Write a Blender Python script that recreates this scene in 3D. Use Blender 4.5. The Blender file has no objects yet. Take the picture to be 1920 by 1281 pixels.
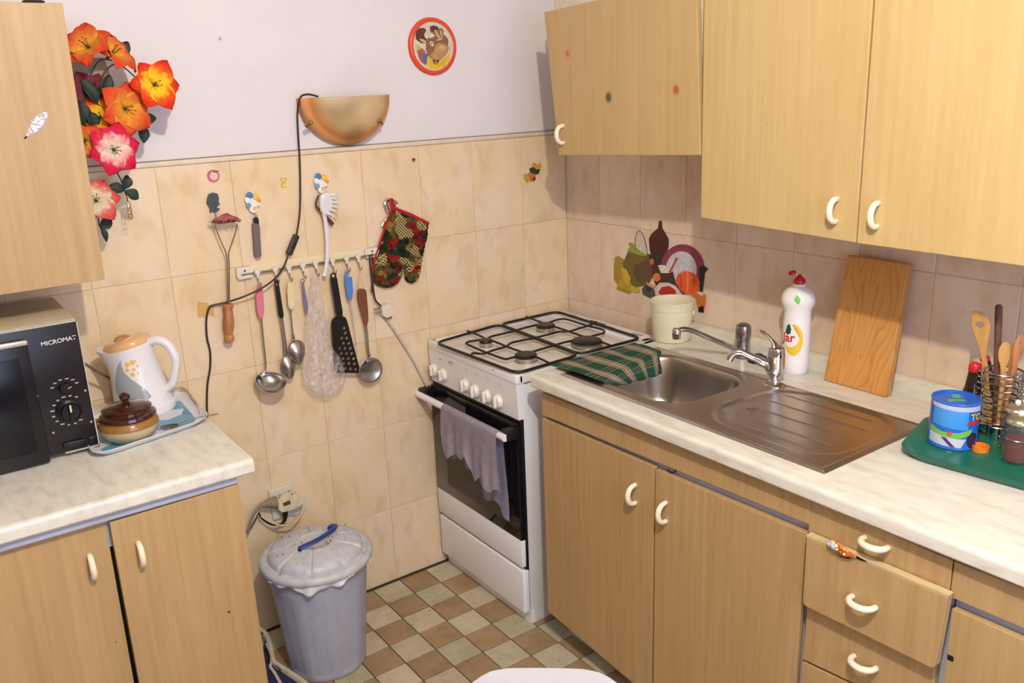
import bpy, bmesh, math, random
from math import sin, cos, pi, sqrt, atan2, radians
from mathutils import Vector, Matrix
from mathutils.geometry import delaunay_2d_cdt
random.seed(7)
S = bpy.context.scene
COL = S.collection

# ---------------------------------------------------------------- camera, light, exposure
cd = bpy.data.cameras.new('camera'); cam = bpy.data.objects.new('camera', cd); COL.objects.link(cam)
cam.matrix_world = Matrix([(0.809338, 0.195601, -0.553816, -1.996306), (-0.586061, 0.206667, -0.783468, -2.449861), (-0.038792, 0.958660, 0.281897, 1.638399), (0.000000, 0.000000, 0.000000, 1.000000)])
cd.sensor_width = 36.0; cd.lens = 1633.200 / 1920 * 36.0; cd.clip_start = 0.02
S.camera = cam
S.view_settings.view_transform = 'Standard'; S.view_settings.look = 'None'
S.view_settings.gamma = 1.0; S.view_settings.use_curve_mapping = False
S.view_settings.exposure = -0.2
w = bpy.data.worlds.new('world'); S.world = w; w.use_nodes = True
w.node_tree.nodes['Background'].inputs[0].default_value = (0.62, 0.72, 1.0, 1)
w.node_tree.nodes['Background'].inputs[1].default_value = 0.3
def light(name, kind, loc, energy, color, **k):
    l = bpy.data.lights.new(name, kind); l.energy = energy; l.color = color
    for a, b in k.items(): setattr(l, a, b)
    o = bpy.data.objects.new(name, l); COL.objects.link(o); o.location = loc; return o
light('ceiling_bulb', 'POINT', (-1.58, -2.2, 2.38), 118, (1.0, 0.90, 0.76), shadow_soft_size=0.028)
wl = light('window_daylight', 'AREA', (-1.45, -3.36, 1.55), 36, (0.58, 0.70, 1.0), shape='RECTANGLE', size=1.5, size_y=1.3)
wl.rotation_euler = (radians(90), 0, 0)

# ---------------------------------------------------------------- materials
def lin(c):
    return tuple(((v / 255) / 12.92 if v / 255 <= 0.04045 else ((v / 255 + 0.055) / 1.055) ** 2.4) for v in c) + (1,)
def nd(nt, t, **k):
    n = nt.nodes.new(t)
    for a, b in k.items():
        if a.startswith('i_'): n.inputs[a[2:].replace('_', ' ')].default_value = b
        else: setattr(n, a, b)
    return n
_M = {}
def mat(name, col, rough=0.5, metal=0.0, spec=0.5, var=0.0, vscale=20, bump=0.0, bscale=200, trans=0, ior=1.45, alpha=1, coat=0, stretch=None, sss=0, rnd=0.0):
    """principled material with a little procedural mottling (var), fine relief (bump)"""
    if name in _M: return _M[name]
    m = bpy.data.materials.new(name); m.use_nodes = True; nt = m.node_tree; b = nt.nodes['Principled BSDF']
    b.inputs['Roughness'].default_value = rough; b.inputs['Metallic'].default_value = metal
    b.inputs['Specular IOR Level'].default_value = spec; b.inputs['IOR'].default_value = ior
    b.inputs['Transmission Weight'].default_value = trans; b.inputs['Alpha'].default_value = alpha
    b.inputs['Coat Weight'].default_value = coat; b.inputs['Coat Roughness'].default_value = 0.1
    c = lin(col); b.inputs['Base Color'].default_value = c
    g = nd(nt, 'ShaderNodeNewGeometry'); src = g.outputs['Position']
    if stretch:
        mp = nd(nt, 'ShaderNodeMapping', i_Scale=stretch); nt.links.new(src, mp.inputs[0]); src = mp.outputs[0]
    if var or rnd:
        n = nd(nt, 'ShaderNodeTexNoise', i_Scale=vscale, i_Detail=5, i_Roughness=0.6); nt.links.new(src, n.inputs['Vector'])
        r = nd(nt, 'ShaderNodeMapRange'); r.inputs['From Min'].default_value = 0.3; r.inputs['From Max'].default_value = 0.7
        r.inputs['To Min'].default_value = 1 - var; r.inputs['To Max'].default_value = 1 + var * 0.5
        nt.links.new(n.outputs[0], r.inputs[0])
        h = nd(nt, 'ShaderNodeHueSaturation', i_Color=c); nt.links.new(r.outputs[0], h.inputs['Value'])
        out = h.outputs[0]
        nt.links.new(out, b.inputs['Base Color'])
    if bump:
        n2 = nd(nt, 'ShaderNodeTexNoise', i_Scale=bscale, i_Detail=3); nt.links.new(src, n2.inputs['Vector'])
        bp = nd(nt, 'ShaderNodeBump', i_Strength=bump, i_Distance=0.002); nt.links.new(n2.outputs[0], bp.inputs['Height'])
        nt.links.new(bp.outputs[0], b.inputs['Normal'])
    _M[name] = m; return m
def ramp(nt, src, stops, interp='LINEAR'):
    r = nt.nodes.new('ShaderNodeValToRGB'); r.color_ramp.interpolation = interp
    e = r.color_ramp.elements
    while len(e) < len(stops): e.new(0.5)
    for i, (p, c) in enumerate(stops): e[i].position = p; e[i].color = lin(c)
    nt.links.new(src, r.inputs[0]); return r
def mixc(nt, fac, a, b, blend='MIX'):
    m = nt.nodes.new('ShaderNodeMix'); m.data_type = 'RGBA'; m.blend_type = blend
    for s, v in ((0, fac), (6, a), (7, b)):
        if hasattr(v, 'type') and hasattr(v, 'links'): nt.links.new(v, m.inputs[s])
        else: m.inputs[s].default_value = v
    return m.outputs[2]
def base(name, rough=0.5, spec=0.5, metal=0):
    m = bpy.data.materials.new(name); m.use_nodes = True; nt = m.node_tree; b = nt.nodes['Principled BSDF']
    b.inputs['Roughness'].default_value = rough; b.inputs['Specular IOR Level'].default_value = spec; b.inputs['Metallic'].default_value = metal
    return m, nt, b

def wall_tile_mat(name, lo, mid, hi):
    m, nt, b = base(name, 0.22, 0.5)
    g = nd(nt, 'ShaderNodeNewGeometry'); oi = nd(nt, 'ShaderNodeObjectInfo')
    off = nd(nt, 'ShaderNodeVectorMath', operation='SCALE'); off.inputs[0].default_value = (7, 5, 9)
    nt.links.new(oi.outputs['Random'], off.inputs['Scale'])
    ad = nd(nt, 'ShaderNodeVectorMath', operation='ADD'); nt.links.new(g.outputs['Position'], ad.inputs[0]); nt.links.new(off.outputs[0], ad.inputs[1])
    mp = nd(nt, 'ShaderNodeMapping', i_Scale=(1, 1, 0.55)); nt.links.new(ad.outputs[0], mp.inputs[0])
    n = nd(nt, 'ShaderNodeTexNoise', i_Scale=7, i_Detail=3, i_Roughness=0.5, i_Distortion=0.3); nt.links.new(mp.outputs[0], n.inputs['Vector'])
    r = ramp(nt, n.outputs[0], [(0.34, lo), (0.5, mid), (0.66, hi)])
    n2 = nd(nt, 'ShaderNodeTexNoise', i_Scale=20, i_Detail=2, i_Distortion=0.3); nt.links.new(mp.outputs[0], n2.inputs['Vector'])
    r2 = ramp(nt, n2.outputs[0], [(0.30, (236, 226, 210)), (0.5, (255, 255, 255)), (1, (255, 255, 255))])
    nt.links.new(mixc(nt, 0.55, r.outputs[0], r2.outputs[0], 'MULTIPLY'), b.inputs['Base Color'])
    bp = nd(nt, 'ShaderNodeBump', i_Strength=0.12, i_Distance=0.002); nt.links.new(n.outputs[0], bp.inputs['Height']); nt.links.new(bp.outputs[0], b.inputs['Normal'])
    return m
TILE = wall_tile_mat('peach_wall_tile', (226, 205, 170), (232, 209, 172), (234, 213, 186))
TILE_R = wall_tile_mat('peach_wall_tile_rose', (222, 200, 178), (230, 208, 186), (232, 214, 198))
GROUT = mat('wall_grout', (208, 192, 164), 0.9, var=0.2, vscale=6)
GROUTF = mat('floor_grout', (78, 68, 56), 0.9, var=0.3, vscale=30)
def floor_tile_mat(name, a, bcol):
    m, nt, b = base(name, 0.42, 0.4)
    g = nd(nt, 'ShaderNodeNewGeometry'); oi = nd(nt, 'ShaderNodeObjectInfo')
    n = nd(nt, 'ShaderNodeTexNoise', i_Scale=14, i_Detail=6, i_Roughness=0.65); nt.links.new(g.outputs['Position'], n.inputs['Vector'])
    r = ramp(nt, n.outputs[0], [(0.32, bcol), (0.6, a)])
    s = nd(nt, 'ShaderNodeTexNoise', i_Scale=60, i_Detail=2); nt.links.new(g.outputs['Position'], s.inputs['Vector'])
    r2 = ramp(nt, s.outputs[0], [(0.26, (120, 105, 85)), (0.34, (255, 255, 255)), (1, (255, 255, 255))])
    c = mixc(nt, 0.6, r.outputs[0], r2.outputs[0], 'MULTIPLY')
    h = nd(nt, 'ShaderNodeHueSaturation'); nt.links.new(c, h.inputs['Color'])
    mr = nd(nt, 'ShaderNodeMapRange'); mr.inputs['To Min'].default_value = 0.88; mr.inputs['To Max'].default_value = 1.08
    nt.links.new(oi.outputs['Random'], mr.inputs[0]); nt.links.new(mr.outputs[0], h.inputs['Value'])
    nt.links.new(h.outputs[0], b.inputs['Base Color'])
    return m
FT_CREAM = floor_tile_mat('cream_floor_tile', (196, 188, 160), (176, 166, 136))
FT_TAN = floor_tile_mat('tan_floor_tile', (166, 141, 106), (146, 120, 85))
def laminate(name, a, bc, axis='z', fig=0.35):
    m, nt, b = base(name, 0.42, 0.4)
    g = nd(nt, 'ShaderNodeNewGeometry'); oi = nd(nt, 'ShaderNodeObjectInfo')
    off = nd(nt, 'ShaderNodeVectorMath', operation='SCALE'); off.inputs[0].default_value = (3, 4, 2); nt.links.new(oi.outputs['Random'], off.inputs['Scale'])
    ad = nd(nt, 'ShaderNodeVectorMath', operation='ADD'); nt.links.new(g.outputs['Position'], ad.inputs[0]); nt.links.new(off.outputs[0], ad.inputs[1])
    mp = nd(nt, 'ShaderNodeMapping', i_Scale=(1, 1, 0.035)); nt.links.new(ad.outputs[0], mp.inputs[0])
    n = nd(nt, 'ShaderNodeTexNoise', i_Scale=70, i_Detail=4, i_Roughness=0.6); nt.links.new(mp.outputs[0], n.inputs['Vector'])
    mp2 = nd(nt, 'ShaderNodeMapping', i_Scale=(1, 1, 0.16)); nt.links.new(ad.outputs[0], mp2.inputs[0])
    n2 = nd(nt, 'ShaderNodeTexNoise', i_Scale=9, i_Detail=2, i_Distortion=0.5); nt.links.new(mp2.outputs[0], n2.inputs['Vector'])
    mx = nd(nt, 'ShaderNodeMath', operation='MULTIPLY_ADD'); nt.links.new(n2.outputs[0], mx.inputs[0]); mx.inputs[1].default_value = fig
    nt.links.new(n.outputs[0], mx.inputs[2])
    r = ramp(nt, mx.outputs[0], [(0.42, bc), (0.88, a)])
    s = nd(nt, 'ShaderNodeTexNoise', i_Scale=45, i_Detail=1); nt.links.new(ad.outputs[0], s.inputs['Vector'])
    r2 = ramp(nt, s.outputs[0], [(0.155, (90, 70, 45)), (0.175, (255, 255, 255)), (1, (255, 255, 255))])
    nt.links.new(mixc(nt, 1.0, r.outputs[0], r2.outputs[0], 'MULTIPLY'), b.inputs['Base Color'])
    return m
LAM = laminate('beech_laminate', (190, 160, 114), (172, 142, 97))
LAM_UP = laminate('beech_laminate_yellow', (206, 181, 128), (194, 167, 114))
LAM_EDGE = mat('laminate_edge', (206, 186, 140), 0.5, var=0.15)
def marble(name):
    m, nt, b = base(name, 0.3, 0.5)
    g = nd(nt, 'ShaderNodeNewGeometry')
    mp = nd(nt, 'ShaderNodeMapping', i_Scale=(3, 1.0, 3), i_Rotation=(0, 0, radians(38))); nt.links.new(g.outputs['Position'], mp.inputs[0])
    n = nd(nt, 'ShaderNodeTexNoise', i_Scale=14, i_Detail=4, i_Roughness=0.6, i_Distortion=0.3); nt.links.new(mp.outputs[0], n.inputs['Vector'])
    r = ramp(nt, n.outputs[0], [(0.30, (200, 198, 186)), (0.47, (217, 215, 204)), (0.62, (224, 223, 212))])
    nt.links.new(r.outputs[0], b.inputs['Base Color']); return m
MARBLE = marble('marble_laminate')
PAINT = mat('white_wall_paint', (226, 222, 226), 0.85, var=0.05, vscale=4, bump=0.25, bscale=60)
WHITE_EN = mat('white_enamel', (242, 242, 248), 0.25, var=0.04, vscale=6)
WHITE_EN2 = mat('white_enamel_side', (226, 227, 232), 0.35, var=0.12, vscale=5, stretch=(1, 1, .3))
CARC = mat('grey_white_carcass', (178, 184, 206), 0.5, var=0.12, vscale=10)
CREAM_PL = mat('cream_plastic', (238, 230, 206), 0.3)
IVORY = mat('ivory_handle', (240, 232, 206), 0.28)
WHITE_PL = mat('white_plastic', (238, 238, 240), 0.32)
BLACK_PL = mat('black_plastic', (24, 22, 24), 0.35)
BLACK_EN = mat('black_cast_iron', (30, 24, 22), 0.45, bump=0.3, bscale=500)
BLACK_GL = mat('oven_glass', (14, 12, 12), 0.06, spec=0.6)
def brushed(name, col, rough, stretch):
    m, nt, b = base(name, rough, 0.5, 1.0)
    g = nd(nt, 'ShaderNodeNewGeometry'); mp = nd(nt, 'ShaderNodeMapping', i_Scale=stretch); nt.links.new(g.outputs['Position'], mp.inputs[0])
    n = nd(nt, 'ShaderNodeTexNoise', i_Scale=40, i_Detail=5); nt.links.new(mp.outputs[0], n.inputs['Vector'])
    mr = nd(nt, 'ShaderNodeMapRange'); mr.inputs['To Min'].default_value = rough - 0.07; mr.inputs['To Max'].default_value = rough + 0.12
    nt.links.new(n.outputs[0], mr.inputs[0]); nt.links.new(mr.outputs[0], b.inputs['Roughness'])
    n3 = nd(nt, 'ShaderNodeTexNoise', i_Scale=6, i_Detail=5); nt.links.new(g.outputs['Position'], n3.inputs['Vector'])
    c = tuple(int(v * .92) for v in col)
    r = ramp(nt, n3.outputs[0], [(0.35, c), (0.65, col)]); nt.links.new(r.outputs[0], b.inputs['Base Color'])
    return m
STEEL = brushed('brushed_sink_steel', (196, 188, 178), 0.30, (1, 6, 1))
STEEL_U = mat('utensil_steel', (186, 182, 180), .27, 1.0, var=.1, vscale=12)
CHROME = mat('chrome', (214, 214, 220), 0.07, 1.0)
DULL = mat('dull_metal', (150, 138, 128), 0.4, 1.0)
BRASS = mat('brass', (180, 150, 90), 0.25, 1.0)
WOOD = mat('turned_wood', (186, 126, 78), 0.45, var=0.3, vscale=30, stretch=(3, 3, .4))
WOOD_D = mat('dark_wood_handle', (126, 76, 50), 0.45, var=0.3, vscale=30, stretch=(3, 3, .4))
WOOD_L = mat('light_wooden_spoon', (206, 156, 92), 0.55, var=0.22, vscale=30, stretch=(3, 3, .4))
SCORCH = mat('scorched_wood', (110, 74, 60), 0.6, var=0.3, vscale=30, stretch=(3, 3, .4))
CORD = mat('brown_black_cord', (52, 42, 44), 0.5)
GREYCORD = mat('grey_cord', (196, 186, 176), 0.55)

# ---------------------------------------------------------------- mesh helpers
class MB:
    def __init__(s): s.b = bmesh.new(); s.mi = 0
    def _f(s, vs):
        try: f = s.b.faces.new(vs); f.material_index = s.mi; return f
        except ValueError: return None
    def box(s, x0, x1, y0, y1, z0, z1, bev=0, seg=2):
        x0, x1 = sorted((x0, x1)); y0, y1 = sorted((y0, y1)); z0, z1 = sorted((z0, z1))
        v = [s.b.verts.new((x, y, z)) for x in (x0, x1) for y in (y0, y1) for z in (z0, z1)]
        fs = [s._f([v[i] for i in q]) for q in ((0, 1, 3, 2), (4, 6, 7, 5), (0, 4, 5, 1), (2, 3, 7, 6), (0, 2, 6, 4), (1, 5, 7, 3))]
        if bev:
            es = {e for f in fs for e in f.edges}
            r = bmesh.ops.bevel(s.b, geom=list(es), offset=bev, segments=seg, affect='EDGES', profile=0.5)
            for f in r['faces']: f.material_index = s.mi
        return s
    def obox(s, c, u, v, n, hu, hv, hn, bev=0, seg=2):
        """oriented box: centre c, axes u v n, half sizes"""
        c, u, v, n = Vector(c), Vector(u).normalized(), Vector(v).normalized(), Vector(n).normalized()
        t = MB(); t.mi = s.mi; t.box(-hu, hu, -hv, hv, -hn, hn, bev, seg)
        M = Matrix((u, v, n)).transposed().to_4x4(); M.translation = c
        return s.join(t, M)
    def join(s, t, M=Matrix()):
        mp = {}
        for v in t.b.verts: mp[v] = s.b.verts.new(M @ v.co)
        for f in t.b.faces:
            g = s._f([mp[v] for v in f.verts])
            if g: g.material_index = f.material_index
        t.b.free(); return s
    def rings(s, rings, cap=True, closed=False):
        R = [[s.b.verts.new(p) for p in r] for r in rings]; n = len(R[0])
        m = len(R)
        for i in range(m if closed else m - 1):
            a, b = R[i], R[(i + 1) % m]
            for k in range(n): s._f([a[k], a[(k + 1) % n], b[(k + 1) % n], b[k]])
        if cap and not closed:
            s._f(R[0][::-1]); s._f(R[-1])
        return s
    def tube(s, path, r, n=8, cap=True, closed=False, flat=None):
        P = [Vector(p) for p in path]; m = len(P)
        rr = r if isinstance(r, (list, tuple)) else [r] * m
        up = None; out = []
        for i, p in enumerate(P):
            if closed: t = (P[(i + 1) % m] - P[i - 1])
            else: t = (P[min(i + 1, m - 1)] - P[max(i - 1, 0)])
            t.normalize()
            if up is None:
                up = Vector((0, 0, 1)) if abs(t.z) < 0.9 else Vector((0, 1, 0))
            if flat: up = Vector(flat[0])
            a = t.cross(up)
            if a.length < 1e-6: a = t.orthogonal()
            a.normalize(); bb = a.cross(t).normalized(); up = bb
            ry = rr[i] * (flat[1] if flat else 1)
            out.append([p + a * rr[i] * cos(2 * pi * k / n) + bb * ry * sin(2 * pi * k / n) for k in range(n)])
        return s.rings(out, cap, closed)
    def lathe(s, c, prof, n=32, axis=(0, 0, 1), close=False):
        """prof: list of (radius, height)"""
        c = Vector(c); ax = Vector(axis).normalized(); u = ax.orthogonal().normalized() if abs(ax.z) < .99 else Vector((1, 0, 0)); v = ax.cross(u)
        out = [[c + ax * h + (u * cos(2 * pi * k / n) + v * sin(2 * pi * k / n)) * max(r, 1e-5) for k in range(n)] for r, h in prof]
        return s.rings(out, not close, close)
    def prism(s, poly, vec, holes=(), bev=0):
        """extrude a planar 3-D polygon by vec (holes allowed)"""
        poly = [Vector(p) for p in poly]; vec = Vector(vec)
        n = Vector((0, 0, 0))
        for i in range(len(poly)):
            a, b = poly[i], poly[(i + 1) % len(poly)]; n += a.cross(b)
        n.normalize(); u = (poly[1] - poly[0]).normalized(); v = n.cross(u); o = poly[0]
        loops = [poly] + [[Vector(q) for q in h] for h in holes]
        pts = []; fl = []
        for L in loops:
            st = len(pts); pts += [((q - o).dot(u), (q - o).dot(v)) for q in L]; fl.append(list(range(st, len(pts))))
        ed = [(f[i], f[(i + 1) % len(f)]) for f in fl for i in range(len(f))]
        V, E, F, *_ = delaunay_2d_cdt([Vector(q) for q in pts], ed, [], 1, 1e-7)
        if holes:
            H = [[Vector(((Vector(q) - o).dot(u), (Vector(q) - o).dot(v))) for q in h] for h in holes]
            def inh(p):
                for h in H:
                    t = False
                    for i in range(len(h)):
                        a, b = h[i - 1], h[i]
                        if (a.y > p.y) != (b.y > p.y) and p.x < (b.x - a.x) * (p.y - a.y) / (b.y - a.y) + a.x: t = not t
                    if t: return True
                return False
            F = [f for f in F if not inh(sum((Vector(V[i]) for i in f), Vector((0, 0))) / len(f))]
        d = (poly[0] - o).dot(n)
        A = [s.b.verts.new(o + u * q[0] + v * q[1]) for q in V]; B = [s.b.verts.new(a.co + vec) for a in A]
        flip = vec.dot(n) > 0
        cnt = {}
        for f in F:
            s._f([A[i] for i in (f[::-1] if flip else f)]); s._f([B[i] for i in (f if flip else f[::-1])])
            for i in range(len(f)):
                e = (f[i], f[(i + 1) % len(f)]); cnt[e] = 1
        for (a, b) in list(cnt):
            if (b, a) not in cnt:
                s._f([A[a], A[b], B[b], B[a]] if not flip else [A[b], A[a], B[a], B[b]])
        return s
    def pillow(s, poly, nrm, th, step=0.01, wid=0.02, back=0.0, noise=0):
        """planar polygon puffed out along nrm like a cushion"""
        poly = [Vector(p) for p in poly]; nrm = Vector(nrm).normalized(); o = poly[0]
        u = nrm.orthogonal().normalized(); v = nrm.cross(u)
        b2 = []
        for i in range(len(poly)):
            a, c = poly[i], poly[(i + 1) % len(poly)]; k = max(1, int((c - a).length / step))
            for j in range(k): q = a + (c - a) * j / k; b2.append(Vector(((q - o).dot(u), (q - o).dot(v))))
        nb = len(b2)
        def dist(p):
            best = 9
            for i in range(nb):
                a, c = b2[i], b2[(i + 1) % nb]; d = c - a; t = max(0, min(1, (p - a).dot(d) / max(d.dot(d), 1e-12))); best = min(best, (p - a - d * t).length)
            return best
        def inside(p):
            r = False
            for i in range(nb):
                a, c = b2[i], b2[(i + 1) % nb]
                if (a.y > p.y) != (c.y > p.y) and p.x < (c.x - a.x) * (p.y - a.y) / (c.y - a.y) + a.x: r = not r
            return r
        x0, x1 = min(q.x for q in b2), max(q.x for q in b2); y0, y1 = min(q.y for q in b2), max(q.y for q in b2)
        P = list(b2); x = x0
        j = 0
        y = y0
        while y < y1:
            x = x0 + (step / 2 if j % 2 else 0)
            while x < x1:
                q = Vector((x, y))
                if inside(q) and dist(q) > step * 0.45: P.append(q)
                x += step
            y += step * 0.87; j += 1
        V, E, F, *_ = delaunay_2d_cdt(P, [(i, (i + 1) % nb) for i in range(nb)], [], 1, 1e-7)
        vs = []; bk = []
        for q in V:
            d = min(dist(q) / wid, 1); h = th * sqrt(max(0, 1 - (1 - d) ** 2)) + (noise * random.uniform(-1, 1) if d > .3 else 0)
            w0 = o + u * q[0] + v * q[1]; vs.append(s.b.verts.new(w0 + nrm * h)); bk.append(s.b.verts.new(w0 - nrm * back))
        E2 = {}
        for f in F:
            s._f([vs[i] for i in f]); s._f([bk[i] for i in f[::-1]])
            for i in range(len(f)): E2[(f[i], f[(i + 1) % len(f)])] = 1
        for (a, c) in E2:
            if (c, a) not in E2: s._f([vs[c], vs[a], bk[a], bk[c]])
        return s
    def grid(s, fn, nu, nv, closeu=False):
        V = [[s.b.verts.new(fn(i / (nu if closeu else nu - 1), j / (nv - 1))) for j in range(nv)] for i in range(nu)]
        for i in range(nu if closeu else nu - 1):
            for j in range(nv - 1): s._f([V[i][j], V[(i + 1) % nu][j], V[(i + 1) % nu][j + 1], V[i][j + 1]])
        return s
    def ball(s, c, r, n=12, sc=(1, 1, 1)):
        c = Vector(c)
        rg = [[c + Vector((r * sc[0] * sin(pi * i / n) * cos(2 * pi * k / (n * 2)), r * sc[1] * sin(pi * i / n) * sin(2 * pi * k / (n * 2)), r * sc[2] * cos(pi * i / n))) for k in range(n * 2)] for i in range(n + 1)]
        rg[0] = [c + Vector((1e-5 * cos(k), 1e-5 * sin(k), r * sc[2])) for k in range(n * 2)]; rg[-1] = [c + Vector((1e-5 * cos(k), 1e-5 * sin(k), -r * sc[2])) for k in range(n * 2)]
        return s.rings(rg, True)
def mesh_of(mb, name, mats, smooth=True, ang=35, off=(0, 0, 0), normals=True):
    if normals: bmesh.ops.recalc_face_normals(mb.b, faces=mb.b.faces[:])
    me = bpy.data.meshes.new(name); mb.b.to_mesh(me); mb.b.free()
    if off != (0, 0, 0) and tuple(off) != (0, 0, 0): me.transform(Matrix.Translation(-Vector(off)))
    for m in (mats if isinstance(mats, (list, tuple)) else [mats]): me.materials.append(m)
    if smooth and len(me.polygons):
        me.polygons.foreach_set('use_smooth', [True] * len(me.polygons)); me.set_sharp_from_angle(angle=radians(ang))
    return me
def wloc(o):
    v = Vector((0, 0, 0))
    while o: v += Vector(o.location); o = o.parent
    return v
def obj(name, mb, mats, parent=None, loc=None, **k):
    """link a mesh built in world coordinates; its origin is its parent's origin (or loc when top-level)"""
    o0 = wloc(parent) if parent else Vector(loc or (0, 0, 0))
    me = mesh_of(mb, name, mats, off=tuple(o0), **k); o = bpy.data.objects.new(name, me); COL.objects.link(o)
    if parent: o.parent = parent
    else: o.location = o0
    return o
def inst(name, me, parent, loc, rot=(0, 0, 0)):
    o = bpy.data.objects.new(name, me); COL.objects.link(o); o.parent = parent
    o.location = Vector(loc) - (wloc(parent) if parent else Vector((0, 0, 0))); o.rotation_euler = rot; return o
def tag(o, label, cat, group=None, kind=None):
    o['label'] = label; o['category'] = cat
    if group: o['group'] = group
    if kind: o['kind'] = kind
    return o
def thing(name, label, cat, loc, group=None):
    o = bpy.data.objects.new(name, None); COL.objects.link(o); o.location = loc; o.empty_display_size = 0.05
    return tag(o, label, cat, group)
def struct(o): o['kind'] = 'structure'; return o
def lerp(a, b, t): return Vector(a) * (1 - t) + Vector(b) * t
def spline(pts, n=8):
    """Catmull-Rom through pts"""
    P = [Vector(p) for p in pts]; P = [P[0] * 2 - P[1]] + P + [P[-1] * 2 - P[-2]]; out = []
    for i in range(1, len(P) - 2):
        for j in range(n):
            t = j / n; a, b, c, d = P[i - 1:i + 3]
            out.append(0.5 * ((2 * b) + (c - a) * t + (2 * a - 5 * b + 4 * c - d) * t * t + (3 * b - a - 3 * c + d) * t ** 3))
    out.append(P[-2]); return out
def ell(c, u, v, a, b, n=24, t0=0, t1=2 * pi):
    c, u, v = Vector(c), Vector(u), Vector(v)
    full = abs(t1 - t0 - 2 * pi) < 1e-6
    return [c + u * a * cos(t0 + (t1 - t0) * k / (n if full else n - 1)) + v * b * sin(t0 + (t1 - t0) * k / (n if full else n - 1)) for k in range(n)]
X, Y, Z = Vector((1, 0, 0)), Vector((0, 1, 0)), Vector((0, 0, 1))
def text_mb(txt, size, o, u, v, depth=0.0004, bold=False, wrap=None, mi=0):
    """flat lettering laid on the plane through o spanned by u, v (or wrapped by a function)"""
    cu = bpy.data.curves.new('t', 'FONT'); cu.body = txt; cu.size = size; cu.extrude = 0; cu.offset = size * 0.02 if bold else 0; cu.resolution_u = 3
    ob = bpy.data.objects.new('t', cu); COL.objects.link(ob)
    dg = bpy.context.evaluated_depsgraph_get(); me = bpy.data.meshes.new_from_object(ob.evaluated_get(dg))
    t = MB(); t.b.from_mesh(me); bpy.data.objects.remove(ob); bpy.data.curves.remove(cu); bpy.data.meshes.remove(me)
    u, v = Vector(u), Vector(v); n = u.cross(v)
    for q in t.b.verts:
        a = q.co.x; b = q.co.y
        q.co = wrap(a, b) if wrap else Vector(o) + u * a + v * b + n * depth
    for f in t.b.faces: f.material_index = mi
    return t
def face_ang(x, y): return atan2(-2.45 - y, -1.996 - x)
# decals: stacked flat printed shapes, one mesh with a slot per colour
def decal(name, shapes, nrm, parent=None, step=0.0004, rough=0.4, loc=None, base_t=0.0006):
    mb = MB(); mats = []; names = {}
    for k, (poly, col) in enumerate(shapes):
        if col not in names:
            names[col] = len(mats); mats.append(mat('print_%d_%d_%d' % col, col, rough, var=.22, vscale=110))
        mb.mi = names[col]
        sh = Vector(nrm) * (step * k)
        mb.prism([Vector(p) + sh for p in poly], Vector(nrm) * base_t)
    return obj(name, mb, mats, parent, loc=loc, smooth=False)

# ================================================================ ROOM
XL, YF, ZC = -2.85, -3.4, 2.55
wb = struct(obj('wall_back', MB().box(XL - .1, 0.1, 0.007, 0.12, 0, ZC), PAINT, smooth=False))
struct(obj('grout', MB().box(XL, 0.005, 0.0018, 0.0071, 0, 1.468), GROUT, wb, smooth=False))
wr = struct(obj('wall_right', MB().box(0.007, 0.12, YF - .1, 0.007, 0, ZC), PAINT, smooth=False))
struct(obj('grout', MB().box(0.0018, 0.0071, YF, 0.003, 0, 1.468), GROUT, wr, smooth=False))
wf = MB()
wx0, wx1, wz0, wz1 = -2.2, -0.7, 0.9, 2.2
wf.box(XL - .1, wx0, YF - .12, YF, 0, ZC); wf.box(wx1, 0.007, YF - .12, YF, 0, ZC)
DIM = mat('low_bounce_brown', (150, 128, 108), 0.9, var=0.05, vscale=4)  # invented dark tone for the unseen walls, cuts bounced light to deepen shadows
wf.box(wx0, wx1, YF - .12, YF, 0, wz0); wf.box(wx0, wx1, YF - .12, YF, wz1, ZC)
struct(obj('wall_left', MB().box(XL - .1, XL, YF, 0.007, 0, ZC), DIM, smooth=False))
struct(obj('wall_front', wf, DIM, smooth=False))
wn = MB()
for a, b in ((wx0, wx0 + .06), (wx1 - .06, wx1), (-1.48, -1.42)): wn.box(a, b, YF - .09, YF - .04, wz0, wz1, .004)
wn.box(wx0, wx1, YF - .09, YF - .04, wz0, wz0 + .06, .004); wn.box(wx0, wx1, YF - .09, YF - .04, wz1 - .06, wz1, .004)
struct(obj('window_1', wn, WHITE_PL))
struct(obj('ceiling', MB().box(XL - .1, 0.12, YF - .1, 0.12, ZC, ZC + .1), mat('ceiling_paint', (196, 190, 186), .9), smooth=False))
fl = struct(obj('floor', MB().box(XL - .1, 0.12, YF - .1, 0.12, -0.08, -0.0035), GROUTF, smooth=False))
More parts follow.
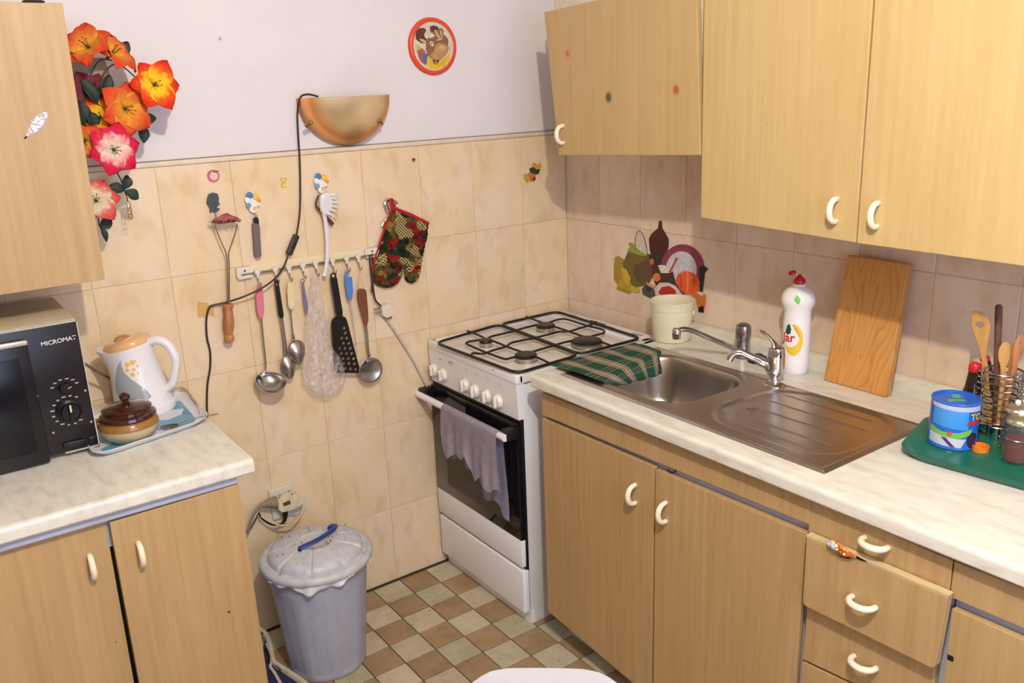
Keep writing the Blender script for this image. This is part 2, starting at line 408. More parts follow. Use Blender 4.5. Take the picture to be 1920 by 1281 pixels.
# wall tiles, 20 x 30 cm, each its own piece
def tile_mesh(w, h, axis):
    m = MB(); g = 0.0008
    if axis == 'y': m.box(g, w - g, 0, 0.0035, g, h - g, 0.0009, 1)
    else: m.box(0, 0.0035, g, w - g, g, h - g, 0.0009, 1)
    return mesh_of(m, 'wall_tile', TILE if axis == 'y' else TILE_R)
cache = {}
rows = [(1.1704, 1.4676), (0.8705, 1.1704), (0.5706, 0.8705), (0.2707, 0.5706), (0.0, 0.2707)]
def cols(off, end):
    c = [0]; a = off
    while a < -end: c.append(a); a += 0.2
    c.append(-end); return c
for wall, off, end, axis in ((wb, 0.1973, XL, 'y'), (wr, 0.1803, YF, 'x')):
    cc = cols(off, end)
    for k in range(len(cc) - 1):
        for z0, z1 in rows:
            if axis == 'y' and k >= 4 and z0 < 0.6 and z0 > 0: dz = -0.006
            else: dz = 0
            wd, h = round(cc[k + 1] - cc[k], 4), round(z1 - z0, 4)
            if wd < 0.01: continue
            key = (wd, h, axis)
            if key not in cache: cache[key] = tile_mesh(wd, h, axis)
            q = (-cc[k + 1], 0, z0) if axis == 'y' else (0, -cc[k + 1], z0)
            j = random.uniform(-.0003, .0003)
            struct(inst('wall_tile', cache[key], wall, Vector(q) + (Vector((0, j, 0)) if axis == 'y' else Vector((j, 0, 0)))))
struct(obj('trim_1', MB().box(XL, -.0005, -0.003, 0.007, 1.4685, 1.4815, .002), mat('ivory_trim', (226, 212, 190), .5, var=.1)))
struct(obj('trim_3', MB().box(XL, -.0035, .0015, 0.007, 1.4815, 1.4838), mat('trim_line', (130, 116, 110), .8, var=.4, vscale=8)))
struct(obj('trim_2', MB().box(-.003, 0.007, YF, -.0035, 1.4685, 1.4815, .002), mat('ivory_trim', (1, 1, 1))))
# floor tiles 10.4 cm checker
pf, fx, fy = 0.10386, -0.68947, -0.01144
def ftile(w, h):
    return MB().box(.0016, w - .0016, .0016, h - .0016, -0.008, 0, 0.0009, 1)
ftm = {0: mesh_of(ftile(pf, pf), 'floor_tile', FT_TAN), 1: mesh_of(ftile(pf, pf), 'floor_tile', FT_CREAM)}
rest = MB()
for i in range(-7, 22):
    for j in range(-1, 33):
        x0 = fx - (i + 1) * pf; y0 = fy - (j + 1) * pf
        if x0 < XL or x0 > 0 or y0 < YF or j < 0: continue
        if -3 <= i <= 8 and j <= 15: struct(inst('floor_tile', ftm[(i + j) % 2], fl, (x0, y0, 0)))
        else:
            rest.mi = (i + j) % 2; rest.box(x0 + .0016, min(x0 + pf, .0) - .0016, y0 + .0016, y0 + pf - .0016, -.008, 0)
rs = obj('floor_tiles', rest, [FT_TAN, FT_CREAM], fl, smooth=False); rs['kind'] = 'stuff'
# nail hole and specks
tag(obj('nail', MB().tube([(-0.6146, 0, 1.4252), (-0.6212, -0.012, 1.4279)], [.003, .005], 8), mat('rust_brown', (84, 48, 40), .6), loc=(-0.6146, 0, 1.4252)), 'small brown nail in the wall tile under the moose plate', 'nail')
tag(obj('nail', MB().tube([(-1.1751, 0.007, 1.7911), (-1.1788, -0.004, 1.7904)], [.0025, .0035], 8), DULL, loc=(-1.1751, 0.007, 1.7911)), 'small bent nail in the bare white wall near the flowers', 'nail')

# ================================================================ CABINETS
def handle_mesh(n, l, span=0.05, out=0.027, r=0.0062):
    n, l = Vector(n), Vector(l); path = [l * (-span / 2) - n * .0]
    for k in range(13):
        t = pi * k / 12; path.append(l * (-span / 2 * cos(t)) + n * (out * (sin(t) ** 0.75 if sin(t) > 0 else 0) + .0005))
    path.append(l * (span / 2)); rr = [r * .8] + [r * (0.95 + .15 * sin(pi * k / 12)) for k in range(13)] + [r * .8]
    m = MB().tube(path, rr, 12); return mesh_of(m, 'handle', IVORY, ang=60)
H_RV = handle_mesh((-1, 0, 0), (0, 0, 1)); H_RH = handle_mesh((-1, 0, 0), (0, 1, 0)); H_LV = handle_mesh((0, -1, 0), (0, 0, 1), out=.024, r=.006)
DP = 0.016
def front(parent, name, corners, matl, handle=None, hm=None, vec=(DP, 0, 0)):
    o = obj(name, MB().prism(corners, vec), matl, parent, smooth=False)
    b = o.modifiers.new('b', 'BEVEL'); b.width = 0.0012; b.segments = 2; b.limit_method = 'ANGLE'
    if handle: inst('handle', hm, o, handle)
    return o
def rect_x(x, y0, y1, z0, z1): return [(x, y0, z0), (x, y1, z0), (x, y1, z1), (x, y0, z1)]
def rect_y(y, x0, x1, z0, z1): return [(x0, y, z0), (x1, y, z0), (x1, y, z1), (x0, y, z1)]
CZ = 0.865
# sink unit
c = thing('base_cabinet', 'beech laminate base cabinet under the sink with two doors', 'cabinet', (-.3, -1.05, 0), 'base cabinets right of the stove')
def carcass(c, y0, y1, rails=True):
    m = MB(); m.box(-.592, -.02, y0, y0 - .016, .1, .83); m.box(-.592, -.02, y1 + .016, y1, .1, .83); m.box(-.592, -.02, y0 - .016, y1 + .016, .1, .116)
    m.box(-.592, -.576, y0 - .016, y1 + .016, .70, .83)
    obj('carcass', m, CARC, c, smooth=False)
    obj('toe_kick', MB().box(-.53, -.514, y0, y1, 0, .1), CARC, c, smooth=False)
carcass(c, -.617, -1.494)
front(c, 'front_panel', [(-0.61, -0.6206, 0.8127), (-0.61, -1.5004, 0.8221), (-0.61, -1.5005, 0.7652), (-0.61, -0.6198, 0.7456)], LAM)
front(c, 'door', [(-0.61, -0.6194, 0.7358), (-0.61, -1.0619, 0.7392), (-0.61, -1.0567, 0.0713), (-0.61, -0.6186, 0.1106)], LAM, (-0.61, -0.9991, 0.6444), H_RV)
front(c, 'door', [(-0.61, -1.0674, 0.734), (-0.61, -1.4944, 0.7423)] + [(-.61, -1.488, .115), (-.61, -1.066, .115)], LAM, (-0.61, -1.1045, 0.6361), H_RV)
obj('door_hinge', MB().tube(spline([(-0.6, -1.0983, 0.7419), (-0.6, -1.1054, 0.7388), (-0.6, -1.1192, 0.7423), (-0.6, -1.1243, 0.7496)], 3), .0018, 6), BLACK_PL, c)
# drawer unit
c = thing('drawer_cabinet', 'beech laminate drawer unit with a candy wrapper caught above its pulled-out drawer', 'cabinet', (-.3, -1.64, 0), 'base cabinets right of the stove')
carcass(c, -1.496, -1.792)
front(c, 'drawer', [(-0.61, -1.5017, 0.8215), (-0.61, -1.79, 0.8146), (-0.61, -1.7905, 0.746), (-0.61, -1.4991, 0.7479)], LAM, (-0.61, -1.6468, 0.7889), H_RH)
d = front(c, 'drawer', [(-0.632, -1.5113, 0.7489), (-0.632, -1.7997, 0.7542), (-0.632, -1.7913, 0.6102), (-0.632, -1.7851, 0.6032), (-0.632, -1.519, 0.5952), (-0.632, -1.5122, 0.6005)], LAM, (-0.632, -1.6455, 0.6701), H_RH, (.018, 0, 0))
obj('drawer_edge', MB().prism([(-0.6315, -1.5094, 0.7538), (-0.6315, -1.8008, 0.7598), (-0.6315, -1.7994, 0.7549), (-0.6315, -1.5109, 0.7497)], (.017, 0, 0)), LAM_EDGE, d, smooth=False)
obj('drawer_side', MB().box(-.61, -.35, -1.78, -1.766, .60, .70), CARC, d, smooth=False)
front(c, 'drawer', [(-0.608, -1.5069, 0.5904), (-0.608, -1.7782, 0.597), (-0.608, -1.7872, 0.4783), (-0.608, -1.5043, 0.4497)], LAM, (-0.608, -1.6444, 0.5241), H_RH)
front(c, 'drawer', [(-0.608, -1.5035, 0.4426), (-0.608, -1.7877, 0.4728)] + [(-.608, -1.788, .30), (-.608, -1.50, .30)], LAM)
# third unit
c = thing('base_cabinet', 'beech laminate base cabinet beyond the drawers, cut off by the lower right corner', 'cabinet', (-.3, -2.05, 0), 'base cabinets right of the stove')
carcass(c, -1.796, -2.34)
front(c, 'front_panel', [(-0.61, -1.7928, 0.8148), (-0.61, -1.7926, 0.7448), (-.61, -2.34, .757), (-.61, -2.34, .826)], LAM)
front(c, 'door', [(-0.61, -1.7987, 0.7232), (-.61, -2.34, .733), (-.61, -2.34, .115), (-.61, -1.80, .115)], LAM)
obj('door_hinge', MB().box(-.611, -.59, -1.80, -1.812, .62, .632, .002), BLACK_PL, c)

# wrapper
wr_ = MB()
pts = [(-0.635, -1.5581, 0.7595), (-0.635, -1.5682, 0.7685), (-0.635, -1.5819, 0.7733), (-0.635, -1.5939, 0.7693), (-0.635, -1.6128, 0.7617), (-0.635, -1.6311, 0.7585), (-0.635, -1.649, 0.7576), (-0.635, -1.6404, 0.7548), (-0.635, -1.6247, 0.7545), (-0.635, -1.6093, 0.7487), (-0.635, -1.5936, 0.7427), (-0.635, -1.5873, 0.7491), (-0.635, -1.5717, 0.7527)]
wr_.pillow(pts, (-1, 0, 0), .006, .004, .01, noise=.003)
g = obj('candy_wrapper', wr_, mat('orange_foil', (206, 120, 60), .25, .5, var=.5, vscale=90), loc=pts[0], ang=20)
tag(g, 'crumpled orange and white candy wrapper stuck in the top of a drawer', 'wrapper')
for nm, pg, cl in (('foil_end', [(-0.6355, -1.5583, 0.761), (-0.6355, -1.5707, 0.7709), (-0.6355, -1.5826, 0.7692), (-0.6355, -1.5952, 0.7563), (-0.6355, -1.5839, 0.7513), (-0.6355, -1.5673, 0.7532)], (206, 204, 222)), ('foil_fold', [(-0.6355, -1.5864, 0.7501), (-0.6355, -1.6004, 0.7494), (-0.6355, -1.6184, 0.753), (-0.6355, -1.6076, 0.7458), (-0.6355, -1.5917, 0.742)], (110, 44, 48))):
    obj(nm, MB().pillow(pg, (-1, 0, 0), .008, .004, .008, noise=.002), mat(nm, cl, .3, .3, var=.3, vscale=100), g, ang=20)

# worktop right with hole for the sink
SX0, SX1, SY0, SY1 = -.572, -.19, -.655, -1.502
def wprof(x0, x1, z1=CZ, th=.034, r=.012):
    """profile in x-z with a rounded front edge at x0"""
    p = [(x1, z1), (x0 + r, z1)]
    for k in range(1, 7):
        t = pi / 2 * k / 6; p.append((x0 + r - r * sin(t), z1 - r + r * cos(t)))
    p += [(x0, z1 - th + .004), (x0 + .003, z1 - th), (x1, z1 - th)]; return p
wt = thing('worktop', 'marbled cream worktop around the sink with a low back strip', 'worktop', (-.3, -1.5, CZ - .034))
m = MB()
for ya, yb in ((-.604, SY0 - .012), (SY1 + .012, -2.36)):
    pr = wprof(-.634, -.004); m.rings([[(a, y, b) for a, b in pr] for y in (ya, yb)])
pr = wprof(-.634, SX0 + .012); m.rings([[(a, y, b) for a, b in pr] for y in (SY0 - .012, SY1 + .012)])
m.box(SX1 - .012, -.004, SY0 - .012, SY1 + .012, CZ - .034, CZ)
obj('worktop_board', m, MARBLE, wt)
m = MB(); m.rings([[(x, y, z) for x, z in ((-.004, CZ), (-.026, CZ), (-.026, CZ + .026), (-.018, CZ + .036), (-.004, CZ + .038))] for y in (-.53, -2.36)])
obj('back_strip', m, MARBLE, wt, ang=50)

# left base cabinet and worktop
c = thing('base_cabinet', 'beech laminate base cabinet beneath the microwave worktop', 'cabinet', (-1.8, -.3, 0))
m = MB(); m.box(-1.494, -1.478, -.607, -.02, .0, .826); m.box(-2.3, -2.284, -.607, -.02, .0, .826); m.box(-2.284, -1.478, -.607, -.02, .1, .116); m.box(-2.284, -1.478, -.607, -.59, .74, .826)
obj('carcass', m, CARC, c, smooth=False); obj('toe_kick', MB().box(-2.284, -1.478, -.54, -.524, 0, .1), CARC, c, smooth=False)
obj('top_rail', MB().box(-2.3, -1.476, -.629, -.607, .808, .828, .002), CARC, c)
front(c, 'door', [(-2.3, -.612, .115), (-1.756, -.612, .115), (-1.751, -.612, .803), (-2.3, -.612, .80)], LAM, (-1.7923, -0.612, 0.7135), H_LV, (0, .016, 0))
front(c, 'door', [(-1.747, -.63, .115), (-1.468, -.63, .115), (-1.4745, -.63, .806), (-1.7455, -.63, .803)], LAM, (-1.6995, -0.63, 0.717), H_LV, (0, .016, 0))
LZ = 0.862
m = MB(); pr = wprof(-.643, -.012, LZ, .034); m.rings([[(x, a, b) for a, b in pr] for x in (-1.4385, -2.32)])
wl2 = obj('worktop', m, MARBLE, loc=(-1.9, -.3, LZ)); tag(wl2, 'marbled cream worktop carrying the microwave and kettle', 'worktop')

# wall cabinets
c = thing('wall_cabinet', 'beech laminate wall cabinet above the microwave with a shiny sticker', 'cabinet', (-1.93, -.16, 1.251))
obj('carcass', MB().box(-2.26, -1.619, -.311, -.003, 1.254, 1.838, .001), LAM, c)
front(c, 'door', [(-2.26, -.33, 1.249), (-1.6213, -0.33, 1.252), (-1.6109, -0.33, 1.8394), (-2.26, -.33, 1.84)], LAM, None, None, (0, .018, 0))
stk = [(-1.731, -0.3305, 1.569), (-1.7204, -0.3305, 1.5836), (-1.7103, -0.3305, 1.607), (-1.6939, -0.3305, 1.6203), (-1.673, -0.3305, 1.6237), (-1.6775, -0.3305, 1.6097), (-1.6865, -0.3305, 1.5926), (-1.7029, -0.3305, 1.5804), (-1.7178, -0.3305, 1.5758)]
holo = mat('holographic_foil', (222, 214, 222), .3, .4, var=.2, vscale=200)
g = obj('foil_sticker', MB().pillow(stk, (0, -1, 0), .0022, .004, .008, noise=.0012), holo, loc=stk[0], ang=10)
tag(g, 'shiny silver leaf-shaped foil sticker on the left wall cabinet door', 'sticker')

c = thing('wall_cabinet', 'small beech wall cabinet over the stove with three fruit stickers and a sagging door', 'cabinet', (-.16, -.63, 1.45), 'wall cabinets on the right wall')
obj('carcass', MB().box(-.306, -.004, -.336, -.928, 1.452, 1.875, .001), mat('cream_carcass', (226, 214, 196), .5, var=.1), c)
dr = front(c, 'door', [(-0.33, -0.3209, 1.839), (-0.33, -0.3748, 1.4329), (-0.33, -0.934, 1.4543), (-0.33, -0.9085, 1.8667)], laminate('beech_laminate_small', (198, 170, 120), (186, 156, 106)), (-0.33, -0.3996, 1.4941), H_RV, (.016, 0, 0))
for u, v, ca, cb in ((0, 0, (196, 126, 84), (206, 156, 100)), (1, 0, (96, 92, 62), (146, 132, 84)), (2, 0, (176, 96, 72), (196, 150, 96))):
    ctr = ((-0.3303, -0.427, 1.7186), (-0.3303, -0.5975, 1.5963), (-0.3303, -0.85, 1.6112))[u]
    s_ = decal('fruit_sticker', [(ell(ctr, Y, Z, .0125, .0155, 14), cb), (ell(Vector(ctr) + Vector((0, 0, .001)), Y, Z, .0085, .010, 12), ca)], (-1, 0, 0), loc=ctr)
    tag(s_, ('small faded orange fruit sticker on the small cabinet door, nearest the wall corner', 'small dark green fruit sticker in the middle of the small cabinet door', 'small red fruit sticker on the small cabinet door, nearest the tall cabinet')[u], 'sticker', 'fruit stickers on the small cabinet door')
c = thing('wall_cabinet', 'tall yellow beech wall cabinet above the sink with two doors', 'cabinet', (-.16, -1.38, 1.292), 'wall cabinets on the right wall')
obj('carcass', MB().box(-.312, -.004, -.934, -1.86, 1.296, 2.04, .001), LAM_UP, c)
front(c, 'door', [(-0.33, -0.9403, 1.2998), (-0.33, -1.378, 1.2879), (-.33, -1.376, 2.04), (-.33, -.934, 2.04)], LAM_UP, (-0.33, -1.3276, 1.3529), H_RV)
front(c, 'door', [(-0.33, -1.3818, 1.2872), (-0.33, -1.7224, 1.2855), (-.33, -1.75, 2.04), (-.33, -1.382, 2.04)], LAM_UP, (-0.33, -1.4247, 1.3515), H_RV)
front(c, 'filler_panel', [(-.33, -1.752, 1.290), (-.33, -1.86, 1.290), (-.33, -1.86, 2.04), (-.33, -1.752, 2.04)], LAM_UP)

# ================================================================ STOVE
st = thing('gas_stove', 'white freestanding gas stove with black oven glass and iron grates', 'stove', (-.33, -.275, 0))
FXs, BXs, Y0s, Y1s, ZT = -.606, -.04, -.012, -.508, .836
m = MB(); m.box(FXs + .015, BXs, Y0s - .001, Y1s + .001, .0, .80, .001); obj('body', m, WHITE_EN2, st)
m = MB()
m.box(FXs - .012, FXs + .016, Y0s, Y1s - .004, .806, ZT, .006, 3); m.box(BXs - .07, BXs, Y0s, Y1s - .004, .806, ZT, .004, 3)
m.box(FXs, BXs - .03, Y0s, Y0s - .022, .806, ZT, .004, 3); m.box(FXs, BXs - .03, Y1s - .004, Y1s + .018, .806, ZT, .004, 3)
obj('cooktop', m, WHITE_EN, st)
PZ = .828
obj('hob_pan', MB().box(FXs + .01, BXs - .05, Y0s - .018, Y1s + .018, PZ - .004, PZ), mat('enamel_hob_stained', (238, 234, 226), .22, var=.12, vscale=12), st)
m = MB(); m.prism(rect_y(0, 0, 0, 0, 0) and [(FXs - .010, Y0s, .808), (FXs + .02, Y0s, .808), (FXs + .02, Y0s, .695), (FXs - .004, Y0s, .695)], (0, Y1s - Y0s, 0)); cp = obj('control_panel', m, WHITE_EN, st)
m = MB(); m.box(FXs + .002, FXs + .0145, Y0s - .002, Y1s + .002, .19, .696, .001); obj('door_frame', m, BLACK_PL, st)
dg = obj('oven_door', MB().box(FXs - .012, FXs + .004, Y0s - .001, Y1s + .001, .30, .684, .003), BLACK_GL, st)
obj('door_panel', MB().box(FXs - .0125, FXs + .004, Y0s - .001, Y1s + .001, .208, .2995, .002), WHITE_EN, dg)
obj('oven_window', MB().prism([(FXs - .0122, a, b) for a, b in ((-.09, .34), (-.45, .34), (-.45, .60), (-.09, .60))], (-.0006, 0, 0)), mat('oven_window', (40, 34, 28), .08), dg)
hb = obj('door_handle', MB().tube([(FXs - .058, Y0s + .010, .655), (FXs - .058, Y1s - .004, .655)], .011, 14), WHITE_PL, dg)
for y in (Y0s - .002, Y1s + .010): obj('handle_bracket', MB().box(FXs - .055, FXs - .01, y - .016, y + .014, .640, .676, .004), BLACK_PL, dg)
dw = obj('drawer', MB().box(FXs - .012, FXs + .012, Y0s - .001, Y1s - .002, .045, .196, .006, 3), WHITE_EN, st)
obj('toe_kick', MB().box(FXs + .014, FXs + .03, Y0s, Y1s, 0, .05), WHITE_EN, st)
# knobs
kn = MB(); kn.lathe((0, 0, 0), [(.0, 0), (.0225, 0), (.0225, .004), (.0195, .007), (.0185, .011), (.0175, .0125), (0, .013)], 28, (-1, 0, 0)); kn.obox((-.013, 0, 0), X, Y, Z, .006, .0042, .0185, .002)
km = mesh_of(kn, 'knob', mat('knob_white', (236, 232, 222), .3), ang=40)
for p in ((-0.62, -0.0408, 0.739), (-0.62, -0.0982, 0.7365), (-0.62, -0.2302, 0.7338), (-0.62, -0.2879, 0.7295), (-0.62, -0.3528, 0.7296), (-0.62, -0.4126, 0.7306)):
    q = Vector(p); q.x = FXs - .0085; k = inst('knob', km, cp, q)
t = MB()
for p in ((-0.625, -0.0995, 0.7912), (-0.625, -0.4052, 0.8293)): t.join(MB().ball(p, .002, 5))
obj('indicator', t, mat('indicator_dark', (60, 20, 20), .3), cp)
marks = MB()
for p in ((-0.6235, -0.2563, 0.7873), (-0.6235, -0.3135, 0.7893), (-0.6235, -0.3773, 0.79), (-0.6235, -0.4385, 0.7873)):
    for a, b in ((0, 0), (.006, 0), (0, .006), (.006, .006)): marks.join(MB().ball(Vector(p) + Vector((0, a, b)), .0012, 4))
marks.box(-.6215, -.620, -.145, -.170, .792, .7945)
obj('dial_marks', marks, mat('dial_grey', (120, 120, 130), .5), cp)
# vents at the back
m = MB()
for u in range(4): m.box(-.078, -.062, -.085 - u * .012, -.088 - u * .012, ZT, ZT + .001)
for u in range(4): m.box(-.078, -.062, -.42 - u * .012, -.423 - u * .012, ZT, ZT + .001)
m.box(-.080, -.072, -.20, -.33, ZT, ZT + .0014); m.box(-.068, -.062, -.20, -.28, ZT, ZT + .0014)
obj('vent_slot', m, BLACK_PL, st, smooth=False)
# burners
def burner(p, r):
    p = Vector((p[0], p[1], PZ))
    b = obj('burner', MB().lathe(p, [(r * 1.06, 0), (r * 1.06, .002), (r * .96, .003), (r * .96, .015), (r * .7, .016)], 28), mat('burner_alloy', (190, 182, 168), .35, .8, var=.3, vscale=40), st)
    pr = [(0, .014), (r, .014), (r * 1.02, .017), (r * 1.0, .0215), (r * .9, .024), (0, .0245)]
    obj('burner_cap', MB().lathe(p, pr, 28), mat('burner_cap_black', (24, 24, 27), .4), b)
BA, BB, BC, BD = (-0.499, -0.1844, 0.84), (-0.2429, -0.1718, 0.84), (-0.2616, -0.4088, 0.84), (-0.4967, -0.3984, 0.84)
burner(BA, .021); burner(BB, .032); burner(BC, .047); burner(BD, .034)
obj('burner_rim', MB().lathe((BC[0], BC[1], PZ + .012), [(.048, 0), (.051, .001), (.051, .004), (.048, .005)], 40), mat('burner_ring', (120, 108, 92), .5, .8), st)
# grates: bars laid through measured points
GZ = .845
def bar(pts, r=.0042, n=5, closed=False): return MB().tube(spline(pts, n) if len(pts) > 2 else pts, r, 8, closed=closed)
def loop(pts, rad, n=5):
    """rounded closed outline through corner points"""
    out = []; m = len(pts)
    for i in range(m):
        p, a, b = Vector(pts[i]), Vector(pts[i - 1]), Vector(pts[(i + 1) % m]); u, v = (a - p).normalized(), (b - p).normalized()
        for k in range(n): t = k / (n - 1); out.append(p + u * rad * (1 - t) ** 2 + v * rad * t * t)
    return out
LG = loop([(-0.6293, -0.0849, 0.845), (-0.3495, -0.0448, 0.845), (-0.3726, -0.5034, 0.845), (-0.6166, -0.5173, 0.845)], .035)
RG = loop([(-0.3445, -0.0445, 0.845), (-0.0927, -0.0459, 0.845), (-0.1113, -0.5024, 0.845), (-0.3664, -0.5013, 0.845)], .035)
gl = obj('pan_grate', MB().tube(LG, .0048, 8, closed=True), BLACK_EN, st)
gr = obj('pan_grate', MB().tube(RG, .0048, 8, closed=True), BLACK_EN, st)
for par, lst in ((gl, ([(-0.4786, -0.0438, 0.847), (-0.4782, -0.0908, 0.847), (-0.4841, -0.1499, 0.847), (-0.4979, -0.1648, 0.847), (-0.5236, -0.1593, 0.847), (-0.5522, -0.1567, 0.847), (-0.566, -0.1805, 0.847), (-0.571, -0.2872, 0.847), (-0.5684, -0.382, 0.847), (-0.5513, -0.3916, 0.847), (-0.4876, -0.3874, 0.847), (-0.3708, -0.3784, 0.847)],
    [(-0.4847, -0.1773, 0.847), (-0.4624, -0.1572, 0.847), (-0.4109, -0.155, 0.847), (-0.3657, -0.155, 0.847), (-0.3473, -0.1507, 0.847)], [(-0.4847, -0.1773, 0.847), (-0.484, -0.2326, 0.847), (-0.4873, -0.2879, 0.847), (-0.4873, -0.3418, 0.847), (-0.4848, -0.3836, 0.847), (-0.4855, -0.4378, 0.847), (-0.4925, -0.505, 0.847)],
    [(-0.6259, -0.2879, 0.847), (-0.6049, -0.2713, 0.847), (-0.586, -0.2968, 0.847), (-0.5409, -0.2889, 0.847), (-0.4871, -0.2826, 0.847), (-0.4549, -0.2628, 0.847), (-0.4146, -0.2626, 0.847), (-0.374, -0.2678, 0.847)])),
   (gr, ([(-0.2213, -0.0341, 0.847), (-0.226, -0.0939, 0.847), (-0.2304, -0.1568, 0.847), (-0.2316, -0.2334, 0.847), (-0.2355, -0.3104, 0.847), (-0.2383, -0.3763, 0.847)], [(-0.3473, -0.1507, 0.847), (-0.2974, -0.1461, 0.847), (-0.2545, -0.1467, 0.847), (-0.223, -0.1524, 0.847), (-0.1752, -0.1432, 0.847), (-0.1482, -0.1454, 0.847), (-0.1399, -0.1706, 0.847), (-0.143, -0.2625, 0.847), (-0.1386, -0.3416, 0.847), (-0.1527, -0.3712, 0.847), (-0.1738, -0.3814, 0.847), (-0.2089, -0.3807, 0.847), (-0.2356, -0.389, 0.847), (-0.2362, -0.4387, 0.847), (-0.2413, -0.4963, 0.847)],
    [(-0.374, -0.2678, 0.847), (-0.3477, -0.2678, 0.847), (-0.3056, -0.2676, 0.847), (-0.2586, -0.2669, 0.847), (-0.2344, -0.2854, 0.847), (-0.1826, -0.2805, 0.847), (-0.1318, -0.2733, 0.847), (-0.0905, -0.259, 0.847)], [(-0.3708, -0.3784, 0.847), (-0.3265, -0.3743, 0.847), (-0.2881, -0.3782, 0.847), (-0.2383, -0.3763, 0.847)]))):
    for q in lst: obj('grate_bar', bar(q, .0038), BLACK_EN, par)

# oven cloth on the handle
def cloth_mb(fn, nu, nv, th=.0015):
    m = MB(); m.grid(fn, nu, nv); r = bmesh.ops.solidify(m.b, geom=m.b.faces[:], thickness=th); return m
RAG = mat('lilac_grey_rag', (208, 200, 212), .95, var=.12, vscale=45, bump=.5, bscale=400)
RAGB = mat('rag_blue_side', (188, 192, 222), .95, var=.2, vscale=45, bump=.5, bscale=400)
hy0, hy1 = (-0.67, -0.1747, 0.6368)[1], (-0.67, -0.4836, 0.6512)[1]
def rag(len_fn, xo, seed, amp=.004):
    def f(u, v):
        y = hy0 + (hy1 - hy0) * u; L = len_fn(u)
        if v < .12:
            t = v / .12 * pi / 2; return Vector((FXs - .058 - .0135 * sin(t) * xo, y, .655 + .0135 * cos(t)))
        d = (v - .12) / .88
        return Vector((FXs - .058 - xo * (.0135 + .004 * d + amp * d * sin(u * 17 + seed) + .0035 * d * sin(u * 39 + 3 * d + seed)), y + .012 * d * sin(d * 3 + seed), .655 - L * d))
    return f
fl1 = lambda u: .150 + .012 * sin(u * 25) + (.035 if u > .45 else 0) * min(1, (u - .45) * 8) - .02 * (u > .25) * (u < .45) - .018 * max(0, 1 - abs(u - .62) * 12)
g = obj('dish_rag', cloth_mb(rag(fl1, 1, 1.0), 40, 24), RAG, loc=(FXs - .06, hy0, .655), ang=80)
tag(g, 'worn lilac-grey rag hung over the oven door handle', 'cloth')
fl2 = lambda u: .175 + .012 * sin(u * 19 + 2) + (.07 * min(1, max(0, (u - .42) * 6))) + (.03 * max(0, (u - .75) * 4))
obj('back_flap', cloth_mb(rag(fl2, -.85, 3.0, .002), 40, 20), RAGB, g, ang=80)

# grey cane leaning between the wall and the stove
g = obj('wire_rod', MB().tube(spline([(-0.7653, -0.01, 0.9406), (-0.7383, -0.01, 0.8962), (-0.6835, -0.01, 0.794), (-0.6223, -0.01, 0.6579)], 5), .0035, 8), GREYCORD, loc=(-0.7653, -0.01, 0.9406))
tag(g, 'thin pale rod slanting down the tiles from the hanging plug to the stove', 'rod')

# ================================================================ SINK
sk = thing('sink', 'stainless steel inset sink with one bowl and a ribbed drainer', 'sink', (-.38, -1.08, CZ))
def sd_rr(px, py, cx, cy, hx, hy, r):
    qx, qy = abs(px - cx) - hx + r, abs(py - cy) - hy + r
    return min(max(qx, qy), 0) + math.hypot(max(qx, 0), max(qy, 0)) - r
def sm(a, b, t): t = max(0, min(1, (t - a) / (b - a))); return t * t * (3 - 2 * t)
BCx, BCy, BHx, BHy = -.374, -.872, .150, .172
def sink_h(x, y):
    z = CZ + .0035
    e = min(x - SX0, SX1 - x, SY0 - y, y - SY1); z -= .003 * (1 - sm(0, .006, e))
    z += .0015 * sm(.018, .010, e) * sm(.004, .009, e)
    d = sd_rr(x, y, BCx, BCy, BHx, BHy, .085)
    z -= .004 * sm(.010, 0, d)
    if d < 0: z -= .128 * sm(0, .034, -d) + .012 * sm(.03, .13, -d)
    dd = sd_rr(x, y, -.365, -1.292, .158, .180, .10)
    z -= .0055 * sm(.006, -.012, dd) + .004 * sm(-.012, -.15, dd) * sm(-1.46, -1.12, y)
    if dd < 0:
        for k, (xa, ya, yb) in enumerate(((-.482, -1.165, -1.405), (-.434, -1.165, -1.425), (-.367, -1.17, -1.425), (-.306, -1.17, -1.42), (-.248, -1.165, -1.40))):
            t = sm(ya + .012, ya - .006, y) * sm(yb - .012, yb + .006, y); q = abs(x - xa)
            if q < .012: z += .0022 * t * (1 - sm(0, .0042, q))
    return z
NX, NY = 380, 240
m = MB(); m.grid(lambda u, v: Vector((SX0 + (SX1 - SX0) * u, SY0 + (SY1 - SY0) * v, sink_h(SX0 + (SX1 - SX0) * u, SY0 + (SY1 - SY0) * v))), NX, NY)
obj('basin', m, STEEL, sk, ang=70)
zb = sink_h(BCx, BCy)
dn = obj('drain', MB().lathe((BCx, BCy, zb + .0005), [(.040, 0), (.041, .002), (.036, .003), (.030, .0015), (0, .001)], 28), CHROME, sk)
hs = MB()
for k in range(8): hs.lathe((BCx + .02 * cos(k * pi / 4), BCy + .02 * sin(k * pi / 4), zb + .0022), [(0, 0), (.003, 0), (.003, .0006), (0, .0006)], 10)
obj('drain_hole', hs, BLACK_PL, dn)
m = MB(); q = Vector((-0.3926, -1.1613, 0.861))
for a, b, w_, h_ in ((0, 0, .004, .0016), (.006, -.008, .004, .0016), (.012, -.016, .006, .0016), (-.003, -.013, .0016, .004), (.005, -.02, .0016, .004)): m.box(q.x + a - w_, q.x + a + w_, q.y + b - h_, q.y + b + h_, CZ - .006, CZ + .0002)
obj('stamped_mark', m, CHROME, sk)

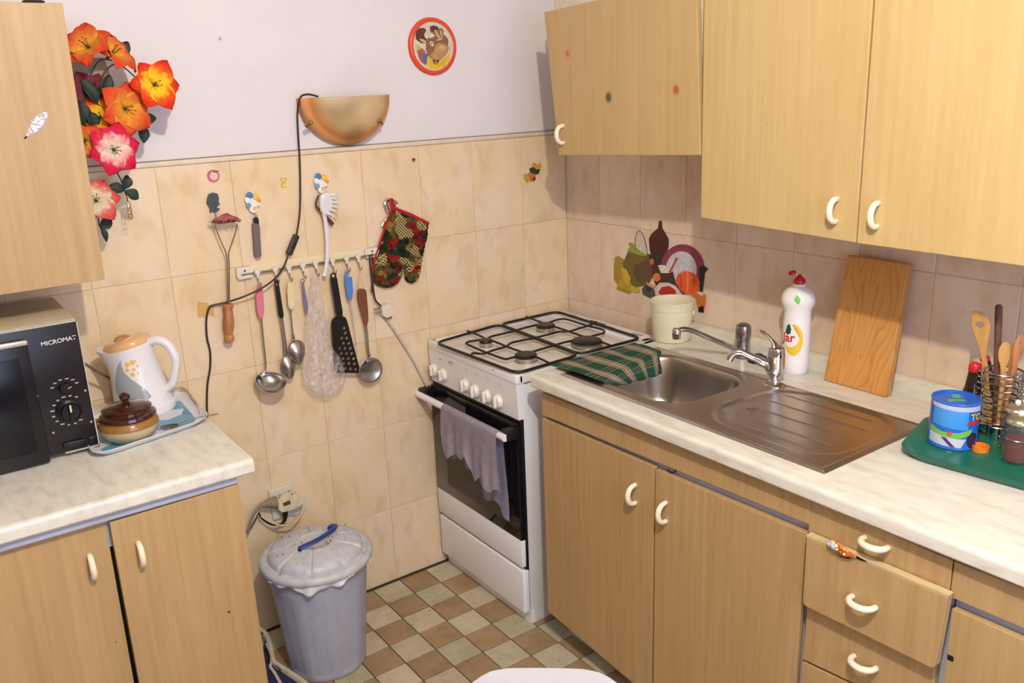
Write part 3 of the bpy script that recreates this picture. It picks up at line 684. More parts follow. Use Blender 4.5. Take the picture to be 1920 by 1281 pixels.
# front tap (lever) on the sink rim
T2 = Vector((-0.2185, -1.1037, 0.868))
t2 = thing('tap', 'short chrome mixer tap with raised lever beside the soap bottle', 'tap', T2)
obj('base', MB().lathe(T2, [(.0, 0), (.029, 0), (.029, .003), (.024, .008), (.016, .012), (.0145, .016), (0, .016)], 32), CHROME, t2)
def rayz(x, y, z): return Vector((x, y, z))
b0 = T2 + Vector((0, 0, .012))
PA, PB = T2 + Vector((.002, -.004, .058)), T2 + Vector((0, -.002, .095))
obj('body', MB().tube(spline([b0, T2 + Vector((0, 0, .03)), T2 + Vector((0, -.002, .055)), PB, T2 + Vector((-.001, -.001, .106))], 6), [.0135] * 4 + [.013, .0145, .017, .019, .021, .022, .0225, .0225, .022, .0225, .022, .022, .022, .021, .0205, .020, .019, .018, .016, .012, .005], 20), CHROME, t2, ang=60)
lv = [(-0.2031, -1.078, 0.9602), (-0.2129, -1.075, 0.9717), (-0.2092, -1.06, 0.9749), (-0.2186, -1.05, 0.9833)]
obj('lever', MB().tube(spline([T2 + Vector((0, 0, .098)), T2 + Vector((-.002, .008, .116)), T2 + Vector((-.006, .026, .131)), T2 + Vector((-.01, .046, .140))], 6), [.016, .0155, .0145, .013, .012, .0105, .0092, .0085, .008, .0075, .0072, .007, .0068, .0068, .0068, .0065, .0062, .0055, .003], 14, flat=((0, 0, 1), .55)), CHROME, t2, ang=60)
obj('spout', MB().tube(spline([T2 + Vector((-.004, .004, .048)), T2 + Vector((-.022, .026, .062)), T2 + Vector((-.045, .054, .079)), T2 + Vector((-.058, .070, .086)), T2 + Vector((-.068, .082, .080)), T2 + Vector((-.074, .089, .064))], 5), [.016] * 3 + [.012] * 4 + [.0098] * 12 + [.0105] * 7, 16), CHROME, t2, ang=60)
# rear tap
T1 = Vector((-0.0857, -0.8882, 0.868))
t1 = thing('tap', 'chrome swivel tap behind the bowl with long straight spout and red dot', 'tap', T1)
obj('body', MB().lathe(T1, [(0, 0), (.024, 0), (.024, .006), (.0205, .012), (.0195, .05), (.0215, .052), (.0225, .06), (.0225, .082), (.020, .092), (.012, .098), (0, .099)], 28), mat('matt_chrome', (170, 168, 172), .22, 1.0), t1)
SP = [T1 + Vector((-.012, .0, .016)), T1 + Vector((-.05, .022, .040)), T1 + Vector((-.10, .048, .068)), T1 + Vector((-.135, .066, .088)), T1 + Vector((-.158, .078, .0955)), T1 + Vector((-.178, .088, .092))]
obj('spout', MB().tube(spline(SP, 6), [.0095] * 14 + [.0088] * 17, 14, flat=((0, 0, 1), .8)), mat('matt_chrome', (1, 1, 1)), t1, ang=60)
E_ = SP[-1]
obj('nozzle', MB().lathe(E_ + Vector((0, 0, -.022)), [(.0085, 0), (.0115, 0), (.012, .008), (.0125, .009), (.0128, .024), (.010, .029), (0, .030)], 22), CHROME, t1)
fa = face_ang(T1.x, T1.y); nf = Vector((cos(fa), sin(fa), 0))
obj('dot', MB().lathe(T1 + nf * .0218 + Z * .072, [(0, 0), (.0045, 0), (.0045, .002), (0, .002)], 14, nf), mat('dot_red', (150, 40, 60), .3), t1)
# sink plug
g = obj('sink_plug', MB().lathe((-0.0855, -0.9412, 0.866), [(0, 0), (.026, 0), (.028, .003), (.028, .006), (.022, .008), (.018, .016), (.006, .018), (0, .018)], 28, (-.25, .1, 1)), BLACK_PL, loc=(-0.0855, -0.9412, 0.866))
tag(g, 'black rubber sink plug lying on the worktop between the two taps', 'plug')

# checked towel
def attr_uv(o, vals):
    a = o.data.attributes.new('cuv', 'FLOAT_VECTOR', 'POINT')
    for i, v in enumerate(vals): a.data[i].vector = (v[0], v[1], 0)
def tartan():
    m, nt, b = base('green_check_towel', .95, .2)
    at = nd(nt, 'ShaderNodeAttribute', attribute_name='cuv'); sp = nd(nt, 'ShaderNodeSeparateXYZ'); nt.links.new(at.outputs['Vector'], sp.inputs[0])
    def bands(out, freq, off, stops):
        a = nd(nt, 'ShaderNodeMath', operation='MULTIPLY_ADD'); nt.links.new(out, a.inputs[0]); a.inputs[1].default_value = freq; a.inputs[2].default_value = off
        f = nd(nt, 'ShaderNodeMath', operation='FRACT'); nt.links.new(a.outputs[0], f.inputs[0]); return ramp(nt, f.outputs[0], stops, 'CONSTANT')
    G, W, Rr, D = (36, 74, 58), (214, 204, 176), (190, 70, 56), (60, 96, 74)
    r1 = bands(sp.outputs[0], 4.1, .12, [(0, G), (.52, W), (.555, D), (.63, W), (.66, Rr), (.70, W), (.725, Rr), (.765, W), (.795, D), (.87, W), (.905, G)])
    r2 = bands(sp.outputs[1], 3.0, .2, [(0, (44, 84, 66)), (.46, (190, 190, 160)), (.51, (44, 84, 66)), (.60, (196, 90, 74)), (.68, (44, 84, 66)), (.77, (190, 190, 160)), (.82, (44, 84, 66))])
    c = mixc(nt, .28, r1.outputs[0], r2.outputs[0]); g = nd(nt, 'ShaderNodeNewGeometry')
    n = nd(nt, 'ShaderNodeTexNoise', i_Scale=500); nt.links.new(g.outputs['Position'], n.inputs['Vector'])
    bp = nd(nt, 'ShaderNodeBump', i_Strength=.4, i_Distance=.002); nt.links.new(n.outputs[0], bp.inputs['Height']); nt.links.new(bp.outputs[0], b.inputs['Normal'])
    nt.links.new(c, b.inputs['Base Color']); return m
NU, NV = 44, 34
A0, A1 = Vector((-.556, -.592, CZ + .007)), Vector((-.235, -.600, CZ + .007)); F0, F1 = Vector((-.546, -.792, CZ + .009)), Vector((-.240, -.713, CZ + .009))
H0, H1 = Vector((-0.48, -0.792, 0.8426)), Vector((-0.261, -0.742, 0.8151))
def tw(u, v):
    a, f, h = A0.lerp(A1, u), F0.lerp(F1, u), H0.lerp(H1, u)
    if v < .58: p = a.lerp(f, v / .58); p.z += .0035 * sin(u * 14 + v * 3) * sin(v * 5) ** 2 + .002
    else:
        t = (v - .58) / .42; c = f + (f - a) * .05; p = f * (1 - t) ** 2 + c * 2 * t * (1 - t) + h * t * t
        p.y += .005 * sin(u * 21) * t; p.x += .003 * sin(u * 13) * t; p.z += .002
    return p
m = MB(); m.grid(tw, NU, NV)
g = obj('checked_towel', m, tartan(), loc=A0, ang=80, normals=False); attr_uv(g, [(i / (NU - 1), j / (NV - 1)) for i in range(NU) for j in range(NV)])
g.modifiers.new('s', 'SOLIDIFY').thickness = .0025
tag(g, 'green and red checked kitchen towel draped over the edge of the sink', 'towel')

# bucket
Bk = Vector((-0.0702, -0.6215, 0.866)); Bk.x = min(Bk.x, -.098)
g = thing('bucket', 'cream plastic bucket in front of the still life picture', 'bucket', Bk)
HB = .124
obj('shell', MB().lathe(Bk, [(0, 0), (.054, 0), (.058, .004), (.0615, HB * .55), (.0635, HB - .028), (.0635, HB - .026), (.0655, HB - .025), (.067, HB - .004), (.0685, HB), (.066, HB + .001), (.0645, HB - .004), (.0615, HB * .6), (.056, .006), (0, .006)], 48), mat('bucket_cream', (232, 226, 194), .35), g, ang=50)
hd = Vector((.58, -.81, 0)); 
obj('handle_lug', MB().obox(Bk + hd * .0665 + Z * .088, (hd.y, -hd.x, 0), Z, hd, .009, .006, .003, .002), mat('bucket_cream', (1, 1, 1)), g)

# soap bottle
Bt = Vector((-.088, -1.068, CZ))
g = thing('dish_soap_bottle', 'white dish soap bottle with open red flip cap and lemon label', 'bottle', Bt)
prof = [(.0, 0), (.030, 0), (.0345, .004), (.0355, .03), (.0362, .10), (.0362, .14), (.0345, .165), (.0355, .178), (.0425, .192), (.044, .205), (.040, .220), (.030, .232), (.020, .238), (.0165, .240), (.0165, .247), (0, .247)]
fb = face_ang(Bt.x, Bt.y); m = MB().lathe((0, 0, 0), [(r, h) for r, h in prof], 40)
for v in m.b.verts: v.co.x *= .86
m2 = MB(); m2.join(m, Matrix.Translation(Bt) @ Matrix.Rotation(fb, 4, 'Z')); obj('body', m2, mat('bottle_white', (240, 238, 238), .3), g, ang=60)
ang_l = fb - radians(18)
def bwrap(a, b, lift=.0006):
    """label coordinates (metres around, metres up) on the bottle"""
    t = ang_l + a / .036; z = b; r = .0362 if z > .03 else .0355
    d = Vector((cos(t - fb) * .86, sin(t - fb), 0)); d.rotate(Matrix.Rotation(fb, 3, 'Z'))
    return Bt + d * (r + lift) + Z * z
def wrapped(parent, name, loops, matl, lift=.0006, wr=None):
    """small polygons (a, b) wrapped round a body, cut fine enough to follow it"""
    m = MB()
    for L in loops:
        V = [Vector((a, b, 0)) for a, b in L]
        t = MB(); t.prism(V, (0, 0, -1e-4)); bmesh.ops.triangulate(t.b, faces=t.b.faces[:])
        for _ in range(5):
            lg = [e for e in t.b.edges if e.calc_length() > .006]
            if not lg: break
            bmesh.ops.subdivide_edges(t.b, edges=lg, cuts=1); bmesh.ops.triangulate(t.b, faces=t.b.faces[:])
        for q in t.b.verts: q.co = (wr or bwrap)(q.co.x, q.co.y, lift if q.co.z > -5e-5 else lift * .3)
        m.join(t)
    return obj(name, m, matl, parent, ang=80)
def oval(cx, cy, a, b, t0=0, t1=360, n=28): return [(cx + a * cos(radians(t0 + (t1 - t0) * k / n)), cy + b * sin(radians(t0 + (t1 - t0) * k / n))) for k in range(n if t1 - t0 == 360 else n + 1)]
lb = wrapped(g, 'label', [oval(0.004, .098, .0245, .043)], mat('label_lemon', (236, 196, 60), .35))
wrapped(lb, 'label_field', [oval(-.004, .108, .0225, .030)], mat('label_white', (238, 236, 236), .35), .0009)
wrapped(lb, 'label_leaf', [[(-.020, .116), (-.015, .136), (-.008, .142), (-.003, .128), (-.004, .116), (-.012, .111)]], mat('label_green', (24, 84, 62), .35), .0012)
wrapped(lb, 'label_peel', [[(.0, .141), (.008, .136), (.016, .124), (.021, .108), (.018, .106), (.012, .118), (.004, .130)]], mat('label_amber', (222, 160, 50), .35), .0012)
t = text_mb('Jar', .036, 0, X, Y, bold=True, wrap=lambda a, b: bwrap(-.027 + a * .9, .092 + b * .95 + a * .04, .0016)); obj('lettering', t, mat('label_red', (206, 36, 40), .35), lb, ang=80)
Rd = mat('red_cap', (196, 34, 44), .35)
cp = obj('cap', MB().lathe(Bt + Z * .245, [(0, 0), (.0155, 0), (.0155, .010), (.012, .015), (.007, .018), (.004, .024), (0, .0245)], 24), Rd, g)
hd = Vector((-.816, .577, 0))
obj('flip_lid', MB().lathe(Bt + Z * .271 + hd * .019, [(0, 0), (.009, .0), (.0105, .003), (.0095, .007), (.004, .009), (0, .009)], 18, (hd.x * .35, hd.y * .35, 1)).obox(Bt + Z * .264 + hd * .010, hd + Z * .5, Z.cross(hd), Z, .007, .003, .0012), Rd, cp)
wrapped(g, 'price_sticker', [[(.004, .196), (.018, .184), (.026, .196), (.012, .208)]], mat('green_sticker', (90, 220, 80), .4), .004, lambda a, b, l: Bt + Vector((cos(ang_l + .32 + a * 16 - .3), sin(ang_l + .32 + a * 16 - .3), 0)) * (.0428 + l * .2 - max(0, b - .192) * .25) + Z * (b + .016))

# cutting board
BL, BR, TR_, TL = Vector((-.092, -1.160, CZ + .001)), Vector((-.092, -1.338, CZ + .001)), Vector((-.034, -1.333, 1.192)), Vector((-.034, -1.168, 1.192))
nb = (BR - BL).cross(TL - BL).normalized(); nb = nb if nb.x > 0 else -nb
def board_mat():
    m, nt, b = base('worn_board_wood', .5, .4)
    g = nd(nt, 'ShaderNodeNewGeometry'); mp = nd(nt, 'ShaderNodeMapping', i_Scale=(1, 1.3, .16), i_Rotation=(radians(9), 0, 0)); nt.links.new(g.outputs['Position'], mp.inputs[0])
    wv = nd(nt, 'ShaderNodeTexNoise', i_Scale=9, i_Detail=1, i_Distortion=.2); nt.links.new(mp.outputs[0], wv.inputs['Vector'])
    ml = nd(nt, 'ShaderNodeMath', operation='MULTIPLY'); nt.links.new(wv.outputs[0], ml.inputs[0]); ml.inputs[1].default_value = 20
    fr = nd(nt, 'ShaderNodeMath', operation='FRACT'); nt.links.new(ml.outputs[0], fr.inputs[0])
    r = ramp(nt, fr.outputs[0], [(0, (200, 146, 80)), (.75, (208, 158, 92)), (.93, (186, 130, 70)), (1, (200, 146, 80))])
    n2 = nd(nt, 'ShaderNodeTexNoise', i_Scale=13, i_Detail=6, i_Roughness=.7); nt.links.new(mp.outputs[0], n2.inputs['Vector'])
    r2 = ramp(nt, n2.outputs[0], [(.30, (160, 104, 64)), (.46, (250, 240, 226)), (1, (255, 255, 255))])
    nt.links.new(mixc(nt, .8, r.outputs[0], r2.outputs[0], 'MULTIPLY'), b.inputs['Base Color']); return m
g = obj('cutting_board', MB().prism([BL, BR, TR_, TL], nb * .023), board_mat(), loc=BL, smooth=False)
b_ = g.modifiers.new('b', 'BEVEL'); b_.width = .004; b_.segments = 3
tag(g, 'worn wooden cutting board leaning upright against the tiles', 'cutting board')

# ---------------------------------------------------------------- green tray and what stands on it
def tray_mb(corners, rad, h, lip, wall=.004, z0=None, slope=.012):
    """shallow tray: corners = four points of the outer rim"""
    cs = [Vector(c) for c in corners]; cen = sum(cs, Vector()) / 4; z = z0
    def lp(inset, zz):
        q = [c + (cen - c).normalized() * inset * 1.3 for c in cs]
        return [Vector((p.x, p.y, zz)) for p in loop(q, rad, 7)]
    R = [lp(slope + .012, z), lp(slope + .002, z + .002), lp(.002, z + h - .003), lp(0, z + h), lp(lip * .5, z + h + .001), lp(lip, z + h - .002), lp(slope + lip, z + .006), lp(slope + lip + .01, z + .004)]
    return MB().rings(R, True)
TG = [Vector(p) for p in [(-0.3805, -1.5421, 0.886), (-0.1742, -1.4886, 0.886)]]
tdir = (Vector((-0.364, -1.7865, 0.886)) - Vector((-0.4165, -1.6504, 0.886))).normalized()
TG = [Vector((-.392, -1.545, .886)), Vector((-.155, -1.482, .886)), Vector((-.050, -1.99, .886)), Vector((-.335, -2.04, .886))]
g = obj('serving_tray', tray_mb(TG, .05, .018, .012, z0=CZ + .0005), mat('dark_green_plastic', (20, 104, 84), .3), loc=(-.22, -1.75, CZ), ang=50)
tag(g, 'dark green plastic tray holding tin, jars and utensil holder', 'tray')
TZ = CZ + .0050
# tin
Cn = Vector((-0.2444, -1.5849, 0.87)); g = thing('tin_can', 'blue printed money tin standing at the near end of the green tray', 'tin', Cn)
rc, hc = .0478, .102
obj('can_body', MB().lathe(Cn, [(0, 0), (rc - .001, 0), (rc + .0006, .0015), (rc, .003), (rc, hc - .004), (rc + .0008, hc - .002), (rc, hc), (rc - .003, hc), (rc - .003, hc - .004), (0, hc - .004)], 48), mat('tin_blue', (36, 104, 206), .25, .0, coat=.5), g)
fc = face_ang(Cn.x, Cn.y)
def cw(a, b, lift=.0006): t = fc + a / rc; return Cn + Vector((cos(t), sin(t), 0)) * (rc + lift) + Z * b
wrapped(g, 'printed_sky', [[(-.045, .052), (.03, .045), (.028, .085), (-.045, .092)]], mat('tin_sky', (66, 150, 226), .25), .0005, cw)
wrapped(g, 'printed_band', [[(-.050, .090), (.062, .084), (.062, .096), (-.050, .098)]], mat('tin_lilac', (186, 190, 220), .25), .0007, cw)
wrapped(g, 'printed_sash', [[(-.052, .046), (-.02, .038), (.012, .040), (.040, .048), (.034, .034), (.010, .026), (-.03, .030), (-.052, .034)]], mat('tin_lime', (126, 190, 84), .25), .0009, cw)
wrapped(g, 'printed_field', [[(-.052, .010), (.018, .006), (.028, .026), (.010, .026), (-.03, .030), (-.052, .032)]], mat('tin_white', (206, 208, 222), .25), .0007, cw)
wrapped(g, 'printed_stripe', [[(-.022, .027), (-.012, .027), (.008, .007), (-.002, .008)]], mat('tin_purple', (88, 58, 130), .25), .0011, cw)
wrapped(g, 'printed_button', [oval(-.006, .036, .005, .005, n=14)], mat('tin_orange', (214, 90, 50), .25), .0013, cw)
wrapped(g, 'printed_disc', [oval(.042, .022, .013, .017, n=20)], mat('tin_dark', (44, 40, 70), .25), .0011, cw)
wrapped(g, 'printed_bar', [[(.026, .056), (.060, .060), (.060, .068), (.026, .063)]], mat('tin_red', (200, 50, 40), .25), .0011, cw)
t = text_mb('TO', .020, 0, X, Y, bold=True, wrap=lambda a, b: cw(.032 + a, .067 + b, .0014)); obj('lettering', t, mat('tin_yellow', (228, 200, 60), .25), g, ang=80)
obj('lid_print', MB().prism([Cn + Z * (hc - .0038) + Vector((a, b, 0)) for a, b in ((-.03, .0), (-.012, .012), (.0, .006), (.02, .022), (.03, .008), (.012, -.004), (.004, -.02), (-.012, -.006))], (0, 0, .0006)), mat('tin_mint', (90, 170, 160), .25), g, smooth=False)
obj('coin_slot', MB().obox(Cn + Z * (hc - .0035), (.7, -.7, 0), (.7, .7, 0), Z, .014, .0014, .0005), BLACK_PL, g, smooth=False)
# orange cap
p = (-0.2435, -1.6456, 0.87); g = obj('screw_cap', MB().lathe(p, [(0, .001), (.015, .001), (.0165, 0), (.0168, .012), (.0155, .0125), (.0145, .012), (.0142, .003), (0, .003)], 32), mat('orange_plastic', (236, 132, 36), .35), loc=p)
tag(g, 'small orange screw cap lying open on the green tray', 'cap')
# sauce bottle
Sb = Vector((-.152, -1.572, TZ)); g = thing('sauce_bottle', 'dark brown sauce bottle with open red flip cap behind the blue tin', 'bottle', Sb)
obj('glass', MB().lathe(Sb, [(0, 0), (.021, 0), (.0235, .004), (.0235, .070), (.021, .084), (.0165, .100), (.0145, .115), (.012, .138), (0, .138)], 32), mat('dark_brown_glass', (42, 26, 14), .08, coat=.3), g)
cp = obj('cap', MB().lathe(Sb + Z * .136, [(0, 0), (.0125, 0), (.0132, .002), (.0125, .014), (.010, .018), (.003, .019), (.002, .022), (0, .022)], 20), Rd, g)
hr = Vector((.816, -.577, 0))
obj('flip_lid', MB().lathe(Sb + Z * .160 + hr * .021, [(0, 0), (.010, 0), (.011, .003), (.009, .006), (0, .007)], 18, (hr.x * -.6, hr.y * -.6, 1)), Rd, cp)
# spiral wire holder
Wc = Vector((-.150, -1.632, TZ)); g = thing('utensil_holder', 'chrome spiral wire holder full of wooden spoons', 'holder', Wc)
RW = .037; wire = mat('wire_chrome', (176, 168, 166), .18, 1.0)
hp = []
for k in range(8 * 28): t = 2 * pi * k / 28; hp.append(Wc + Vector((RW * cos(t), RW * sin(t), .034 + .116 * k / (8 * 28))))
obj('spiral_ring', MB().tube(hp, .0016, 6), wire, g)
for zz in (.034, .150): obj('rim_ring', MB().tube([Wc + Vector((RW * cos(2 * pi * k / 32), RW * sin(2 * pi * k / 32), zz)) for k in range(32)], .0021, 6, closed=True), wire, g)
for a0 in (fc - 1.75, fc + .9, fc + pi - .5):
    cc_ = []
    for k in range(9 * 12): t = 2 * pi * k / 12; cc_.append(Wc + Vector((cos(a0), sin(a0), 0)) * (RW + .007 + .007 * cos(t)) + Vector((-sin(a0), cos(a0), 0)) * .007 * sin(t) * .4 + Z * (.034 + .116 * k / (9 * 12) + .006 * sin(t)))
    obj('coil', MB().tube(cc_, .0013, 5), wire, g)
    for s_ in (0,): obj('leg', MB().tube([Wc + Vector((cos(a0), sin(a0), 0)) * (RW + .001) + Z * .15, Wc + Vector((cos(a0), sin(a0), 0)) * (RW + .001) + Z * .0], .0018, 6), wire, g)
obj('cup', MB().lathe(Wc, [(0, 0), (.020, 0), (.021, .030), (.0195, .030), (.0185, .003), (0, .003)], 24), CHROME, g)
# spoons
n_ = Vector((-.62, -.78, 0))
def sp(name, lab, poly, matl, th=.005, holes=(), grp=None):
    g = obj(name, MB().prism(poly, Vector((th, th * .4, 0)), holes), matl, loc=poly[0], smooth=False); b = g.modifiers.new('b', 'BEVEL'); b.width = .0012; b.segments = 2; b.limit_method = 'ANGLE'
    return tag(g, lab, 'spoon', 'spoons in the wire holder')
sp('wooden_spoon', 'light wooden spoon with a hole in its head and scorched tip', [(-0.15, -1.5535, 1.137), (-0.15, -1.5511, 1.1271), (-0.15, -1.5524, 1.1048), (-0.15, -1.5572, 1.0926), (-0.15, -1.5672, 1.0744), (-0.15, -1.578, 1.0492), (-0.15, -1.5845, 1.0219), (-0.15, -1.6146, 0.8668), (-0.15, -1.6245, 0.87), (-0.15, -1.5966, 1.0248), (-0.15, -1.5908, 1.0462), (-0.15, -1.5912, 1.0724), (-0.15, -1.5936, 1.1001), (-0.15, -1.5907, 1.1159), (-0.15, -1.5837, 1.1286), (-0.15, -1.5705, 1.1366)], WOOD_L, .005, [[(-0.15, -1.56, 1.1087), (-0.15, -1.5638, 1.1153), (-0.15, -1.5705, 1.1166), (-0.15, -1.5776, 1.1133), (-0.15, -1.5792, 1.1089), (-0.15, -1.5764, 1.1037), (-0.15, -1.5699, 1.1012), (-0.15, -1.564, 1.1035)]])
def stick(lab, top, bot, r0, r1, matl, head=None, nm='wooden_spoon'):
    m = MB(); top, bot = Vector(top), Vector(bot); d = (bot - top).normalized()
    if head:
        L, wd = head; m.tube([top + d * L * t for t in (0, .06, .2, .4, .6, .8, 1)], [.002, wd * .55, wd * .9, wd, wd * .85, wd * .5, r0], 16, flat=((0.62, .78, 0), .28)); m.tube([top + d * L * .9, bot], [r0, r1], 10)
    else: m.tube([top, top + d * .004, top + d * .03, top + d * .09, bot], [r0 * .5, r0 * .95, r0, r0 * .9, r1], 12)
    return tag(obj(nm, m, matl, loc=top, ang=60), lab, 'spoon', 'spoons in the wire holder')
stick('dark scorched straight wooden handle sticking up highest from the wire holder', (-0.125, -1.5929, 1.1537), (-0.15, -1.6274, 0.8932), .0075, .006, SCORCH)
stick('pale wooden spoon with rounded head in the middle of the wire holder', (-0.152, -1.6282, 1.0844), (-.158, -1.636, .90), .005, .004, WOOD_L, (.065, .0135))
stick('brown wooden spoon leaning right behind the glass jars', (-0.14, -1.6515, 1.1019), (-.150, -1.640, .90), .006, .004, WOOD, (.075, .011))
stick('narrow tan wooden spatula between pale spoon and brown spoon', (-0.135, -1.6368, 1.0804), (-.140, -1.638, .90), .005, .004, mat('tan_spatula', (190, 136, 78), .5, var=.25, vscale=30), (.07, .010))
stick('short dark knob-ended handle behind the wooden spoon with the hole', (-0.118, -1.5781, 1.0267), (-.130, -1.625, .91), .0075, .004, mat('umber_handle', (70, 50, 44), .5))
# spice jars
def glassm(): return mat('clear_glass', (226, 232, 232), .03, trans=.96, ior=1.2, spec=.4)
def jar(p, lab, h=.085, r=.0255, fill=.55, cl=(158, 54, 32)):
    p = Vector(p); g = thing('spice_jar', lab, 'jar', p, 'glass spice jars on the green tray')
    obj('glass', MB().lathe(p, [(0, 0), (r - .003, 0), (r, .004), (r, h * .72), (r * .86, h * .84), (r * .82, h * .98), (r * .76, h * .98), (r * .79, h * .84), (r - .002, h * .70), (r - .002, .005), (0, .003)], 32), glassm(), g)
    obj('spice', MB().lathe(p + Z * .0045, [(0, 0), (r - .0035, 0), (r - .003, .004), (r - .003, h * fill), (0, h * fill + .002)], 28), mat('spice_%d' % cl[0], cl, .9, bump=.8, bscale=500, var=.3, vscale=200), g)
    l = obj('lid', MB().lathe(p + Z * h * .96, [(0, 0), (r * .98, 0), (r * 1.02, .004), (r * .98, .007), (r * .8, .012), (r * .35, .018), (0, .018)], 32), mat('lid_pale_metal', (196, 192, 164), .2, .8), g)
    obj('wire_band', MB().tube([p + Vector(((r + .001) * cos(k * pi / 16), (r + .001) * sin(k * pi / 16), h * .60)) for k in range(32)], .0012, 5, closed=True), wire, l)
    obj('knob', MB().ball(p + Z * (h * .96 + .021), .006, 8), WHITE_PL, l)
jar((-0.2418, -1.7144, 0.87), 'glass spice jar of red paprika with white-knobbed lid, nearest the tray edge')
jar((-.185, -1.682, TZ), 'glass spice jar half hidden behind the paprika jar', fill=.3, cl=(150, 130, 96))
p = Vector((-.115, -1.722, TZ)); g = obj('glass_bottle', MB().lathe(p, [(0, 0), (.027, 0), (.029, .003), (.029, .09), (.024, .115), (.014, .14), (.012, .175), (.0105, .175), (.0125, .14), (.022, .114), (.027, .09), (.027, .005), (0, .004)], 28), mat('grey_glass', (170, 176, 184), .06, trans=.85, ior=1.2), loc=p)
tag(g, 'clear grey glass bottle behind the spice jars at the photo edge', 'bottle')

# ================================================================ LEFT WORKTOP THINGS
# microwave
mf, mx1, mx0, mz0, mz1 = -.350, -1.697, -2.16, LZ + .011, 1.176
mw = thing('microwave', 'black-fronted microwave oven with beige casing on the left worktop', 'microwave', (-1.93, -.2, LZ))
obj('casing', MB().box(mx0, mx1, mf + .012, -.045, mz0, mz1, .003), mat('beige_casing', (196, 184, 156), .45, var=.12, vscale=20), mw)
fp = obj('front_frame', MB().box(mx0, mx1 - .001, mf, mf + .014, mz0 + .002, mz1 - .003, .004), mat('mw_black', (26, 20, 24), .3), mw)
obj('edge_trim', MB().box(mx0, mx1 - .0005, mf - .001, mf + .003, mz1 - .004, mz1 - .0005).box(mx1 - .0025, mx1, mf - .001, mf + .003, mz0, mz1 - .001).box(-1.77, mx1, mf - .001, mf + .003, mz0, mz0 + .003), mat('silver_trim', (200, 196, 180), .3, .5), mw, smooth=False)
dx1 = (-1.803, -0.362, 1.0766)[0]
dor = obj('door', MB().box(mx0, dx1, mf - .016, mf, mz0 - .006, mz1 - .022, .005), mat('mw_door', (22, 18, 24), .22), mw)
obj('window_glass', MB().box(mx0 + .02, dx1 - .022, mf - .0172, mf - .015, mz0 + .026, mz1 - .060, .0015), mat('mw_glass', (12, 12, 22), .2, spec=.4), dor)
obj('handle_strip', MB().box(-1.96, (-1.8024, -0.37, 1.1808)[0], mf - .024, mf - .012, mz1 - .033, mz1 - .022, .003), mat('silver_trim', (1, 1, 1)), dor)
obj('door_catch', MB().ball((-1.8042, -0.367, 1.0251), .0018, 6), CHROME, dor)
t = text_mb('MICROMAT', .0138, (-1.7765, -0.3507, 1.1294), (1, 0, .035), (0, 0, 1), bold=True); obj('lettering', t, mat('lettering_white', (208, 204, 206), .5), mw, smooth=False)
kc = Vector((-1.7461, -0.352, 0.9722))
kb = obj('timer_knob', MB().lathe(kc, [(0, -.002), (.026, -.002), (.026, .004), (.020, .008), (.018, .018), (0, .019)], 28, (0, -1, 0)), mat('mw_knob', (16, 13, 15), .3), mw)
obj('grip', MB().obox(kc + Vector((0, -.021, 0)), X, Y, Z, .0045, .006, .021, .002), mat('mw_knob', (1, 1, 1)), kb)
obj('pointer', MB().obox(kc + Vector((0, -.0275, .012)), X, Y, Z, .0018, .0006, .008), mat('pointer_cream', (222, 206, 160), .5), kb, smooth=False)
pc = Vector((-1.7457, -0.352, 1.027))
kb2 = obj('power_knob', MB().lathe(pc, [(0, -.002), (.013, -.002), (.013, .006), (.011, .010), (0, .0105)], 24, (0, -1, 0)), mat('mw_knob', (1, 1, 1)), mw)
obj('pointer', MB().obox(pc + Vector((.008, -.0108, .001)), (1, 0, .3), Y, Z, .004, .0006, .0008), mat('pointer_cream', (1, 1, 1)), kb2, smooth=False)
m = MB()
for k in range(12):
    a = radians(-215 + k * 250 / 11 + (0)); q = kc + Vector((sin(a + pi) * -.034, -.0004 + .0015, cos(a + pi) * -.034)); m.obox(q, X, Y, Z, .0030 if k % 3 else .0042, .0004, .0016)
for k in range(6):
    a = radians(-75 + 30 * k); q = pc + Vector((sin(a) * .026, .0012, cos(a) * .020)); m.obox(q, X, Y, Z, .0036, .0004, .0013)
for u, v in ((1, 1), (1, -1), (-1, -1.15)): m.obox(kc + Vector((u * .040, .0012, v * .038)), X, Y, Z, .0022, .0004, .0022)
obj('dial_marks', m, mat('mark_grey', (168, 164, 168), .5), mw, smooth=False)
obj('open_button', MB().box(-1.772, -1.725, mf - .005, mf, .885, .899, .002).box(-1.719, -1.703, mf - .003, mf, .884, .900, .002), mat('mw_knob', (1, 1, 1)), mw)
m = MB()
for x in (mx0 + .04, mx1 - .04):
    for y in (mf + .04, -.09): m.lathe((x, y, LZ), [(0, 0), (.014, 0), (.016, .012), (0, .012)], 16)
obj('foot', m, BLACK_PL, mw)

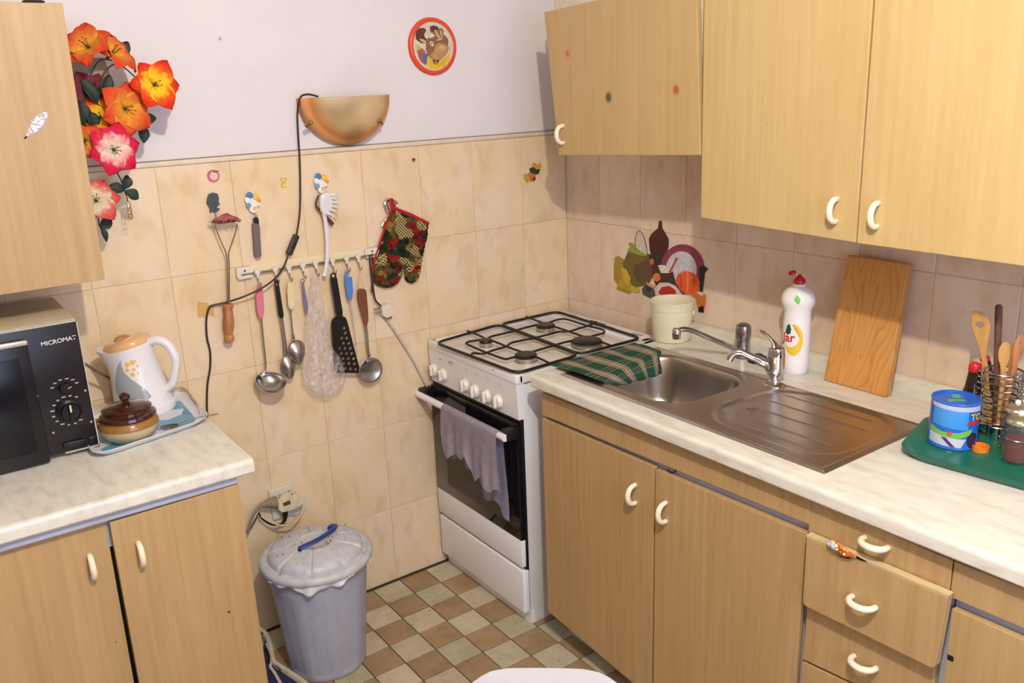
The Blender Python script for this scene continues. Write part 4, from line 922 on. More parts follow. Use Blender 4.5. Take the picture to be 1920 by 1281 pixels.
# printed tray
A_, B_, D_ = Vector((-1.438, -0.3591, 0.877)), Vector((-1.4325, -0.0888, 0.877)), Vector((-1.7245, -0.4264, 0.877))
C_ = B_ + (D_ - A_)
g = thing('serving_tray', 'white tray with blue print under the kettle and sugar pot', 'tray', (A_ + B_ + C_ + D_) / 4 - Z * .014)
obj('tray_shell', tray_mb([A_, B_, C_, D_], .05, .016, .004, z0=LZ + .0008, slope=.014), mat('tray_white', (214, 218, 226), .3), g, ang=50)
def tray_print():
    m, nt, b = base('tray_print_blue', .3); gg = nd(nt, 'ShaderNodeNewGeometry')
    v = nd(nt, 'ShaderNodeTexVoronoi', i_Scale=14); nt.links.new(gg.outputs['Position'], v.inputs['Vector']); sp = nd(nt, 'ShaderNodeSeparateColor'); nt.links.new(v.outputs['Color'], sp.inputs[0])
    r = ramp(nt, sp.outputs[0], [(0, (84, 156, 190)), (.35, (150, 160, 196)), (.6, (206, 210, 222)), (.8, (70, 130, 180)), (.93, (120, 130, 110))], 'CONSTANT'); nt.links.new(r.outputs[0], b.inputs['Base Color']); return m
cs = [A_, B_, C_, D_]; ce = sum(cs, Vector()) / 4
q = [Vector((p.x, p.y, LZ + .0052)) for p in [c + (ce - c).normalized() * .036 for c in cs]]
obj('printed_picture', MB().prism(loop(q, .035, 6), (0, 0, .0006)), tray_print(), g, smooth=False)
TZ2 = LZ + .0060
# kettle
K = Vector((-1.5415, -0.1508, 0.868)); K.z = TZ2
rd, fd = Vector((.816, -.577, 0)), Vector((-.577, -.816, 0))
kt = thing('electric_kettle', 'white electric kettle with amber lid and orange bubble print', 'kettle', K)
def kr(z): # body radius by height
    pts = [(0, .076), (.018, .076), (.022, .0715), (.06, .066), (.11, .0585), (.15, .0555), (.172, .056)]
    for (a, b), (c2, d2) in zip(pts, pts[1:]):
        if a <= z <= c2: return b + (d2 - b) * (z - a) / (c2 - a)
    return pts[-1][1]
def kw(z):
    return rd * (-.004 - .016 * (z / .17)) # the body leans back toward the spout
KW = mat('kettle_white', (230, 228, 232), .22, coat=.3)
m = MB(); R = []
for z, in [(t,) for t in (0, .004, .017, .0185, .022, .03, .05, .07, .09, .11, .13, .15, .165, .172)]:
    r = kr(z) - (.002 if z in (0, .0185) else 0); row = []
    for k in range(48):
        t = 2 * pi * k / 48; d = rd * cos(t) + fd * sin(t); ext = 0; dz = 0
        if z > .07:  # spout flare on the far side of the handle
            s_ = max(0, -cos(t)) ** 5; f_ = ((z - .07) / .1) ** 1.6; ext = .030 * s_ * f_; dz = .008 * s_ * f_
        dz += (.012 * (cos(t)) * (z / .172) ** 3) if z > .1 else 0
        row.append(K + kw(z) + d * (r + ext) + Z * (z + dz))
    R.append(row)
m.rings(R); obj('body', m, KW, kt, ang=50)
AMB = mat('amber_lid', (238, 190, 134), .18, trans=.15, coat=.5, ior=1.4)
m = MB(); R = []
for r, h in ((.0, .169), (.0525, .171), (.0545, .178), (.050, .187), (.036, .194), (.018, .197), (.001, .198)):
    R.append([K + kw(.172) + (rd * cos(2 * pi * k / 40) * (r + (.012 * max(0, -cos(2 * pi * k / 40)) ** 3 if r > .04 else 0)) + fd * sin(2 * pi * k / 40) * r) + Z * (h + .012 * cos(2 * pi * k / 40) * min(1, r / .05)) for k in range(40)])
m.rings(R); ld = obj('lid', m, AMB, kt, ang=60)
obj('lid_catch', MB().tube([K + kw(.18) + rd * -.030 + fd * .012 + Z * .189, K + kw(.18) + rd * -.018 + fd * .012 + Z * .199, K + kw(.18) + rd * .002 + fd * .010 + Z * .202, K + kw(.18) + rd * .012 + fd * .01 + Z * .199], [.003, .008, .006, .002], 12, flat=((0, 0, 1), .5)), mat('amber_dark', (196, 132, 70), .25), ld)
hp = [K + kw(.17) + rd * .045 + Z * .178, K + kw(.17) + rd * .075 + Z * .184, K + kw(.17) + rd * .100 + Z * .168, K + kw(.12) + rd * .108 + Z * .132, K + kw(.1) + rd * .100 + Z * .098, K + kw(.06) + rd * .084 + Z * .066, K + kw(.06) + rd * .066 + Z * .052]
obj('handle', MB().tube(spline(hp, 5), [.012] * 6 + [.0115] * 10 + [.0105] * 15, 16, flat=((.577, .816, 0), 1.15)), KW, kt, ang=70)
fk = atan2(fd.y, fd.x)
def kwrap(a, b, lift=.0006):
    t = a / .062; d = fd * cos(t) + rd * sin(t); return K + kw(b) + d * (kr(b) + lift) + Z * b
wd_ = wrapped(kt, 'water_window', [[(-.004, .150), (-.006, .136), (-.002, .118), (.010, .102), (.026, .086), (.040, .066), (.046, .050), (.030, .040), (.008, .035), (-.016, .040), (-.032, .054), (-.038, .074), (-.036, .096), (-.028, .118), (-.018, .136)]], mat('window_grey', (160, 164, 166), .15), .001, kwrap)
bb = [(.006, .138, .005), (.017, .142, .0055), (.004, .124, .004), (.017, .124, .0035), (.026, .132, .003), (.012, .112, .0045), (.023, .113, .0025), (.024, .145, .0028)]
wrapped(kt, 'bubble_print', [oval(a * 1.25 + .002, b, r * 1.2, r * 1.2, n=12) for a, b, r in bb], mat('bubble_orange', (240, 182, 88), .3), .001, kwrap)
# sugar pot
Pt = Vector((-1.6248, -0.3386, 0.868)); Pt.z = TZ2
g = thing('sugar_pot', 'brown-lidded stoneware sugar pot in front of the kettle', 'pot', Pt)
obj('bowl', MB().lathe(Pt, [(0, 0), (.042, 0), (.044, .003), (.058, .014), (.066, .028), (.0665, .036)], 40), mat('stoneware_beige', (186, 172, 140), .3, var=.12, vscale=60, coat=.3), g)
obj('glaze_band', MB().lathe(Pt, [(.0, .0355), (.0667, .0355), (.0665, .042), (.063, .050), (.057, .055), (.0, .055)], 40), mat('glaze_gold_brown', (150, 106, 50), .2, var=.2, vscale=60, coat=.5), g)
l = obj('lid', MB().lathe(Pt, [(0, .054), (.061, .054), (.064, .058), (.062, .064), (.055, .068), (.054, .0745), (.056, .077), (.052, .081), (.034, .087), (.012, .0905), (.007, .093), (0, .0935)], 40), mat('glaze_dark_brown', (58, 22, 16), .12, coat=.6), g)
obj('knob', MB().lathe(Pt, [(0, .091), (.008, .092), (.0075, .096), (.012, .101), (.0125, .107), (.008, .112), (.003, .1145), (0, .115)], 20), mat('glaze_dark_brown', (1, 1, 1)), l)
obj('ear', MB().tube(spline([Pt - rd * .060 + Z * .044, Pt - rd * .078 + Z * .046, Pt - rd * .082 + Z * .036, Pt - rd * .066 + Z * .026], 5), .0055, 10), mat('glaze_gold_brown', (1, 1, 1)), g)
# teaspoon
sa, sb_ = Vector((-1.537, -0.3407, 0.871)), Vector((-1.4264, -0.3731, 0.888))
m = MB(); dd = (Vector((sb_.x, sb_.y, 0)) - Vector((sa.x, sa.y, 0))).normalized(); pp = dd.cross(Z)
m.grid(lambda u, v: sa + dd * .021 * cos(pi * (1 - u)) + pp * .0125 * sin(pi * u) * (2 * v - 1) + Z * (.001 - .006 * sin(pi * u) * (1 - (2 * v - 1) ** 2) + .004), 14, 9)
bmesh.ops.solidify(m.b, geom=m.b.faces[:], thickness=.0009)
m.tube([sa + dd * .019 + Z * .005, sa + dd * .035 + Z * .010, sa.lerp(sb_, .6) + Z * .005, sb_], [.0022, .0018, .0020, .0034], 8, flat=((0, 0, 1), .5))
g = obj('teaspoon', m, STEEL_U, loc=sa, ang=60); tag(g, 'small steel teaspoon on the tray, handle over its right rim', 'spoon')
# cables behind the kettle
g = obj('power_cord', MB().tube(spline([(-1.6625, -0.1, 1.0053), (-1.635, -0.09, 0.9767), (-1.597, -0.08, 0.9422), (-1.5337, -0.06, 0.9073), (-1.4585, -0.05, 0.8698)], 6), .0035, 8), mat('taupe_cord', (110, 96, 84), .5), loc=(-1.6625, -0.1, 1.0053)); tag(g, 'dark taupe microwave cable slanting behind the kettle', 'cable')
g = thing('kettle_cord', 'pale grey kettle cable lying on the tray edge by the wall', 'cable', (-1.4488, -0.1278, 0.87))
obj('strand', MB().tube(spline([(-1.4606, -0.0811, 0.874), (-1.4363, -0.0857, 0.874), (-1.4332, -0.1342, 0.874), (-1.4351, -0.1932, 0.874), (-1.4415, -0.256, 0.874), (-1.4506, -0.3084, 0.874)], 5), .0032, 8), mat('pale_cord', (204, 196, 186), .5), g)
obj('strand', MB().tube(spline([(-1.4529, -0.0777, 0.882), (-1.4334, -0.0894, 0.882), (-1.4302, -0.1327, 0.882), (-1.437, -0.1988, 0.882), (-1.4396, -0.2445, 0.882)], 5), .0030, 8), mat('beige_cord', (186, 170, 140), .5), g)

# ================================================================ BIN
Bn = Vector((-1.176, -.262, 0)); g = thing('rubbish_bin', 'grey plastic rubbish bin with a blue lid handle below the socket', 'bin', Bn)
GB = mat('grey_bin_plastic', (170, 176, 196), .4, var=.06, vscale=30)
GL = mat('grey_lid_plastic', (198, 200, 206), .42, var=.16, vscale=38)
hb_ = .352
def bin_r(z, t): 
    r = .113 + .032 * z / hb_; f = abs((t / (2 * pi) * 9) % 1 - .5) * 2
    return r - (.0028 * sm(.30, .40, f) if .02 < z < .29 else 0)
R = []
for z in [0, .004, .018, .022] + [.03 + .013 * k for k in range(20)] + [.292, .30, .33, .338, hb_]:
    rr_ = []
    for k in range(108): t = 2 * pi * k / 108; r = bin_r(z, t) + (.004 if z >= .338 else 0) - (.003 if z == 0 else 0); rr_.append(Bn + Vector((r * cos(t), r * sin(t), z)))
    R.append(rr_)
obj('body', MB().rings(R), GB, g, ang=60)
# lid
lt = []
prof = [(.158, .343), (.1615, .347), (.162, .356), (.158, .363), (.150, .366), (.1455, .362), (.142, .3615), (.1365, .3635), (.1352, .373), (.131, .381), (.116, .388), (.085, .395), (.055, .3985), (.052, .399), (.050, .3965), (.025, .398), (0, .3985)]
R = []
for i, (r, z) in enumerate(prof):
    row = []
    for k in range(216):
        t = 2 * pi * k / 216; f = abs((t / (2 * pi) * 9) % 1 - .5) * 2; dz = 0
        if .08 < r < .138: dz = -.007 * sm(.86, .93, f)
        row.append(Bn + Vector((max(r, 1e-5) * cos(t), max(r, 1e-5) * sin(t), z + dz)))
    R.append(row)
lid = obj('lid', MB().rings(R, False), GL, g, ang=55)
ha, hb2 = Vector((-1.2315, -0.2859, 0.402)), Vector((-1.11, -0.2348, 0.402))
hd_ = (hb2 - ha).normalized(); hn = hd_.cross(Z)
if hn.y > 0: hn = -hn
pth = [ha + Vector((0, 0, -.004)), ha + Z * .004 + hd_ * .004 + hn * .002, ha.lerp(hb2, .35) + Z * .010 + hn * .020, ha.lerp(hb2, .7) + Z * .012 + hn * .024, hb2 + Z * .010 + hn * .014, hb2 + Z * .006 + hd_ * .004 - hn * .006, hb2 + Vector((0, 0, -.004)) - hn * .010]
obj('lid_handle', MB().tube(spline(pth, 5), [.008] * 10 + [.008] * 12 + [.010] * 9, 10, flat=((0, 0, 1), .6)), mat('navy_plastic', (38, 56, 140), .3), lid)
m = MB().prism([ha + Vector((0, 0, -.0045)), ha.lerp(hb2, .35) + hn * .012 - Z * .0045, ha.lerp(hb2, .75) + hn * .012 - Z * .0045, hb2 - Z * .0045, ha.lerp(hb2, .6) - hn * .030 - Z * .0045, ha.lerp(hb2, .2) - hn * .022 - Z * .0045], (0, 0, .0012)); obj('lid_recess', m, mat('recess_grey', (196, 198, 202), .5), lid, smooth=False)
sp_ = MB()
for k in range(46):
    a, r = random.uniform(0, 2 * pi), random.uniform(.03, .13) ** 1; z = .399 - max(0, (r - .05)) * .13
    s = random.uniform(.0008, .0022); sp_.lathe(Bn + Vector((r * cos(a), r * sin(a), z - .003)), [(0, 0), (s, 0), (s, .0036), (0, .0036)], 6)
o = obj('crumbs', sp_, mat('crumb_brown', (120, 92, 74), .9), lid); o['kind'] = 'stuff'
# liner
def liner(u, v):
    t = 2 * pi * u; a = (.016 + .012 * sin(3 * t + 1.4) + .005 * sin(11 * t)) ; r = .1525 + .006 * sin(9 * t + 2 * v) * v + .004 * sin(23 * t) * v
    vis = 1 if 1 else 0
    return Bn + Vector(((r + .003) * cos(t), (r + .003) * sin(t), .350 - v * max(.008, a)))
m = MB(); m.grid(liner, 120, 8, True)
ln = obj('liner', m, mat('liner_film', (222, 224, 232), .35), g, ang=80); ln.modifiers.new('s', 'SOLIDIFY').thickness = .0006

# bag with strap beside the cabinet
g = thing('folded_bag', 'navy bag with cream straps half hidden behind the left cabinet', 'bag', (-1.3275, -0.2419, 0.01))
obj('bag_body', MB().pillow([(-1.2962, -0.0591, 0.008), (-1.3268, -0.1886, 0.008), (-1.3211, -0.2249, 0.008), (-1.2959, -0.3248, 0.008), (-1.2945, -0.3789, 0.008), (-1.3623, -0.4092, 0.008), (-1.4012, -0.3504, 0.008), (-1.3747, -0.1942, 0.008)], Z, .03, .02, .03, .006), mat('navy_cloth', (40, 42, 84), .9, bump=.4), g)
CRM = mat('cream_strap', (206, 194, 178), .6, var=.15, vscale=40)
obj('strap', MB().tube(spline([(-1.3065, -0.0501, 0.05), (-1.3002, -0.0836, 0.05), (-1.3069, -0.1368, 0.05), (-1.3203, -0.1893, 0.05), (-1.3311, -0.2384, 0.05), (-1.3268, -0.2607, 0.05), (-1.3159, -0.3065, 0.05), (-1.3039, -0.3553, 0.05), (-1.294, -0.4073, 0.05)], 5), .0065, 8, flat=((0, 0, 1), .5)), CRM, g)
obj('strap', MB().tube(spline([(-1.3151, -0.1347, 0.045), (-1.3223, -0.1886, 0.045), (-1.337, -0.2313, 0.045), (-1.3469, -0.2484, 0.045), (-1.3479, -0.2844, 0.045), (-1.3524, -0.3405, 0.045), (-1.3562, -0.3892, 0.045)], 5), .0045, 8, flat=((0, 0, 1), .5)), CRM, g)

# white chair top at the bottom edge of the frame
g = thing('plastic_chair', 'white plastic chair, only its rounded backrest top showing at the bottom', 'chair', (-1.34, -1.62, 0))
top = [Vector(p) for p in [(-1.5009, -1.5955, 0.76), (-1.4142, -1.5129, 0.76), (-1.3816, -1.4924, 0.76), (-1.3623, -1.4951, 0.76), (-1.315, -1.5283, 0.76), (-1.2762, -1.5627, 0.76), (-1.2611, -1.5876, 0.76), (-1.2561, -1.6395, 0.76), (-1.2824, -1.7433, 0.76)]]
top = [Vector((-1.50, -1.41, .60))] + top[1:-1] + [Vector((-1.155, -1.70, .60))]
ax = Vector((.77, -.64, 0)); nn = Vector((-.64, -.77, 0))
def bk(u, v):
    a = -.19 + .38 * u; z = .44 + v * (.323 - .028 * max(0, abs(u * 2 - 1) - .30) - .20 * max(0, abs(u * 2 - 1) - .42) ** 1.5)
    p = Vector((-1.310, -1.530, 0)) + ax * a + nn * (.015 * (1 - (2 * u - 1) ** 2) * -1 + (.45 - v * .45) * .12); return Vector((p.x, p.y, z))
m = MB(); m.grid(bk, 30, 14); bmesh.ops.solidify(m.b, geom=m.b.faces[:], thickness=.012)
CW = mat('chair_white', (244, 244, 248), .35)
obj('backrest', m, CW, g, ang=60)
Pc = Vector((-1.310, -1.530, 0)) + nn * .06
m = MB(); m.prism([Pc + ax * a + nn * b + Z * .43 for a, b in ((-.21, 0), (-.22, .36), (-.17, .42), (.17, .42), (.22, .36), (.21, 0))], (0, 0, .022)); obj('seat', m, CW, g, ang=50)
for a, b in ((-.2, .0), (.2, .0), (-.19, .38), (.19, .38)):
    q = Pc + ax * a + nn * b; obj('leg', MB().tube([q + Z * .44, q + ax * a * .15 + nn * (b - .2) * .15], [.020, .014], 10), CW, g)

# ================================================================ THINGS ON THE BACK WALL
# wall lamp
LC = (Vector((-0.9836, -0.004, 1.6291)) + Vector((-0.6936, -0.004, 1.624))) / 2; la = .146; lb_ = .141; ld_ = .085
g = thing('wall_lamp', 'half-bowl amber glass wall lamp on the white wall', 'lamp', LC)
def shell(u, v):
    t = pi * u; s = v
    return LC + Vector((la * cos(t) * (1 - s ** 2.2 * .0) * (s), 0, 0)) + Vector((0, -ld_ * (1 - s * s) ** .5 if s < 1 else 0, -lb_ * sin(t) * s))
def lampmat():
    m, nt, b = base('amber_alabaster_glass', .38, .4)
    tc = nd(nt, 'ShaderNodeAttribute', attribute_name='cuv'); sp = nd(nt, 'ShaderNodeSeparateXYZ'); nt.links.new(tc.outputs['Vector'], sp.inputs[0])
    r = ramp(nt, sp.outputs[1], [(0, (206, 186, 150)), (.66, (204, 176, 132)), (.84, (200, 132, 70)), (.90, (230, 160, 100)), (1, (222, 162, 112))])
    gg = nd(nt, 'ShaderNodeNewGeometry'); n = nd(nt, 'ShaderNodeTexNoise', i_Scale=8, i_Detail=1); nt.links.new(gg.outputs['Position'], n.inputs['Vector'])
    r2 = ramp(nt, n.outputs[0], [(.30, (170, 160, 146)), (.55, (255, 255, 255)), (1, (255, 255, 255))])
    nt.links.new(mixc(nt, .7, r.outputs[0], r2.outputs[0], 'MULTIPLY'), b.inputs['Base Color']); return m
m = MB(); NUL, NVL = 44, 20
m.grid(lambda u, v: shell(u, .02 + .98 * v), NUL, NVL)
o = obj('glass_bowl', m, lampmat(), g, ang=80, normals=False); attr_uv(o, [(i / (NUL - 1), j / (NVL - 1)) for i in range(NUL) for j in range(NVL)])
s_ = o.modifiers.new('s', 'SOLIDIFY'); s_.thickness = .004
for u, v in ((-0.969, -0.03, 1.5548), (-0.7412, -0.03, 1.5483)), : pass
for p in ((-0.9758, -0.046, 1.5553), (-0.7525, -0.052, 1.5506)):
    sx = 1 if p[0] < LC.x else -1
    obj('clip', MB().tube([Vector(p) + Vector((-.008 * sx, .0, -.006)), Vector(p) + Vector((.006 * sx, -.008, .004))], [.006, .0075], 12).ball(Vector(p) + Vector((.006 * sx, -.009, .004)), .0062, 8), BRASS, g)
obj('wall_plate', MB().box(LC.x - .1, LC.x + .06, -.006, .007, LC.z - .07, LC.z - .01, .003), BRASS, g)
# lamp cord with switch
g = thing('lamp_cord', 'dark cord from the wall lamp with inline switch, down to the left worktop', 'cable', (-1.0101, -0.006, 1.3185))
pts = [(-0.9255, -0.02, 1.6296), (-0.9605, -0.035, 1.6365), (-0.9791, -0.02, 1.6287), (-0.9869, -0.008, 1.5866), (-0.9908, -0.006, 1.5304), (-0.9945, -0.006, 1.4554), (-1.0015, -0.006, 1.3796), (-1.0135, -0.01, 1.3036), (-1.0315, -0.012, 1.2401)]
pts2 = [(-1.063, -0.02, 1.1949), (-1.0854, -0.024, 1.1576), (-1.1208, -0.04, 1.1307), (-1.167, -0.046, 1.1093), (-1.2168, -0.04, 1.0933), (-1.2622, -0.02, 1.0806), (-1.2949, -0.012, 1.0772), (-1.3097, -0.008, 1.0698), (-1.321, -0.006, 1.0374), (-1.3263, -0.006, 0.9882), (-1.3233, -0.006, 0.9433), (-1.3297, -0.006, 0.8967), (-1.3439, -0.006, 0.8484), (-1.3541, -0.008, 0.7895), (-1.3585, -0.012, 0.7557)]
obj('cord', MB().tube(spline(pts, 6), .0028, 8), CORD, g); obj('cord', MB().tube(spline(pts2, 6), .0028, 8), CORD, g)
sa2, sb2 = Vector((-1.0313, -0.012, 1.2417)), Vector((-1.0652, -0.02, 1.1904)); dv = (sb2 - sa2).normalized()
sw = obj('switch', MB().obox((sa2 + sb2) / 2, dv, dv.cross(Y), Y, .032, .009, .008, .004, 3), mat('switch_dark', (44, 44, 48), .4), g)
obj('rocker', MB().obox((sa2 + sb2) / 2 + Y * -.009, dv, dv.cross(Y), Y, .009, .005, .002, .001), BLACK_PL, sw)
g = obj('tape_piece', MB().prism([(-1.3373, -0.0012, 1.092), (-1.3087, -0.0012, 1.0839), (-1.3068, -0.0012, 1.0758), (-1.2944, -0.0012, 1.0783), (-1.2964, -0.0012, 1.0412), (-1.3132, -0.0012, 1.0506), (-1.3157, -0.0012, 1.0541), (-1.3203, -0.0012, 1.0425), (-1.3417, -0.0012, 1.0496)], (0, -.0006, 0)), mat('old_yellow_tape', (206, 170, 96), .5), loc=(-1.3181, 0, 1.0668), smooth=False)
tag(g, 'torn yellowed tape holding the lamp cord to the tiles', 'tape')

# moose plate
Mc = Vector((-0.5188, 0, 1.7641)); g = thing('wall_plaque', 'round red-rimmed plaque with a cartoon moose high on the white wall', 'plaque', Mc)
MRx, MRz = .0845, .086
obj('rim', MB().lathe(Mc + Y * .006, [(.072, .006), (.072, .009), (.078, .012), (.0845, .008), (.086, 0), (.072, 0)], 48, (0, -1, 0), close=True), mat('orange_red_rim', (222, 76, 48), .3, coat=.3), g, ang=60)
def mq(s): return [Vector((Mc.x + (a - 475) / 825 * .172, -.0008, Mc.z - (b - 620) / 1030 * .172)) for a, b in s]
BG, BR1, BR2, BR3, TN = (214, 206, 186), (92, 54, 44), (140, 100, 72), (186, 146, 96), (206, 170, 120)
dsh = [(ell(Mc - Y * .0008, X, Z, .0745, .0745, 36), BG),
 (mq([(190, 700), (200, 600), (280, 650), (330, 700), (340, 860), (320, 950), (250, 900), (210, 820)]), (170, 96, 88)),
 (mq([(300, 760), (370, 740), (390, 880), (330, 940), (290, 880)]), (70, 110, 180)), (mq([(175, 580), (235, 590), (270, 650), (200, 690)]), (206, 190, 110)),
 (mq([(340, 950), (350, 830), (380, 770), (480, 880), (560, 900), (640, 840), (740, 760), (750, 800), (740, 870), (690, 910), (660, 980), (560, 1010), (470, 1030), (400, 1010)]), (222, 186, 48)),
 (mq([(190, 500), (180, 430), (200, 350), (260, 300), (340, 300), (370, 340), (330, 400), (330, 450), (370, 500), (350, 560), (270, 560)]), BR1),
 (mq([(430, 320), (440, 270), (500, 255), (560, 270), (600, 310), (640, 300), (665, 350), (660, 420), (700, 440), (740, 500), (740, 560), (700, 600), (560, 560), (500, 470), (490, 400), (440, 370)]), BR2),
 (mq([(440, 330), (440, 270), (500, 255), (560, 270), (570, 330), (500, 330), (500, 380)]), BR1),
 (mq([(500, 340), (530, 330), (580, 420), (600, 470), (570, 480), (530, 430)]), TN), (mq([(600, 330), (620, 330), (640, 420), (630, 480), (610, 460)]), TN),
 (mq([(230, 480), (290, 490), (360, 530), (340, 560), (270, 540)]), TN),
 (mq([(350, 560), (380, 480), (460, 450), (560, 480), (680, 520), (730, 600), (730, 700), (690, 760), (600, 850), (500, 860), (420, 830), (370, 760), (340, 660)]), BR2),
 (mq([(480, 700), (500, 600), (580, 560), (680, 590), (730, 660), (700, 750), (600, 850), (500, 860), (430, 830), (400, 770)]), BR3),
 (mq([(560, 640), (600, 600), (660, 610), (690, 650), (640, 700), (580, 690)]), TN),
 (mq([(400, 450), (450, 400), (510, 430), (470, 450), (430, 480)]), (230, 216, 196)), (mq([(520, 520), (580, 480), (650, 490), (560, 520)]), (214, 190, 160)),
 (mq([(410, 550), (430, 530), (465, 550), (475, 600), (450, 620), (420, 600)]), (236, 232, 220)), (mq([(425, 560), (445, 550), (455, 580), (435, 595)]), (60, 60, 60)),
 (mq([(700, 640), (730, 610), (755, 640), (745, 700), (715, 710)]), (206, 160, 130)),
 (mq([(440, 850), (500, 870), (560, 860), (530, 910), (480, 940), (450, 910)]), (110, 50, 50)), (mq([(455, 880), (500, 885), (510, 920), (480, 940)]), (214, 120, 120))]
decal('picture', dsh, (0, -1, 0), g, step=.00025)

# fruit sticker, small stickers
def wallsticker(nm, shapes, lab, p): o = decal(nm, shapes, (0, -1, 0), loc=p); tag(o, lab, 'sticker'); return o
wallsticker('fruit_sticker', [([(-0.1512, -0.0008, 1.3725), (-0.1416, -0.0008, 1.3808), (-0.1303, -0.0008, 1.3726), (-0.1138, -0.0008, 1.3749), (-0.1072, -0.0008, 1.3633), (-0.117, -0.0008, 1.3532), (-0.1358, -0.0008, 1.3511), (-0.1494, -0.0008, 1.3596)], (196, 160, 60)), ([(-0.1633, -0.0008, 1.3607), (-0.1446, -0.0008, 1.3646), (-0.131, -0.0008, 1.3543), (-0.1145, -0.0008, 1.3548), (-0.1222, -0.0008, 1.3389), (-0.1387, -0.0008, 1.3367), (-0.1593, -0.0008, 1.3458)], (50, 60, 36)), ([(-0.1686, -0.0008, 1.3448), (-0.1546, -0.0008, 1.3454), (-0.1363, -0.0008, 1.3383), (-0.1393, -0.0008, 1.3221), (-0.1513, -0.0008, 1.314), (-0.1673, -0.0008, 1.3191)], (196, 110, 60)), ([(-0.1871, -0.0008, 1.341), (-0.1754, -0.0008, 1.3454), (-0.1643, -0.0008, 1.3353), (-0.1628, -0.0008, 1.3169), (-0.1745, -0.0008, 1.3125), (-0.1856, -0.0008, 1.3245)], (196, 156, 60)), ([(-0.1507, -0.0008, 1.3268), (-0.1389, -0.0008, 1.3312), (-0.137, -0.0008, 1.32), (-0.1489, -0.0008, 1.3156)], (130, 40, 40))], 'small cut-out fruit sticker on the tiles near the room corner', (-0.1446, 0, 1.3482))
wallsticker('ring_sticker', [(ell((-1.2463, -0.0008, 1.4318), X, Z, .0175, .0175, 20), (206, 110, 130)), (ell((-1.2449, -0.0008, 1.4317), X, Z, .0115, .0115, 16), (222, 200, 180)), ([(-1.2475, -0.0008, 1.445), (-1.2299, -0.0008, 1.4449), (-1.2319, -0.0008, 1.4407), (-1.2437, -0.0008, 1.4403)], (120, 90, 60))], 'round pink ring sticker on the tiles above the masher hook', (-1.2461, 0, 1.4318))
wallsticker('yellow_sticker', [([(-1.0577, -0.0008, 1.409), (-1.0368, -0.0008, 1.4086), (-1.0395, -0.0008, 1.3997), (-1.0448, -0.0008, 1.3956), (-1.04, -0.0008, 1.3814), (-1.0563, -0.0008, 1.3799), (-1.0581, -0.0008, 1.3923), (-1.051, -0.0008, 1.3977), (-1.0586, -0.0008, 1.4015)], (222, 186, 90)), ([(-1.0517, -0.0008, 1.4054), (-1.0421, -0.0008, 1.4045), (-1.0459, -0.0008, 1.4003), (-1.0506, -0.0008, 1.4007)], (240, 220, 160)), ([(-1.0519, -0.0008, 1.3902), (-1.0437, -0.0008, 1.3909), (-1.0446, -0.0008, 1.3834), (-1.0526, -0.0008, 1.3842)], (230, 210, 130))], 'tiny faded yellow sticker on the tiles left of the lamp cord', (-1.0477, 0, 1.3958))

# peg hooks
def hook_wire(par, p, L=.022):
    p = Vector(p); obj('hook', MB().tube(spline([p, p + Vector((0, -.004, -L * .6)), p + Vector((0, -.012, -L)), p + Vector((0, -.020, -L * .8)), p + Vector((0, -.021, -L * .5))], 4), .0013, 6), DULL, par)
def daisy(p, lab):
    p = Vector(p); g = thing('flower_hook', lab, 'hook', p)
    m = MB(); m.lathe(p + Vector((-.001, -.002, .0)), [(0, 0), (.017, 0), (.016, .004), (0, .005)], 20, (0, -1, 0)); obj('plate', m, mat('hook_white', (232, 232, 236), .4), g)
    for dx, dz, r, c in ((-.006, .018, .010, (60, 130, 190)), (.012, .012, .010, (232, 196, 60)), (-.013, .006, .009, (236, 236, 240)), (.0, -.020, .0125, (236, 236, 240)), (.003, -.018, .0055, (240, 190, 50)), (.014, -.006, .008, (240, 240, 240)), (-.012, -.010, .008, (110, 160, 200)), (.018, .002, .006, (230, 150, 70))):
        obj('bloom', MB().lathe(p + Vector((dx, -.006 - (.004 if r < .007 else 0), dz)), [(0, 0), (r, 0), (r * .9, .003), (0, .004)], 14, (0, -1, 0)), mat('bloom_%d_%d' % (c[0], c[2]), c, .4), g)
    hook_wire(g, p + Vector((.001, -.005, -.026)), .018)
daisy((-1.1494, -0.004, 1.3518), 'daisy-shaped wall hook carrying the folded grey opener')
daisy((-0.9382, -0.004, 1.3859), 'daisy-shaped wall hook carrying the white spaghetti server')
p = Vector((-1.2585, -0.004, 1.3604)); g = thing('figure_hook', 'dark green figure-shaped wall hook behind the potato masher', 'hook', p)
obj('plate', MB().prism([(-1.2728, -0.004, 1.3736), (-1.2669, -0.004, 1.3847), (-1.2548, -0.004, 1.3878), (-1.2435, -0.004, 1.3838), (-1.2409, -0.004, 1.3703), (-1.2435, -0.004, 1.3618), (-1.2401, -0.004, 1.3541), (-1.2464, -0.004, 1.3518), (-1.2515, -0.004, 1.3465), (-1.2417, -0.004, 1.3424), (-1.25, -0.004, 1.336), (-1.2564, -0.004, 1.3322), (-1.2631, -0.004, 1.3374), (-1.2709, -0.004, 1.3339), (-1.2693, -0.004, 1.3455), (-1.2727, -0.004, 1.3532), (-1.276, -0.004, 1.3608)], (0, -.004, 0)), mat('slate_green', (64, 76, 78), .5), g, smooth=False)
hook_wire(g, p + Vector((.002, -.006, -.026)), .03)
